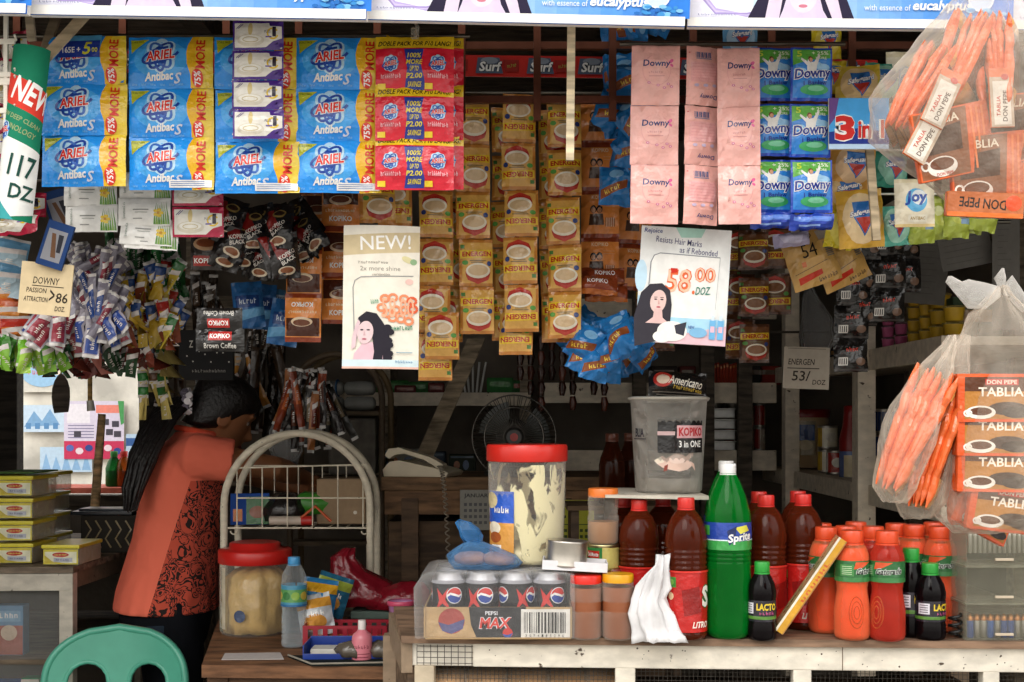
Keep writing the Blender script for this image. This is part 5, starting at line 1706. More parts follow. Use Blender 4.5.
# ------------------------------------------------------------------ clear drawers with batteries
cx_ = con(991, 2.44)
for i, (l) in enumerate(('bottom clear plastic case with standing batteries at the counter end', 'middle clear plastic case in the stack at the counter end', 'top clear plastic case, a row of silver batteries under its rim')):
    g = thing('plastic_case', l, 'case', cx_ + Vector((0, 0, .0715 * i)))
    b = B()
    W2, D2, H2 = .066, .05, .069
    for c, d in (((0, -D2, H2 / 2), (2 * W2, .002, H2)), ((0, D2, H2 / 2), (2 * W2, .002, H2)), ((-W2, 0, H2 / 2), (.002, 2 * D2, H2)), ((W2, 0, H2 / 2), (.002, 2 * D2, H2)), ((0, 0, .001), (2 * W2, 2 * D2, .002))):
        b.box(c, d, K('#c8c4ae', 'clear'))
    b.build('tub', g)
    B().box((0, 0, .0695), (2 * W2 + .006, 2 * D2 + .006, .004), K('#bdb9a2', 'film'), .001).build('lid', g)
    B().box((.005, -D2 - .003, .012), (.035, .005, .005), K('#c8b8a0', 'plastic'), .001).build('latch', g)
bat = None
bc = ('#2c4a8a', '#c8c4bc', '#c8c4bc', '#2c5aa0', '#c8c4bc', '#2c4a8a')
for lvl, n, dz, r0, hh in ((0, 9, .0025, .0068, .044), (2, 12, .022, .0054, .044)):
    for i in range(n):
        l = ('blue battery standing in the bottom plastic case' if bc[i % 6] != '#c8c4bc' else 'silver and copper battery standing in the bottom plastic case') if lvl == 0 else 'silver battery in the row of the top plastic case'
        r = thing('battery', l, 'battery', cx_ + Vector((-.052 + .104 * i / (n - 1), -.03, .0715 * lvl + dz)), (0, 0, 0), 'blue batteries in the bottom case' if lvl == 0 and bc[i % 6] != '#c8c4bc' else 'silver batteries in the bottom case' if lvl == 0 else 'batteries in the top case')
        B().lathe([(r0 * .9, 0), (r0, .001), (r0, hh * .75)], K(bc[i % 6] if lvl == 0 else '#b4b0a4', 'metal' if bc[i % 6] == '#c8c4bc' or lvl else 'plastic'), 12).build('casing', r)
        B().lathe([(r0, hh * .75), (r0, hh), (r0 * .4, hh), (r0 * .4, hh + .0015)], K('#b0784a' if lvl == 0 else '#c0bcb0', 'metal'), 12).build('terminal', r)
g = thing('cord_coil', 'small black coiled cord beside the bottom plastic case', 'cord', con(955, 2.41))
B().tube([(.011 * math.cos(t * .7), .011 * math.sin(t * .7), .004 + .0016 * t) for t in range(28)], .003, K('#1a1a1a', 'plastic'), 6).build('coil', g)

# ------------------------------------------------------------------ bucket on its little shelf board
bz = W(660, 494, 2.62).z
g = thing('shelf_board', 'white board carrying the clear bucket above the sauce bottles', 'board', (W(657, 494, 2.62).x, 2.62, bz))
b = B().prism([(-.118, 0), (.088, -.004), (.088, .004), (-.118, .006)], -.13, .14, K('#c9c1b2', 'paint'))
b.build('plank', g)
B().box((.09, .15, (ZC - bz) / 2), (.02, .02, bz - ZC), K('#4a4036', 'wood')).build('bracket', g)
B().box((-.09, .15, (ZC - bz) / 2), (.02, .02, bz - ZC), K('#4a4036', 'wood')).build('bracket', g)
bz2 = bz + .006
bx = (668.5 - CX) * 2.6 / F
g = thing('clear_bucket', 'cloudy plastic bucket with coffee sticker on the white board', 'bucket', (bx, 2.6, bz2))
s26 = S(2.6)
B().lathe([(31 * s26, 0), (33 * s26, .004), (38 * s26, 90 * s26), (40 * s26, 91 * s26), (40 * s26, 94 * s26), (38.6 * s26, 95 * s26)], K('#c4c0b8', 'film'), 36, capt=False).build('pail', g)
B().tube([(39.6 * s26 * math.cos(t), 39.6 * s26 * math.sin(t), 93 * s26) for t in [2 * PI * i / 40 for i in range(40)]], .003, K('#b0aa9e', 'plastic'), 6, closed=True).build('rim', g)
B().lathe([(28 * s26, .003), (31 * s26, .006), (32 * s26, .03)], K('#9a948a', 'matte'), 30).build('contents', g)
a = Art(54, 36, '#1c1a1b')
a.poly([(0, 14), (18, 14), (18, 18), (0, 18)], '#c8a8a8'); a.rect(20, 8, 54, 21, '#d8a4a8'); a.text('KOPIKO', 37, 14.5, 30, 9, '#b8242c', bold=.04); a.text('3 in ONE', 36, 27, 28, 7, WH, bold=.02)
b = B(); a.emit(b, wrapmap(36.8 * s26, 54, s26 * .95, 74 * s26, .28), 40, 0); b.build('sticker', g)
a = Art(20, 14, None); a.text('BLIA', 10, 7, 14, 9, '#3a3a40', bold=.03); a.rect(0, 13, 20, 14, '#3a3a40')
b = B(); a.emit(b, wrapmap(37.2 * s26, 20, s26 * .95, 66 * s26, -1.0), 40, 0); b.build('lettering', g)
a = Art(50, 30, None)
a.poly([(0, 14), (10, 9), (14, 12), (24, 6), (32, 8), (36, 10), (46, 2), (49, 5), (40, 14), (47, 18), (49, 26), (44, 20), (38, 24), (28, 26), (18, 24), (10, 22), (4, 18)], '#e0c0b0')
a.poly([(12, 20), (16, 18), (15, 25), (11, 26)], '#8a3a2c'); a.poly([(0, 14), (8, 10), (12, 16), (4, 18)], '#eadcc8'); a.ell(26, 13, 9, 4.5, '#eacfc2')
b = B(); a.emit(b, wrapmap(34.6 * s26, 50, s26 * .9, 45 * s26, .1), 40, 0); b.build('sticker', g)
a = Art(58, 26, '#191615')
a.ell(13, 9, 9, 8, '#b8342a'); a.ell(13, 9, 6, 5, '#e0c8b0'); a.text('Americano', 36, 11, 34, 9, '#e8e0d0', rot=.12, shear=.2, bold=.01, ); a.text('~12', 38, 18, 30, 4, '#d0b04a', rot=.1); a.rect(4, 21, 54, 22, '#7a746c'); a.rect(8, 23.5, 48, 24.2, '#7a746c')
o = link('coffee_pack', sachet('coffee_pack', a, s26, .018, '#191615', wr=.003, seed=3), None, Vector((bx + .02, 2.6, bz2 + 94 * s26 + .053)), (-.1, .06, 0))
tag(o, 'black coffee pack propped on top of the cloudy bucket', 'coffee')
# ------------------------------------------------------------------ desk with its clutter
ZD = .80


def des(px, D):
    return Vector(((px - CX) * D / F, D, ZD))


FLd, FRd, BRd, BLd = Vector((-.735, 2.96)), Vector((-.10, 2.93)), Vector((-.02, 3.655)), Vector((-.865, 3.7))
g = thing('wooden_desk', 'dark brown wooden desk beside the white counter', 'desk', (-.45, 3.3, 0))
o0 = Vector((-.45, 3.3, 0))
b = B()
q = [Vector((p.x, p.y, 0)) for p in (FLd, FRd, BRd, BLd)]
vs = [p + Vector((0, 0, z)) - o0 for z in (ZD - .03, ZD) for p in q]
b.add(vs, [(3, 2, 1, 0), (4, 5, 6, 7), (0, 1, 5, 4), (1, 2, 6, 5), (2, 3, 7, 6), (3, 0, 4, 7)], K('#6b4a32', 'wood'))
b.build('desk_top', g)
dd = (q[1] - q[0]); an = math.atan2(dd.y, dd.x)
B().box((0, 0, 0), (dd.length - .06, .02, .12), K('#4a3424', 'wood'), .002).build('apron', g, (q[0] + q[1]) / 2 - o0 + Vector((0, .03, ZD - .09)), (0, 0, an))
dd2 = q[3] - q[0]
B().box((0, 0, 0), (dd2.length - .06, .02, .12), K('#4a3424', 'wood'), .002).build('apron', g, (q[0] + q[3]) / 2 - o0 + Vector((.03, 0, ZD - .09)), (0, 0, math.atan2(dd2.y, dd2.x)))
for p, sx_, sy_ in zip(q, (1, -1, -1, 1), (1, 1, -1, -1)):
    B().box((0, 0, 0), (.05, .05, ZD - .03), K('#4a3424', 'wood'), .003).build('leg', g, p - o0 + Vector((.035 * sx_, .035 * sy_, (ZD - .03) / 2)))

# big container with the red screw lid
c = des(255, 3.42); c.z = ZD
s_ = S(3.42)
g = thing('biscuit_container', 'large clear container with wide red lid on the desk', 'container', c)
r_, hh = 35 * s_, 74 * s_
B().lathe([(r_ * .93, 0), (r_ * .97, .004), (r_, .012), (r_, hh - .004)], K('#d8cfc0', 'clear'), 40, capt=False).build('tub', g)
B().lathe([(r_ * 1.0, hh - .012), (r_ * 1.04, hh - .01), (r_ * 1.04, hh + .022), (r_ * 1.0, hh + .026), (r_ * .72, hh + .027), (r_ * .72, hh + .042), (r_ * .66, hh + .045)], K('#c8241f', 'plastic'), 48, flute=(.006, 44, hh - .008, hh + .02)).build('lid', g)
b = blob([((0, 0, .004), r_ * .84, r_ * .84), ((0, 0, .03), r_ * .88, r_ * .88), ((0, 0, .06), r_ * .84, r_ * .86), ((0, 0, .09), r_ * .86, r_ * .84), ((0, 0, .12), r_ * .82, r_ * .8), ((.004, 0, .15), r_ * .84, r_ * .74), ((.008, 0, .17), r_ * .6, r_ * .6), ((.01, 0, .182), r_ * .3, r_ * .3)], K('#c9a868', 'foil'), 44, .012, 60, 3)
b.build('biscuit_bag', g)
a = Art(40, 60, None); a.rect(0, 0, 6, 60, '#cdbfa8'); a.ell(24, 46, 6, 6, '#3a4a6a')
b = B(); a.emit(b, wrapmap(r_ * 1.002, 40, s_, hh - .02, -.35), 20, 0); b.build('sticker', g)

# wire rack with the white arch
def arch(pw, ph, n=24):
    r0 = pw / 2
    pts = [(-r0, 0), (-r0, (ph - r0) * .5)]
    for i in range(n + 1):
        t = PI - PI * i / n
        pts.append((r0 * math.cos(t), ph - r0 + r0 * math.sin(t)))
    return pts + [(r0, (ph - r0) * .5), (r0, 0)]


D = 3.5
s_ = S(D)
bx_ = (297 - CX) * s_
g = thing('wire_rack', 'chipped white wire basket rack with an arched frame standing on the desk', 'rack', (bx_, D, ZD))
wp2 = K('#d9cfba', 'paint')
Hh = EZ + (HY - 430) * s_ - ZD
for dy, nm in ((0, 'front_arch'), (.18, 'back_arch')):
    pts = arch(146 * s_, Hh - .009)
    B().tube([(x, dy, z) for x, z in pts], .0105, wp2, 10).build(nm, g)
z0, z1 = EZ + (HY - 528) * s_ - ZD, EZ + (HY - 468) * s_ - ZD
x0, x1 = -60 * s_, 66 * s_
b = B()
for k in range(6):
    x = x0 + (x1 - x0) * k / 5
    b.tube([(x, .0, z0), (x, .0, z1 + (k / 5) * .01)], .002, wp2, 6)
for k in range(3):
    z = z0 + (z1 - z0) * k / 2
    b.tube([(x0, .0, z), (x1 + .01, 0, z + .01 * (k == 2))], .0025, wp2, 6)
b.build('front_grid', g)
b = B()
for y in (.0, .18):
    b.tube([(x0 - .03, y, z0), (x1 + .02, y, z0)], .003, wp2, 6)
for k in range(8):
    x = x0 + (x1 - x0) * k / 7
    b.tube([(x, 0, z0), (x, .18, z0)], .002, wp2, 6)
for k in range(6):
    x = x0 + (x1 - x0) * k / 5
    b.tube([(x, .18, z0), (x, .18, z1)], .002, wp2, 6)
b.tube([(x0, .18, z1), (x1, .18, z1)], .002, wp2, 6)
b.build('basket_floor', g)
for x in (x0 - .008, x1 + .005):
    B().tube([(x + .009 * math.cos(t), -.004, z0 - .008 + .009 * math.sin(t)) for t in [PI + PI * i / 8 for i in range(9)]], .0022, wp2, 6).build('hook', g)
RZ = ZD + z0 + .004


def pack(name, label, cat, px, D, z, w, h, th, base, marks=(), rot=(0, 0, 0), group=None, txt=None, tc_='#e8e0d0', kind='paper'):
    """upright box with a printed street side; w, h in metres"""
    a = Art(100, 100 * h / w, base)
    H_ = a.h
    for m_ in marks:
        if m_[0] == 'r': a.rect(m_[1] , m_[2] * H_ / 100, m_[3], m_[4] * H_ / 100, m_[5])
        else: a.ell(m_[1], m_[2] * H_ / 100, m_[3], m_[4] * H_ / 100, m_[5])
    if txt: a.text(txt[0], txt[1], txt[2] * H_ / 100, txt[3], txt[4] * H_ / 100, tc_, bold=.02)
    b = B().box((0, th / 2, h / 2), (w, th, h), K(base, kind), min(.004, th * .2))
    a2 = Art(100, H_); a2.ops = a.ops[1:]
    a2.emit(b, lambda x, y, off: Vector(((x / 100 - .5) * w * .97, -.0004 - off, h - y / H_ * h * .97 - h * .015)), 0, 0)
    o = b.build(name, None, Vector(((px - CX) * D / F, D, z)), rot)
    return tag(o, label, cat, group)


pack('snack_box', 'blue and green snack packet inside the wire rack', 'snack', 250, 3.56, RZ, .11, .09, .03, '#1f4a9a', (('r', 40, 10, 100, 100, '#2c6a34'), ('e', 70, 60, 22, 20, '#8a4a2c'), ('r', 6, 50, 30, 90, '#d87a2c')), (-.1, 0, .2))
pack('carton', 'plain tan carton standing inside the wire rack', 'carton', 341, 3.58, RZ, .14, .13, .06, '#9c8468', (('e', 80, 75, 4, 4, '#d8ccb8'),))
g2 = thing('wire_tongs', 'orange handled tongs lying in the wire rack', 'tongs', Vector(((310 - CX) * 3.53 / F, 3.53, RZ)))
B().tube([(-.04, 0, .01), (.015, 0, .055), (.06, .0, .012)], .0045, K('#c2562a', 'plastic'), 8).build('handle', g2)
g2 = thing('lotion_tube', 'pale tube with red cap lying in the wire rack', 'tube', Vector(((290 - CX) * 3.52 / F, 3.535, RZ)))
B().tube([(-.06, 0, .014), (.03, 0, .014)], .013, K('#c8b8a8', 'plastic'), 14).build('tube_body', g2)
B().tube([(.03, 0, .014), (.062, 0, .014)], .014, K('#b82a24', 'plastic'), 14).build('cap', g2)
B_ = blob([((0, 0, 0), .06, .05), ((0, 0, .03), .07, .06), ((.01, 0, .06), .05, .05), ((0, 0, .08), .02, .02)], K('#24201f', 'foil'), 24, .012, 30, 8)
tag(B_.build('black_bag', None, Vector(((287 - CX) * 3.65 / F, 3.6, RZ + .01))), 'black glossy bag at the back of the wire rack', 'bag')
B_ = blob([((0, 0, 0), .07, .045), ((0, 0, .03), .075, .05), ((.01, 0, .055), .05, .04), ((0, 0, .06), .02, .02)], K('#3f8a2c', 'plastic'), 24, .008, 30, 5)
tag(B_.build('green_bag', None, Vector(((318 - CX) * 3.7 / F, 3.62, RZ + .03))), 'bright green plastic bag behind the tan carton', 'bag')

# water bottle
wb_prof = [(.026, 0), (.031, .004), (.0325, .012)] + ribs(.0325, .014, .075, 5, .0022) + [(.0325, .078), (.0295, .09), (.0325, .105), (.0325, .165), (.030, .185), (.02, .205), (.0135, .214), (.0135, .22)]
a = Art(110, 40, '#4a90ae'); a.rect(0, 8, 110, 32, '#5f9a5a')
for i in range(8): a.ell(8 + 13 * i, 20, 6, 8, ('#3f7a44', '#8ab04a', '#c8b04a')[i % 3], n=9)
a.rect(0, 36, 110, 40, '#2f6a9a')
bottle('water_bottle', 'clear water bottle with blue cap and green label on the desk', 'bottle', des(294, 3.2), wb_prof, K('#dfe6e8', 'clear'), K('#c8d8e0', 'clear'), [(.024, .002), (.029, .006), (.03, .06), (.0295, .11)], (.0155, .212, .23), '#4a9ad0', a, .0328, .16, .0325 * 2 * PI / 110, art_v=.00135)
# snack packets behind it
for i, (px, D, c, d, l, rz) in enumerate(((322, 3.28, '#2f7ab0', '#e0a82c', 'blue and yellow chip packet behind the water bottle', .15), (312, 3.24, '#c8ccd0', '#d89a3c', 'silver snack packet leaning on the water bottle', -.2), (338, 3.34, '#2a6a8a', '#a8b84a', 'blue snack packet beside the red plastic bag', .3))):
    a = Art(30, 36, c); a.rect(0, 4, 30, 12, d); a.ell(15, 24, 10, 7, '#d89a48'); a.text('~5', 15, 17, 20, 5, WH, bold=.03)
    tag(link('chip_packet', sachet('chip_packet', a, S(D) * 1.15, .02, c, wr=.005, seed=i), None, Vector(((px - CX) * D / F, D, ZD + 36 * S(D) * 1.15 + .035 * (i != 1) + .02)), (-.15, rz, 0)), l, 'snack')
# red plastic bags heap
RB = K('#7c1522', 'foil')
D = 3.42
B_ = blob([((0, 0, .0), .1, .06), ((.0, 0, .03), .105, .06), ((-.01, 0, .06), .09, .05), ((-.04, 0, .095), .045, .035), ((-.05, 0, .13), .03, .022), ((-.035, 0, .155), .012, .012)], RB, 32, .014, 26, 3)
tag(B_.build('red_bag', None, des(362, D) + Vector((0, 0, .075))), 'crumpled red plastic bag with a standing twist beside the lilac cup', 'bag')
B_ = blob([((0, 0, .0), .08, .05), ((.01, 0, .025), .085, .05), ((.02, 0, .05), .07, .04), ((.045, 0, .07), .03, .02)], RB, 32, .014, 28, 8)
tag(B_.build('red_bag', None, des(395, D - .02) + Vector((0, 0, .07))), 'lower crumpled red plastic bag over the desk clutter', 'bag')
# stack of dark booklets beneath
for i in range(3):
    pack('booklet', ('lowest dark booklet under the red bags', 'middle dark booklet under the red bags', 'top dark booklet with pale edge under the red bags')[i], 'booklet', 378 + 3 * i, 3.36, ZD + .0005 + .022 * i, .2 - .01 * i, .021, .15, ('#2a3430', '#384440', '#56645c')[i])
# red basket, blue tray, pink bottle, lilac cup
g2 = thing('red_basket', 'red plastic basket of orange packets on the desk', 'basket', des(345, 3.16))
b = B()
for i in range(9):
    for y in (0, .1):
        b.box((-.1 + .025 * i, y, .03), (.012, .003, .05), K('#9a2030', 'plastic'))
for z in (.004, .056): b.box((0, 0, z), (.212, .005, .008), K('#9a2030', 'plastic')); b.box((0, .1, z), (.212, .005, .008), K('#9a2030', 'plastic'))
for x in (-.105, .105): b.box((x, .05, .03), (.004, .1, .06), K('#9a2030', 'plastic'))
b.box((0, .05, .002), (.21, .1, .003), K('#9a2030', 'plastic'))
b.build('basket', g2)
for i in range(4):
    tag(B().box((0, 0, .012), (.04, .05, .02), K('#b8682c', 'foil'), .005).build('biscuit_packet', None, des(345, 3.2) + Vector((-.072 + .048 * i, .01, .0045)), (0, 0, .15 * (i % 3 - 1))), 'orange biscuit packet inside the red basket', 'biscuits', 'orange packets in the red basket')
g2 = thing('blue_tray', 'blue plastic tray holding pale envelopes at the front of the desk', 'tray', des(350, 3.05))
b = B()
for c_, d_ in (((0, 0, .002), (.21, .11, .004)), ((0, .055, .022), (.21, .003, .044)), ((-.105, 0, .02), (.003, .11, .04)), ((.105, 0, .02), (.003, .11, .04)), ((0, -.055, .01), (.21, .003, .02))):
    b.box(c_, d_, K('#1f3a8a', 'plastic'), .001)
b.build('tray', g2)
tag(B().box((0, 0, 0), (.16, .06, .022), K('#c8c4bc', 'paper'), .003).build('envelope_bundle', None, des(345, 3.05) + Vector((0, .0, .0155))), 'bundle of pale envelopes inside the blue tray', 'envelopes')
pb = bottle('lotion_bottle', 'pink lotion bottle with a white cap on the desk', 'bottle', des(362, 2.97) + Vector((0, .0, 0)), [(.02, 0), (.0235, .003), (.0245, .01), (.0245, .055), (.022, .066), (.012, .074), (.01, .078)], K('#d27a86', 'plastic'), None, None, (.0095, .076, .1), '#e4dcd8', None)
pb.location = des(362, 3.0) + Vector((0, 0, .0))
a = Art(80, 30, None); a.text('~6', 40, 6, 22, 5, '#8a3a4c', rot=0); a.rect(28, 14, 52, 15, '#8a3a4c'); a.rect(30, 18, 50, 19, '#8a3a4c'); a.rect(32, 22, 48, 23, '#8a3a4c')
b = B(); a.emit(b, wrapmap(.0247, 80, .0245 * 2 * PI / 80, .05), 40, 0); b.build('label', pb)
g2 = thing('plastic_cup', 'lilac plastic tumbler at the back corner beside the white counter', 'cup', des(401, 3.1))
B().lathe([(.022, 0), (.024, .003), (.0305, .122), (.0325, .124), (.033, .13), (.0315, .131), (.029, .124), (.023, .006)], K('#a8749a', 'plastic'), 32, capt=False).build('cup_body', g2)
B().lathe([(.0325, .121), (.0345, .123), (.0345, .131), (.0325, .133)], K('#c84a6a', 'plastic'), 32, capb=False, capt=False).build('rim', g2)
# clipboard, paper, foil sweets
g2 = thing('black_folder', 'open black folder lying on the desk front', 'folder', des(338, 2.99))
b = B().add([(-.13, .06, .001), (-.055, -.052, .001), (.115, -.045, .001), (.13, .075, .001), (-.13, .06, .006), (-.055, -.052, .006), (.115, -.045, .008), (.13, .075, .009)], [(3, 2, 1, 0), (4, 5, 6, 7), (0, 1, 5, 4), (1, 2, 6, 5), (2, 3, 7, 6), (3, 0, 4, 7)], K('#151a18', 'matte'))
b.build('cover', g2)
B().tube([(-.13, .06, .007), (-.055, -.052, .007), (.115, -.045, .009)], .0025, K('#8a8478', 'paper'), 6).build('page_edge', g2)
b = B().add([(-.085, .04, 0), (-.075, -.042, 0), (.075, -.036, 0), (.05, .05, 0), (-.085, .04, .0015), (-.075, -.042, .0015), (.075, -.036, .0015), (.05, .05, .0015)], [(3, 2, 1, 0), (4, 5, 6, 7), (0, 1, 5, 4), (1, 2, 6, 5), (2, 3, 7, 6), (3, 0, 4, 7)], K('#b8b0ac', 'paper'))
tag(b.build('paper_sheet', None, des(256, 3.06) + Vector((0, 0, .0005))), 'white paper sheet with pink edge at the street side of the desk', 'paper')
for i, (px, l) in enumerate(((352, 'crumpled clear cellophane bag on the black folder'), (384, 'crumpled cellophane bag between folder and white counter'))):
    B_ = blob([((0, 0, .0), .035, .025), ((0, 0, .015), .04, .03), ((0, 0, .03), .03, .022), ((0, 0, .036), .01, .01)], K('#5a5248', 'foil'), 24, .008, 60, i + 4)
    tag(B_.build('cellophane_bag', None, des(px, 2.985 + .0 * i) + Vector((0, .02, .013))), l, 'bag')

# ------------------------------------------------------------------ glazed white case with the yellow boxes
ZL = .95
g = thing('display_case', 'old white framed glass display case beside the woman', 'display case', (-1.6, 3.9, 0))
o0 = Vector((-1.6, 3.9, 0))
A0, A1, A2, A3 = Vector((-1.98, 3.62, 0)), Vector((-1.285, 3.66, 0)), Vector((-1.24, 4.75, 0)), Vector((-1.98, 4.75, 0))
b = B()
vs = [p + Vector((0, 0, z)) - o0 for z in (ZL - .018, ZL) for p in (A0, A1, A2, A3)]
b.add(vs, [(3, 2, 1, 0), (4, 5, 6, 7), (0, 1, 5, 4), (1, 2, 6, 5), (2, 3, 7, 6), (3, 0, 4, 7)], K('#77695a', 'wood'))
b.build('case_top', g)
wq = K('#c4bcae', 'paint')
B().box((0, 0, 0), (.69, .025, .05), wq, .002).build('top_rail', g, (A0 + A1) / 2 - o0 + Vector((0, .015, ZL - .045)), (0, 0, .057))
B().box((0, 0, 0), (.04, .04, ZL - .02), wq, .002).build('post', g, A1 - o0 + Vector((-.022, .022, (ZL - .02) / 2)))
B().box((0, 0, 0), (.04, .04, ZL - .02), wq, .002).build('post', g, A0 - o0 + Vector((.022, .022, (ZL - .02) / 2)))
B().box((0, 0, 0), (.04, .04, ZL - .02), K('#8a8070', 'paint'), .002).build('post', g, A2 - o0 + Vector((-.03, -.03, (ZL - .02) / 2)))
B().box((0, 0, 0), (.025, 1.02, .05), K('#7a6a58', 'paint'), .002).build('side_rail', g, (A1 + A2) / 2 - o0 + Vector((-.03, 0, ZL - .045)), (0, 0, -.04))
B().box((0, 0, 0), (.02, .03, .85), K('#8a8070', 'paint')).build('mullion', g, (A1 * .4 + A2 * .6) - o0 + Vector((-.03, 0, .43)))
B().box((-.02, .45, -.0), (.66, .95, .014), K('#6a5c4c', 'wood')).build('case_shelf', g, Vector((-.02, -.2, .668)))
B().box((-.02, .45, -.0), (.66, .95, .014), K('#6a5c4c', 'wood')).build('case_shelf', g, Vector((-.02, -.2, .36)))
B().box((0, 0, 0), (.64, .004, .78), K('#d8d8d4', 'clear')).build('glass_pane', g, (A0 + A1) / 2 - o0 + Vector((0, .03, .5)), (0, 0, .057))
# boxes in the case
D = 3.74
zs1, zs2 = .6755, .3675
milk = (('r', 0, 40, 100, 100, '#a8584a'), ('r', 8, 10, 92, 32, '#8ab4d4'), ('e', 50, 55, 30, 16, '#d8c0a8'))
pack('milk_box', 'blue and white milk box on the upper shelf of the display case', 'box', 9, 3.74, zs1, .085, .15, .05, '#6a94b8', milk, txt=('~4', 50, 20, 70, 12), tc_='#f0f0f0')
for i, (px, c, d, w_, h_, l, t) in enumerate(((8, '#1f4f9a', '#c8402c', .1, .23, 'tall dark blue milk powder box at the bottom of the display case', '~9'), (30, '#2f8a5a', '#e0dcd0', .055, .24, 'green and white box beside the dark blue one in the display case', '~4'), (54, '#3a7a50', '#c8c4b8', .05, .24, 'green and pale box next to the white case post', '~4'))):
    pack('powder_box', l, 'box', px, D, zs2, w_, h_, .05, c, (('r', 0, 0, 100, 24, d), ('r', 10, 50, 90, 90, '#6a90c0' if i == 0 else '#4fa06e'), ('e', 50, 36, 26, 8, '#d8c8a8')), txt=(t, 50, 14, 76, 8), tc_='#3a3a40' if i else '#e8e8f0')
# yellow tubs stack
def tub_art():
    a = Art(100, 50, '#d8ca48')
    a.rect(4, 8, 96, 46, '#eceacc'); a.poly([(4, 46), (4, 20), (26, 40), (60, 46)], '#c8b42c'); a.ell(50, 18, 24, 8, '#b8342a')
    a.text('~8', 50, 18, 36, 6, '#e8d860', bold=.02); a.rect(30, 28, 84, 42, '#b8bcc8'); a.text('~6', 56, 35, 40, 6, '#4a5478')
    return a


tub0 = None
tw_, th_, td_ = .114, .066, .2
spots = [(38, 3.72, k, 'front') for k in range(4)] + [(60, 3.68, 0, 'single')] + [(46, 3.97, k, 'back') for k in range(4)]
names = {('front', 0): 'lowest yellow lidded tub of the front stack on the display case', ('front', 1): 'second yellow lidded tub from the bottom of the front stack', ('front', 2): 'third yellow lidded tub of the front stack', ('front', 3): 'topmost yellow lidded tub of the front stack beside the bright opening',
         ('single', 0): 'single yellow lidded tub standing apart beside the front stack'}
for px, D, k_, st in spots:
    x = (px - CX) * D / F
    if st == 'front': x = (33 - CX) * D / F - tw_ / 2
    if st == 'corner': x = 0
    if st == 'back': x = (50 - CX) * D / F - tw_ / 2
    loc = Vector((x, D, ZL + .0005 + (th_ + .001) * k_))
    lb_ = names.get((st, k_)) or ('yellow lidded tub in the stack cut by the picture edge' if st == 'corner' else 'yellow lidded tub in the stack behind the front one')
    gp = None if (st, k_) in names else ('tubs in the outer stack' if st == 'corner' else 'tubs in the back stack')
    if tub0 is None:
        tub0 = thing('food_tub', lb_, 'tub', loc)
        B().box((0, td_ / 2, .026), (tw_ * .95, td_ * .95, .05), K('#d8d2b8', 'film'), .006).build('tub_body', tub0)
        B().box((0, td_ / 2, .056), (tw_, td_, .012), K('#e0d23c', 'plastic'), .004).build('lid', tub0)
        b = B(); tub_art().emit(b, lambda x, y, off: Vector(((x / 100 - .5) * tw_ * .9, td_ * .025 - .0006 - off, .048 - y / 50 * .044)), 0, 0); b.build('label', tub0)
    else:
        dup(tub0, loc, lb_, (0, 0, .02 * ((k_ * 7) % 3 - 1)), gp)
o_ = Vector(((66 - CX) * 3.71 / F, 3.71, ZL + .0005))
a = Art(100, 20, '#3a5a2c')
B_ = B().box((0, .1, .003), (.12, .2, .005), K('#4a6a34', 'paper'), .001)
tag(B_.build('green_folder', None, Vector(((14 - CX) * 3.74 / F, 3.74, ZL + 4 * .067 + .001))), 'green card lying on top of the front yellow tubs', 'card')
# dark zigzag box, black tray, stick
b = B().box((0, .1, .06), (.19, .2, .12), K('#2a2620', 'paper'), .003)
a = Art(100, 60, None)
for i in range(5): a.stroke([(6 + 18 * i, 6), (16 + 18 * i, 22), (6 + 18 * i, 38), (16 + 18 * i, 54)], 3, '#8a7a58')
a.emit(b, lambda x, y, off: Vector(((x / 100 - .5) * .18, -.0005 - off, .115 - y / 60 * .11)), 0, 0)
tag(b.build('striped_box', None, Vector(((110 - CX) * 4.05 / F, 4.05, ZL + .0005))), 'dark box with zigzag stripes behind the single yellow tub', 'box')
b = B().box((0, .06, .006), (.2, .14, .012), K('#20242c', 'plastic'), .003).box((0, .06, .016), (.16, .1, .008), K('#3a3f48', 'plastic'), .003)
tag(b.build('black_tray', None, Vector(((102 - CX) * 4.06 / F, 4.06, ZL + .1215))), 'black tray lying on the zigzag striped box', 'tray')
b = B().box((0, .05, .006), (.16, .09, .011), K('#1f2f5c', 'plastic'), .004)
tag(b.build('blue_case', None, Vector(((92 - CX) * 4.3 / F, 4.35, ZL + .0005))), 'flat dark blue case lying deep on the display case', 'case')
D = 4.62
p0, p1 = W(93, 492, D), W(102, 414, D)
zb = ZL + .0005
p0 = Vector((p0.x, D, zb + .018))
b = B().tube([Vector((0, 0, -.01)), (p1 - p0) * .12, (p1 - p0) * .2, p1 - p0], [.03, .028, .017, .014], K('#d8b080', 'wood'), 14)
tag(b.build('wooden_pestle', None, p0), 'long wooden pestle standing before the bright opening', 'pestle')
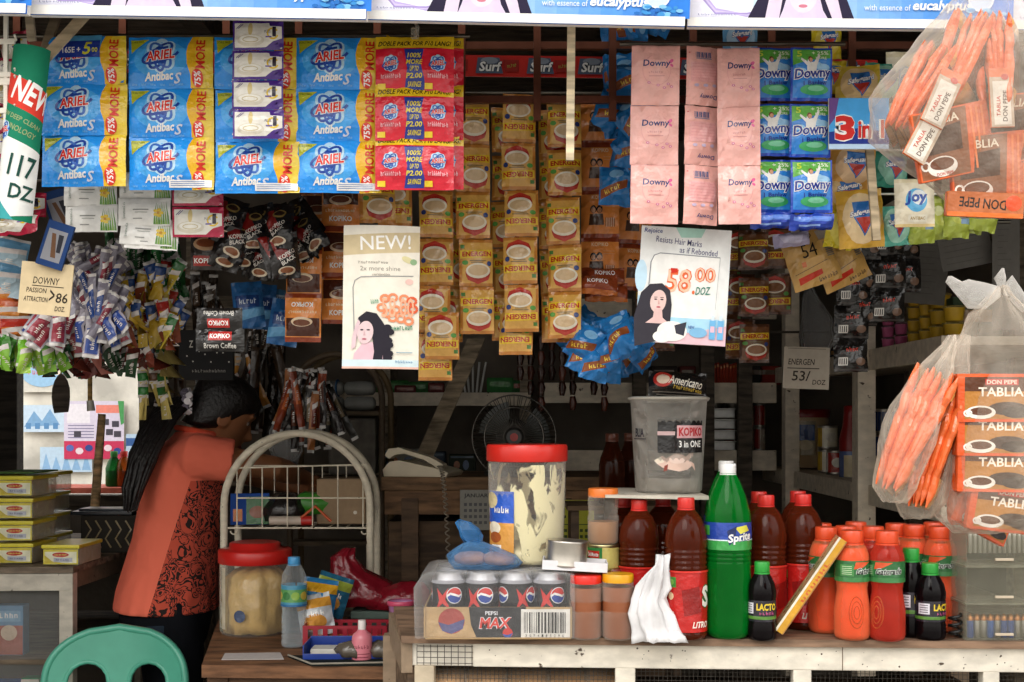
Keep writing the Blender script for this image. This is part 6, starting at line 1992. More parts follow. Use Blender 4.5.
# hanging leaf fan and cord
g2 = thing('hanging_paddle', 'dark leaf shaped paddle hanging before the bright opening', 'paddle', W(61, 394, 4.3))
pts = [(0, .072), (.012, .062), (.022, .045), (.029, .02), (.03, -.01), (.028, -.04), (.024, -.062), (-.022, -.066), (-.028, -.04), (-.031, -.01), (-.029, .02), (-.021, .045), (-.011, .062)]
B().prism(pts, -.004, .004, K('#4a4038', 'wood')).build('blade', g2)
B().tube([(0, 0, .07), (.002, 0, .13), (0, 0, .2)], .002, K('#6a5a48', 'cloth'), 6).build('cord', g2)
g2 = thing('hanging_brush', 'pale wooden handled brush hanging before the bright opening', 'brush', W(90, 372, 4.35))
B().tube([(0, 0, .06), (0, 0, -.1)], .008, K('#b8955a', 'wood'), 10).build('handle', g2)
B().tube([(0, 0, -.1), (.004, 0, -.135)], [.012, .014], K('#d8d4c8', 'plastic'), 10).build('bristles', g2)
# bottles on the sill outside table
g2 = thing('outside_table', 'low red edged table outside the back opening', 'table', (-1.78, 5.55, 0))
B().box((0, 0, 1.075), (.62, .3, .025), K('#b85a44', 'paint'), .003).build('table_top', g2)
for x in (-.28, .28):
    for y in (-.12, .12): B().box((x, y, .53), (.03, .03, 1.07), K('#8a5a48', 'wood')).build('leg', g2)
for px, c, cc, l in ((114, '#2a7a3c', '#2f8a3a', 'small green bottle on the table outside the opening'), (124, '#a85a24', '#c8281e', 'small amber bottle with red cap on the table outside')):
    bottle('small_bottle', l, 'bottle', Vector(((px - CX) * 5.5 / F, 5.5, 1.088)), [(.03, 0), (.036, .005), (.036, .08), (.026, .11), (.013, .13), (.013, .14)], K(c, 'tint'), K(c, '~5'), [(.03, .002), (.034, .006), (.034, .07)], (.016, .135, .155), cc)

# ------------------------------------------------------------------ green plastic chair
cx0, D = (116 - CX) * 3.55 / F, 3.36
g = thing('plastic_chair', 'green plastic chair with two holes in its rounded backrest', 'chair', (cx0, D + .1, 0))
gm = K('#56ab92', 'plastic')
import itertools


def chair_back():
    """rounded backrest with two oval openings, bent round the sitter"""
    top, w_ = .785, .21
    b = B()
    nx_, nz_ = 44, 26
    z0_ = .46

    def half(z):
        t = (z - z0_) / (top - z0_)
        return (.19 + .02 * t) * (1 if t < .45 else math.sqrt(max(0, 1 - ((t - .45) / .55) ** 2.6)))

    def hole(x, z):
        for c_ in (-.088, .088):
            dx, dz = (x - c_) / .058, (z - .63) / .058
            if z < .63: dz = 0 if z > .5 else (z - .5) / .04
            if dx * dx + dz * dz < 1: return True
        return False

    def pt(i, j, y):
        z = z0_ + (top - z0_) * (1 - (1 - j / nz_) ** 1.0)
        x = half(min(z, top - 1e-5)) * (2 * i / nx_ - 1)
        return (x, y + .9 * x * x * -1.1 + .10 + .1 * (z - .46), z)

    for y, flip in ((-.006, False), (.006, True)):
        vs = [pt(i, j, y) for j in range(nz_ + 1) for i in range(nx_ + 1)]
        fs = []
        for j in range(nz_):
            for i in range(nx_):
                a_ = j * (nx_ + 1) + i
                c_ = [vs[k] for k in (a_, a_ + 1, a_ + nx_ + 2, a_ + nx_ + 1)]
                mx, mz = sum(p[0] for p in c_) / 4, sum(p[2] for p in c_) / 4
                if hole(mx, mz): continue
                f_ = (a_, a_ + 1, a_ + nx_ + 2, a_ + nx_ + 1)
                fs.append(f_[::-1] if flip else f_)
        b.add(vs, fs, gm, True)
    # rolled rim
    rim = [pt(0, j, 0) for j in range(nz_ + 1)] + [pt(nx_, j, 0) for j in range(nz_ - 1, -1, -1)]
    b.tube(rim, .011, gm, 8)
    for c_ in (-.088, .088):
        ov = []
        for k in range(9):
            t = PI * k / 8
            x, z = c_ + .06 * math.cos(t), .63 + .06 * math.sin(t)
            ov.append((x, -1.0 * x * x + .10 + .1 * (z - .46), z))
        ov = [(c_ + .06, -1.0 * (c_ + .06) ** 2 + .104, .5)] + ov + [(c_ - .06, -1.0 * (c_ - .06) ** 2 + .104, .5)]
        b.tube(ov, .008, gm, 8)
    return b


o = chair_back().build('backrest', g)
B().box((0, -.12, .43), (.42, .4, .025), gm, .01).build('seat', g)
for sx_ in (-1, 1):
    B().tube([(.18 * sx_, -.3, .43), (.22 * sx_, -.34, 0)], [.03, .022], gm, 10).build('leg', g)
    B().tube([(.19 * sx_, .02, .5), (.23 * sx_, .08, 0)], [.03, .022], gm, 10).build('leg', g)
    B().tube([(.2 * sx_, .02, .47), (.235 * sx_, -.04, .62), (.24 * sx_, -.22, .63), (.2 * sx_, -.3, .43)], .018, gm, 10).build('armrest', g)
# ------------------------------------------------------------------ shelving along the side and back walls
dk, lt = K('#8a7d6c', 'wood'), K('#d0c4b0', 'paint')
g = thing('side_shelving', 'grey wooden shelving along the side wall behind the hanging bags', 'shelves', (1.2, 3.7, 0))
o0 = Vector((1.2, 3.7, 0))


def zat(py, D): return EZ + (HY - py) * D / F


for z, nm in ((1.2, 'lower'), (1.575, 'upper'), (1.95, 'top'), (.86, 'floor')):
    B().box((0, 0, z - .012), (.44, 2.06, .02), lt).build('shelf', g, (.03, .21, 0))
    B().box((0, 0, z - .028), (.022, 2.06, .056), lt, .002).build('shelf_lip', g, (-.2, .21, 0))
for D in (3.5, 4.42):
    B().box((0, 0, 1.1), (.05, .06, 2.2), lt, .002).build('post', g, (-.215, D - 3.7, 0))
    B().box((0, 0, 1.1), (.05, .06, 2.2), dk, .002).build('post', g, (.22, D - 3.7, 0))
g = thing('back_shelving', 'dark wooden shelving on the back wall beneath the brown cereal strips', 'shelves', (.55, 4.8, 0))
for z in (zat(384, 4.6) - .002, zat(452, 4.6) - .002, zat(300, 4.6)):
    B().box((0, 0, z - .012), (.86, .34, .02), dk).build('shelf', g, (0, .02, 0))
    B().box((0, 0, z - .03), (.86, .02, .075), lt, .002).build('shelf_lip', g, (0, -.16, 0))
for px in (640, 708, 746):
    B().box((0, 0, 1.1), (.05, .05, 2.2), K('#4f463c', 'wood'), .002).build('post', g, ((px - CX) * 4.58 / F - .55, -.19, 0))
g = thing('back_shelving', 'long dark wall shelf with a pale edge behind the wire rack and telephone', 'shelves', (-.58, 4.85, 0))
for z, c in ((zat(396, 4.7), lt), (zat(300, 4.7), dk), (zat(476, 4.7), dk)):
    B().box((0, 0, z - .01), (1.3, .3, .02), dk).build('shelf', g)
    B().box((0, 0, z - .012), (1.3, .02, .05), c, .002).build('shelf_lip', g, (0, -.16, 0))
for x in (-.63, .1, .63):
    B().box((0, 0, 1.1), (.04, .28, 2.2), dk).build('post', g, (x, .01, 0))

# jelly cups
j0 = None
cols = ('#b0487a', '#b0487a', '#c89a1c', '#c89a1c', '#c8a01c')
zt = 1.5755
for r_i, (pxs, D) in enumerate((((888, 901), 0), ((914, 926), 0), ((940,), 0), ((954,), 0))):
    for ci, px in enumerate(pxs):
        for lv in range((3, 5, 3, 2)[r_i] - ci):
            y = (1.034 if r_i < 2 else 1.05) * F / (px - CX)
            x = (px - CX) * y / F
            loc = Vector((x, y, zt + .0325 * lv))
            c_ = '#b2527c' if r_i == 0 else '#c8a024'
            if j0 is None or (r_i == 1 and ci == 0 and lv == 0):
                j0 = thing('jelly_cup', 'x', 'jelly', loc)
                B().lathe([(.0125, 0), (.014, .002), (.0165, .026)], K(c_, '~5'), 16).build('cup_body', j0)
                B().lathe([(.0185, .026), (.0185, .029), (.012, .0305)], K('#d8c070' if r_i else '#b88aa0', 'film'), 16).build('lid', j0)
                o = j0
            else:
                o = dup(j0, loc)
            o['label'] = 'purple jelly cup stacked on the upper side shelf' if r_i == 0 else 'yellow jelly cup stacked on the upper side shelf'
            o['group'] = 'purple jelly cups' if r_i == 0 else 'yellow jelly cups'
            if r_i >= 2: o.scale = (1.5, 1.5, 1.2); o.location.z = zt + .039 * lv

# lower side shelf: red-lidded jar, bottles, cans
zl = 1.2005
jr = lid_jar('food_jar', 'big dull jar with dark red lid under the grey price card', Vector(((808 - CX) * 4.7 / F, 4.7, zl)), .078, .215, '#8a1a1c', '#c8a878', .19, .03, lr=.08)
a = Art(36, 60, '#a89878'); a.rect(0, 6, 34, 34, '#2f4f8a'); a.ell(18, 42, 13, 9, '#c8b48a')
b = B(); a.emit(b, wrapmap(.0788, 36, .0021, .175, -.35), 20, 0); b.build('label', jr)
g = thing('sauce_bottle', 'tall dull red sauce bottle beside the red lidded jar on the side shelf', 'bottle', Vector(((852 - CX) * 4.0 / F, 4.0, zl)))
B().lathe([(.036, 0), (.04, .004), (.04, .12), (.03, .16), (.026, .2), (.026, .222), (.02, .226)], K('#8a1c1a', 'plastic'), 24).build('bottle_body', g)
a = Art(80, 30, '#5a6a9a'); a.rect(28, 4, 52, 26, '#c8b890')
b = B(); a.emit(b, wrapmap(.0403, 80, .04 * 2 * PI / 80, .08), 40, 0); b.build('label', g)


def canthing(name, label, loc, r, h, base, stripe, group=None, cat='can'):
    g = thing(name, label, cat, loc, (0, 0, rnd.uniform(-.5, .5)), group)
    B().lathe([(r * .95, 0), (r, .002), (r * .98, .005), (r * .98, h - .005), (r, h - .002), (r * .95, h)], K('#a8a29a', 'metal'), 20).build('tin', g)
    a = Art(60, 20, base); a.rect(20, 0, 40, 20, stripe); a.ell(30, 10, 6, 5, '#d8d0c0')
    b = B(); a.emit(b, wrapmap(r * .985, 60, r * 2 * PI / 60, h - .008, sv=(h - .016) / 20), 24, 0); b.build('label', g)
    return g


c0 = canthing('milk_can', 'yellow can beside the red lidded jar on the side shelf', Vector(((826 - CX) * 4.3 / F, 4.28, zl)), .034, .08, '#c8a030', '#e0d8c0')
dup(c0, c0.location + Vector((.0, 0, .0805)), 'yellow can stacked on another beside the red lidded jar')
c1 = canthing('milk_can', 'lower white and red can between the jar and the red bottle', Vector(((838 - CX) * 4.1 / F, 4.12, zl)), .034, .08, '#c8c4bc', '#a83a30')
c2 = None
for i, px in enumerate((884, 900, 916)):
    for k_ in range(3):
        D = 1.055 * F / (px - CX)
        loc = Vector((1.055, D, zl + .0705 * k_))
        loc.x = (px - CX) * D / F
        if c2 is None: c2 = canthing('sardine_can', 'blue and white small can in the stacks on the lower side shelf', loc, .034, .07, '#2c3c6c', '#c8c4bc', 'small blue cans on the side shelf')
        else: dup(c2, loc, None, (0, 0, i * .7 + k_), 'small blue cans on the side shelf')
# back shelf items under the posters
D = 4.66
zb = zat(452, 4.6) + .0005
zc = zat(384, 4.6) + .0005
c3 = None
for i, px in enumerate((753, 765, 733)):
    for k_ in range(2 if i < 2 else 1):
        loc = Vector(((px - CX) * D / F, D + .1 - .03 * (i == 2), zb + .0905 * k_))
        if c3 is None: c3 = canthing('red_can', 'red and silver can on the back shelf under the grey price card', loc, .021, .09, '#9a241e', '#c8b8a8', 'red cans on the back shelf')
        else: dup(c3, loc, None, (0, 0, i * .9 + k_), 'red cans on the back shelf')
for k_ in range(4):
    b = B().box((0, .06, .019), (.11, .12, .034), K('#9a9a98', 'metal'), .004).box((0, .06, .037), (.116, .126, .004), K('#b4b2ae', 'metal'), .001)
    tag(b.build('foil_tray', None, Vector(((721 - CX) * D / F, D, zb + .0405 * k_))), ('lowest silver foil tray in the stack behind the bucket', 'second silver foil tray in the stack behind the bucket', 'third silver foil tray in the stack behind the bucket', 'top silver foil tray in the stack behind the bucket')[k_], 'tray')
for x, k_, l in ((716, 0, 'small silver bowl on top of the foil trays'), (734, 1, 'small silver bowl at the edge of the foil trays'), (729, 2, 'small silver bowl resting highest above the foil trays')):
    tag(B().lathe([(.02, 0), (.03, .02), (.032, .032), (.029, .03), (.018, .004)], K('#b0aeaa', 'metal'), 20, capt=False).build('steel_bowl', None, Vector(((x - CX) * D / F, D + .03 + .07 * (k_ == 2) , zb + .1625))), l, 'bowl')
for i in range(9):
    pack('red_packet', 'orange red packet in the row on the upper back shelf', 'packets', 712 + 3.1 * i, D + .03, zc, .01, .075 + .004 * (i % 3), .06, '#a83c24', (('r', 10, 8, 90, 20, '#c8783c'),), group='red packets on the back shelf')
for i, (px, w_, c, l) in enumerate(((664, .1, '#2c2420', 'dark box on the upper back shelf behind the black coffee pack'), (688, .06, '#5a2420', 'maroon box on the upper back shelf behind the coffee pack'), (770, .08, '#8a2c20', 'red box on the upper back shelf near the grey price card'), (757, .05, '#2a2624', 'black box on the upper back shelf near the grey price card'))):
    pack('goods_box', l, 'box', px, D + .04, zc, w_, .07, .08, c, (('r', 12, 20, 88, 46, '#6a5848'),))
# brown bottles and dark box behind the bucket
bb0 = bottle('brown_bottle', 'dark brown bottle standing back beside the bucket, nearer the fan', 'bottle', Vector(((612 - CX) * 3.22 / F, 3.22, 1.1635)), [(.028, 0), (.034, .005), (.034, .1), (.03, .12), (.018, .15), (.014, .165), (.014, .17)], K('#5a2a18', 'tint'), K('#2a120a', '~5'), [(.026, .002), (.032, .006), (.032, .11)], (.017, .165, .182), '#6a3a2a', None)
dup(bb0, Vector(((630 - CX) * 3.32 / F, 3.31, 1.1635)), 'dark brown bottle standing back half behind the bucket')
g = thing('side_cabinet', 'dark wooden cabinet behind the counter under the telephone and fan', 'cabinet', (0.0, 3.9, 0))
zcab = EZ - (476 - HY) * 3.75 / F
B().box((0, 0, zcab - .02), (.86, .44, .04), K('#6b5138', 'wood'), .003).build('cabinet_top', g, (.045, 0, 0))
B().box((0, 0, .54), (.82, .4, 1.08), K('#4a3827', 'wood')).build('cabinet_body', g, (.045, .0, 0))
B().box((0, 0, zcab - .075), (.84, .02, .07), K('#6b4f36', 'wood'), .002).build('front_rail', g, (.045, -.215, 0))
B().box((0, 0, .6), (.05, .03, 1.1), K('#4c3a2a', 'wood'), .002).build('stile', g, (-.3, -.215, 0))
B().box((0, 0, .6), (.05, .03, 1.1), K('#4c3a2a', 'wood'), .002).build('stile', g, (.15, -.215, 0))
sb = B().box((0, 0, 1.157), (.3, .2, .012), K('#5a4632', 'wood')).build('bottle_ledge', None, (.29, 3.26, 0))
tag(sb, 'narrow dark ledge carrying the brown bottles beside the bucket', 'ledge')
for x in (-.13, .13): B().box((x, 0, .575), (.02, .18, 1.15), K('#4a3a2c', 'wood')).build('ledge_support', sb)
# telephone
g = thing('telephone', 'cream desk telephone with coiled cord on the dark cabinet', 'telephone', Vector(((420 - CX) * 3.76 / F, 3.78, zcab)), (0, 0, -.25))
cm = K('#cfc2a6', 'plastic')
pr_ = [(-.088, 0), (.105, 0), (.112, .012), (.09, .022), (-.04, .048), (-.07, .044), (-.092, .02)]
B().prism(pr_, -.08, .08, cm).build('phone_base', g)
hs = [(-.092, .062), (-.08, .082), (-.05, .086), (.05, .058), (.088, .038), (.092, .026), (.075, .022), (.06, .034), (.03, .05), (-.03, .068), (-.06, .064), (-.078, .052)]
B().prism(hs, -.062, -.018, cm).build('handset', g)
B().box((.02, .04, .036), (.07, .05, .006), K('#8a8070', 'plastic'), .001, (0, .25, 0)).build('keypad', g)
pts = []
for i in range(150):
    t = i / 149
    pts.append((.088 + .035 * math.sin(t * 2.2) + .006 * math.cos(i * 1.1), -.09 - .05 * math.sin(t * PI) + .006 * math.sin(i * 1.1), .03 + .02 * math.sin(t * 3) - .33 * t * t))
B().tube(pts, .0022, K('#8a8070', 'plastic'), 5).build('coiled_cord', g)
# fan
D = 3.72
s_ = S(D)
fc = W(514, 437, D)
g = thing('desk_fan', 'round black wire desk fan behind the red lidded mayonnaise jar', 'fan', (fc.x, D + .04, zcab))
R = 42 * s_
zc_ = fc.z - zcab
fm_ = K('#6a6660', 'metal')
b = B()
for k in range(60):
    t = 2 * PI * k / 60
    u, w_ = math.cos(t), math.sin(t)
    b.tube([(.03 * u, -.075, zc_ + .03 * w_), (R * .55 * u, -.072, zc_ + R * .55 * w_), (R * .92 * u, -.05, zc_ + R * .92 * w_), (R * u, -.02, zc_ + R * w_)], .0011, fm_, 4, cap=False)
for rr_, y in ((R, -.02), (R * .7, -.067), (.03, -.075)):
    b.tube([(rr_ * math.cos(2 * PI * i / 48), y, zc_ + rr_ * math.sin(2 * PI * i / 48)) for i in range(48)], .0025, fm_, 6, closed=True)
b.build('front_cage', g)
b = B()
for k in range(40):
    t = 2 * PI * k / 40
    b.tube([(.03 * math.cos(t), .06, zc_ + .03 * math.sin(t)), (R * .9 * math.cos(t), .03, zc_ + R * .9 * math.sin(t)), (R * math.cos(t), -.02, zc_ + R * math.sin(t))], .0011, fm_, 4, cap=False)
b.build('back_cage', g)
Xr = Matrix.Translation((0, -.085, zc_)) @ Matrix.Rotation(PI / 2, 4, 'X')
B().lathe([(.03, -.012), (.03, .002), (.022, .006)], K('#2a2826', 'plastic'), 24, X=Xr).lathe([(.012, .006), (.012, .0075)], K('#b0302a', 'plastic'), 16, X=Xr).build('badge', g)
b = B()
for k in range(3):
    t0 = k * 2 * PI / 3 + .3
    vs, fs = [], []
    for i in range(7):
        for j_ in range(5):
            r_ = .02 + (R * .86 - .02) * i / 6
            a_ = t0 + (-.5 + j_ / 4) * 1.3 * min(1, .35 + i / 5)
            vs.append((r_ * math.cos(a_), -.02 + .03 * (j_ / 4 - .5), zc_ + r_ * math.sin(a_)))
    for i in range(6):
        for j_ in range(4):
            q_ = i * 5 + j_
            fs.append((q_, q_ + 1, q_ + 6, q_ + 5))
    b.add(vs, fs, K('#3f423e', 'plastic'), True)
b.build('blades', g)
B().lathe([(.055, -.04), (.055, .03), (.03, .05)], K('#2c2a28', 'plastic'), 20, X=Matrix.Translation((0, .06, zc_)) @ Matrix.Rotation(PI / 2, 4, 'X')).build('motor', g)
B().tube([(0, .05, 0), (0, .05, zc_ - .03)], .014, K('#2c2a28', 'plastic'), 12).lathe([(.09, 0), (.09, .012), (.03, .025)], K('#2c2a28', 'plastic'), 24, c=(0, .05, 0)).build('stand', g)
# calendars behind the counter
a = Art(40, 66, '#a8a838'); a.text('2', 8, 12, 8, 12, '#2a3420', bold=.04); a.rect(4, 24, 36, 25, '#4a5a2c')
for r_i in range(5):
    for c_i in range(6): a.rect(5 + 5.2 * c_i, 29 + 6 * r_i, 8 + 5.2 * c_i, 32 + 6 * r_i, '#3a4a28')
board('wall_calendar', 'yellow green calendar on the cabinet behind the mayonnaise jar', 'calendar', a, 574, 500, 3.66, th=.004)
a = Art(36, 40, '#8a8880'); a.text('JANUARY', 18, 6, 28, 5, '#3a3a3c')
for r_i in range(4):
    for c_i in range(6): a.rect(4 + 5 * c_i, 13 + 6 * r_i, 7 + 5 * c_i, 16 + 6 * r_i, '#5a5a5c')
board('wall_calendar', 'grey month calendar on the cabinet below the telephone cord', 'calendar', a, 478, 490, 3.66, th=.004)
# leaning plank, straws, greens and goods on the back shelf
zsh = zat(396, 4.7) + .0005
p0, p1 = W(422, 462, 4.3), W(478, 342, 4.5)
b = B()
d_ = (p1 - p0)
b.prism([(-.03, 0), (.03, 0), (d_.x + .03, d_.z), (d_.x - .03, d_.z)], 0, .02, K('#8f7f68', 'wood'))
tag(b.build('leaning_plank', None, p0), 'grey plank leaning diagonally behind the lower cereal strips', 'plank')
for i in range(5):
    tag(B().tube([(0, 0, 0), (.012 * (i - 2), 0, .13)], .004, K('#c8c8c4', 'plastic'), 8).build('plastic_straw', None, Vector(((466 + 3.4 * i - CX) * 4.75 / F, 4.76, zsh + .0))), 'pale straw in the fan of straws above the desk fan', 'straw', 'straws on the back shelf')
for px, w_, h_, c, l in ((392, .12, .06, '#2f6a30', 'green packet above the telephone on the pale edged shelf'), (415, .1, .055, '#2a5a2a', 'second green packet on the pale edged shelf'), (436, .06, .05, '#5a2420', 'maroon packet beside the leaning plank on the shelf'), (405, .08, .04, '#5c2622', 'small red packet before the green ones on the shelf'), (500, .1, .07, '#2f6a34', 'green packet above the fan cage'), (522, .08, .06, '#28552c', 'dark green packet above the fan top')):
    pack('goods_packet', l, 'packet', px, 4.74 if 'small' not in l else 4.71, zsh, w_, h_, .04 if 'small' not in l else .02, c, (('r', 10, 20, 90, 50, '#3f7a3c' if '2f' in c or '2a' in c else '#7a4030'),))
zsl = zat(476, 4.7) + .0005
for px, w_, h_, c, l in ((402, .16, .1, '#9a9890', 'pale box with small figures behind the telephone'), (432, .1, .09, '#3f4a58', 'grey blue box behind the telephone near the plank foot'), (386, .06, .08, '#4a6a3c', 'greenish jar-sized box behind the telephone'), (462, .1, .08, '#3a4038', 'dull box behind the fan on the low shelf')):
    pack('goods_box', l, 'box', px, 4.72, zsl, w_, h_, .08, c, (('e', 30, 50, 12, 20, '#b87a5a'), ('e', 65, 50, 12, 24, '#6a7a9a'), ('r', 6, 6, 94, 16, '#5a6a7a')))
for i, px in enumerate((400, 412, 422, 434)):
    tag(B().lathe([(.02, 0), (.024, .01), (.022, .05), (.014, .06)], K('#8a2c20' if i % 2 == 0 else '#a84a24', 'plastic'), 14).build('small_tin', None, Vector(((px - CX) * 4.7 / F, 4.82, zsl))), 'small reddish tin in the row behind the pale box', 'tin', 'small reddish tins behind the telephone')
# dark tubes hanging behind the fan
for i in range(9):
    px = 520 + 10.5 * i
    r = thing('sausage_strand', 'dark brown glossy strand hanging above the fan', 'snack strand', W(px, 336, 4.1 + .05 * (i % 2)), (0, 0, 0), 'dark strands above the fan')
    for k_ in range(3 + (i % 3)):
        B().tube([(0, 0, -.05 * k_), (.002, 0, -.05 * k_ - .02), (0, 0, -.05 * k_ - .046)], [.009, .0135, .008], K('#3a1c14' if (i + k_) % 3 else '#5a2a1c', 'foil'), 10).build('link', r)
b = B().tube([(0, 0, 0), (1.1, 0, 0)], .004, K('#5a544c', 'metal'))
tag(b.build('hanging_rod', None, W(500, 332, 4.12)), 'thin rod carrying the dark strands above the fan', 'rod')
# second, darker arched rack with hanging packets and stacked sacks
D = 4.22
s_ = S(D)
g = thing('arched_rack', 'dark rusty arched rack standing further back behind the white one', 'rack', Vector(((336 - CX) * s_, D, 0)))
hz = zat(354, D)
for dy, nm, c, off in ((0, 'front_arch', '#5a4a38', 0), (.1, 'back_arch', '#6a5638', .02)):
    B().tube([(x + off, dy, z) for x, z in arch(92 * s_, hz)], .011, K(c, 'paint'), 10).build(nm, g)
for k_ in range(5):
    B().box((0, .05, hz - .2 - .22 * k_), (92 * s_, .1, .014), K('#5a4c3a', 'wood')).build('rung', g)
zsk = hz - .2 + .0075
for i, (x, k_, l) in enumerate(((-.045, 0, 'lower grey sack with a blue tie beside the pole in the arched rack'), (.062, 0, 'lower grey sack away from the packets in the arched rack'), (-.045, 1, 'upper grey sack with a blue tie in the arched rack'), (.062, 1, 'upper grey sack at the far side in the arched rack'))):
    gg = thing('goods_sack', l, 'sack', Vector(((340 - CX) * s_ + x, D + .05, zsk + .052 * k_)))
    B().loft([((t * .052, 0, .026), (0, .045 * q_, 0), (0, 0, .025 * q_)) for t, q_ in ((-1, .5), (-.85, .9), (0, 1), (.85, .9), (1, .5))], K('#8a8a86', 'cloth'), 16).build('sack', gg)
    if i % 2 == 0: B().tube([(.03, .046 * math.cos(t), .026 + .027 * math.sin(t)) for t in [2 * PI * q_ / 20 for q_ in range(20)]], .004, K('#2c4a6a', 'cloth'), 6, closed=True).build('tie', gg)
tag(B().box((0, .05, .1), (.16, .1, .19), K('#6f6a62', 'matte'), .01).build('grey_carton', None, Vector(((352 - CX) * s_, D, hz - .42 + .0075))), 'grey carton on the rung under the sacks of the arched rack', 'carton')
# hanging orange and black packets in front of it
mHp = [sachet('snack_stick', tube_art(c, d, 8, 62, t), S(3.85), .006, c, nx=3, ny=5, wr=.003, seed=i) for i, (c, d, t) in enumerate((('#8a3a20', '#c8642c', '~3'), ('#221a18', '#5a3020', '~3'), ('#a86a3c', '#7a2c1c', '~3'), ('#2c2a26', '#8a7a60', '~3')))]
pile('snack_stick_bunch', 'bunch of orange and black snack sticks hanging over the white arch', 'snack', 308, 366, 3.86, 26, mHp, (20, 26), .12, .04, 21)
B_ = blob([((0, 0, -.16), .03, .02), ((0, 0, -.12), .05, .03), ((0, 0, -.06), .045, .028), ((.01, 0, 0), .03, .02), ((.02, 0, .05), .01, .01)], K('#b8b8b8', 'film'), 24, .012, 30, 4)
tag(B_.build('clear_bag', None, W(286, 412, 3.9)), 'clear plastic bag hanging beside the orange and black sticks', 'bag')
mHq = [sachet('snack_stick', tube_art(c, d, 9, 60, t), S(3.9), .007, c, nx=3, ny=5, wr=.003, seed=i + 9) for i, (c, d, t) in enumerate((('#c88a3c', '#a83a24', '~3'), ('#d8b48a', '#b84a2c', '~3')))]
pile('snack_stick_bunch', 'tan and orange snack sticks hanging beside the woman\'s face', 'snack', 238, 350, 4.14, 14, mHq, (7, 36), .05, .05, 22)
mHr = [sachet('dark_strip', tube_art(c, d, 10, 120, t), S(4.2), .006, c, nx=3, ny=6, wr=.003, seed=i + 12) for i, (c, d, t) in enumerate((('#2a2018', '#4a3828', '~3'), ('#3a2a1c', '#2a2420', '~3')))]
pile('dark_strip_bunch', 'long dark strips hanging between the tan sticks and the arched rack', 'snack', 268, 310, 4.16, 12, mHr, (14, 20), .03, .06, 23)
pile('dark_strip_bunch', 'long dark strips hanging behind the black name-box sachets', 'snack', 200, 270, 4.34, 14, mHr, (20, 30), .03, .06, 24)
# clear bag hanging by the tan mix packs
B_ = blob([((0, 0, -.12), .03, .02), ((.01, 0, -.08), .045, .03), ((.0, 0, -.03), .04, .028), ((-.01, 0, .02), .02, .014), ((-.015, 0, .05), .006, .006)], K('#8a8a8a', 'film'), 24, .012, 30, 7)
tag(B_.build('clear_bag', None, W(815, 306, 3.2)), 'grey clear bag hanging under the tan coffee mix packs', 'bag')
# goods on the upper side shelf and behind the bags
for px, D, w_, h_, c, l in ((978, 3.0, .12, .1, '#3a4a34', 'dark green packet on the upper side shelf behind the knotted bag'), (850, 3.9, .05, .05, '#7a2a20', 'small red box in the shade on the upper side shelf'), (868, 3.75, .05, .04, '#5a3a20', 'small brown box in the shade on the upper side shelf'), (838, 4.1, .06, .045, '#2a2a28', 'small black box at the back of the upper side shelf')):
    pack('goods_box', l, 'box', px, D, 1.5755, w_, h_, .06, c, (('r', 10, 30, 90, 60, '#8a6a3c'),))
# ------------------------------------------------------------------ the two big hanging bags at the street
def obox(art, side, w, h, th):
    """flat packet: printed face, plain edges; centred"""
    b = B().box((0, 0, 0), (w, th, h), K(side, 'foil'), min(.003, th * .3))
    if art:
        art.emit(b, lambda x, y, off: Vector(((x / art.w - .5) * w * .98, -th / 2 - .0003 - off, (.5 - y / art.h) * h * .98)), 0, 0)
    return b.mesh('packet')


D = 1.9
s = S(D)
mTab = obox(tablia_art(), '#d8541f', 74 * s, 46 * s, .011)
mDon = obox(donpepe_art(), '#cf5a28', 78 * s, 66 * s, .012)
sideart = Art(70, 10, '#d8622c')
for i in range(4): sideart.stroke([(4, 2 + 2 * i), (66, 2.6 + 2 * i)], .5, '#a83a1c')
mEdge = obox(None, '#d85a28', 26 * s, 86 * s, .0115)
ea = Art(30, 90, '#d86a34'); ea.rect(3, 50, 27, 87, '#e4dcd0'); ea.text('DON PEPE', 15, 70, 32, 6, '#5a2a1c', rot=PI / 2 - .0, bold=.02); ea.text('TABLIA', 8, 68, 22, 5, '#b83424', rot=PI / 2, bold=.02); ea.rect(3, 4, 27, 48, '#8a5230')
mEdgeL = obox(ea, '#d8622c', 30 * s, 90 * s, .012)


def packets(px, py, D, mesh, n, step, rot, labels, group, name='chocolate_packet'):
    """a bundle of packets lying against each other; step is the offset from one to the next"""
    R = Euler(rot).to_matrix()
    for i in range(n):
        l = labels[i] if isinstance(labels, (list, tuple)) else labels
        o = link(name, mesh, None, W(px, py, D) + Vector(step) * (i - (n - 1) / 2), (rot[0] + rnd.uniform(-.02, .02), rot[1] + rnd.uniform(-.03, .03), rot[2] + rnd.uniform(-.05, .05)))
        tag(o, l, 'chocolate', None if isinstance(labels, (list, tuple)) else group)


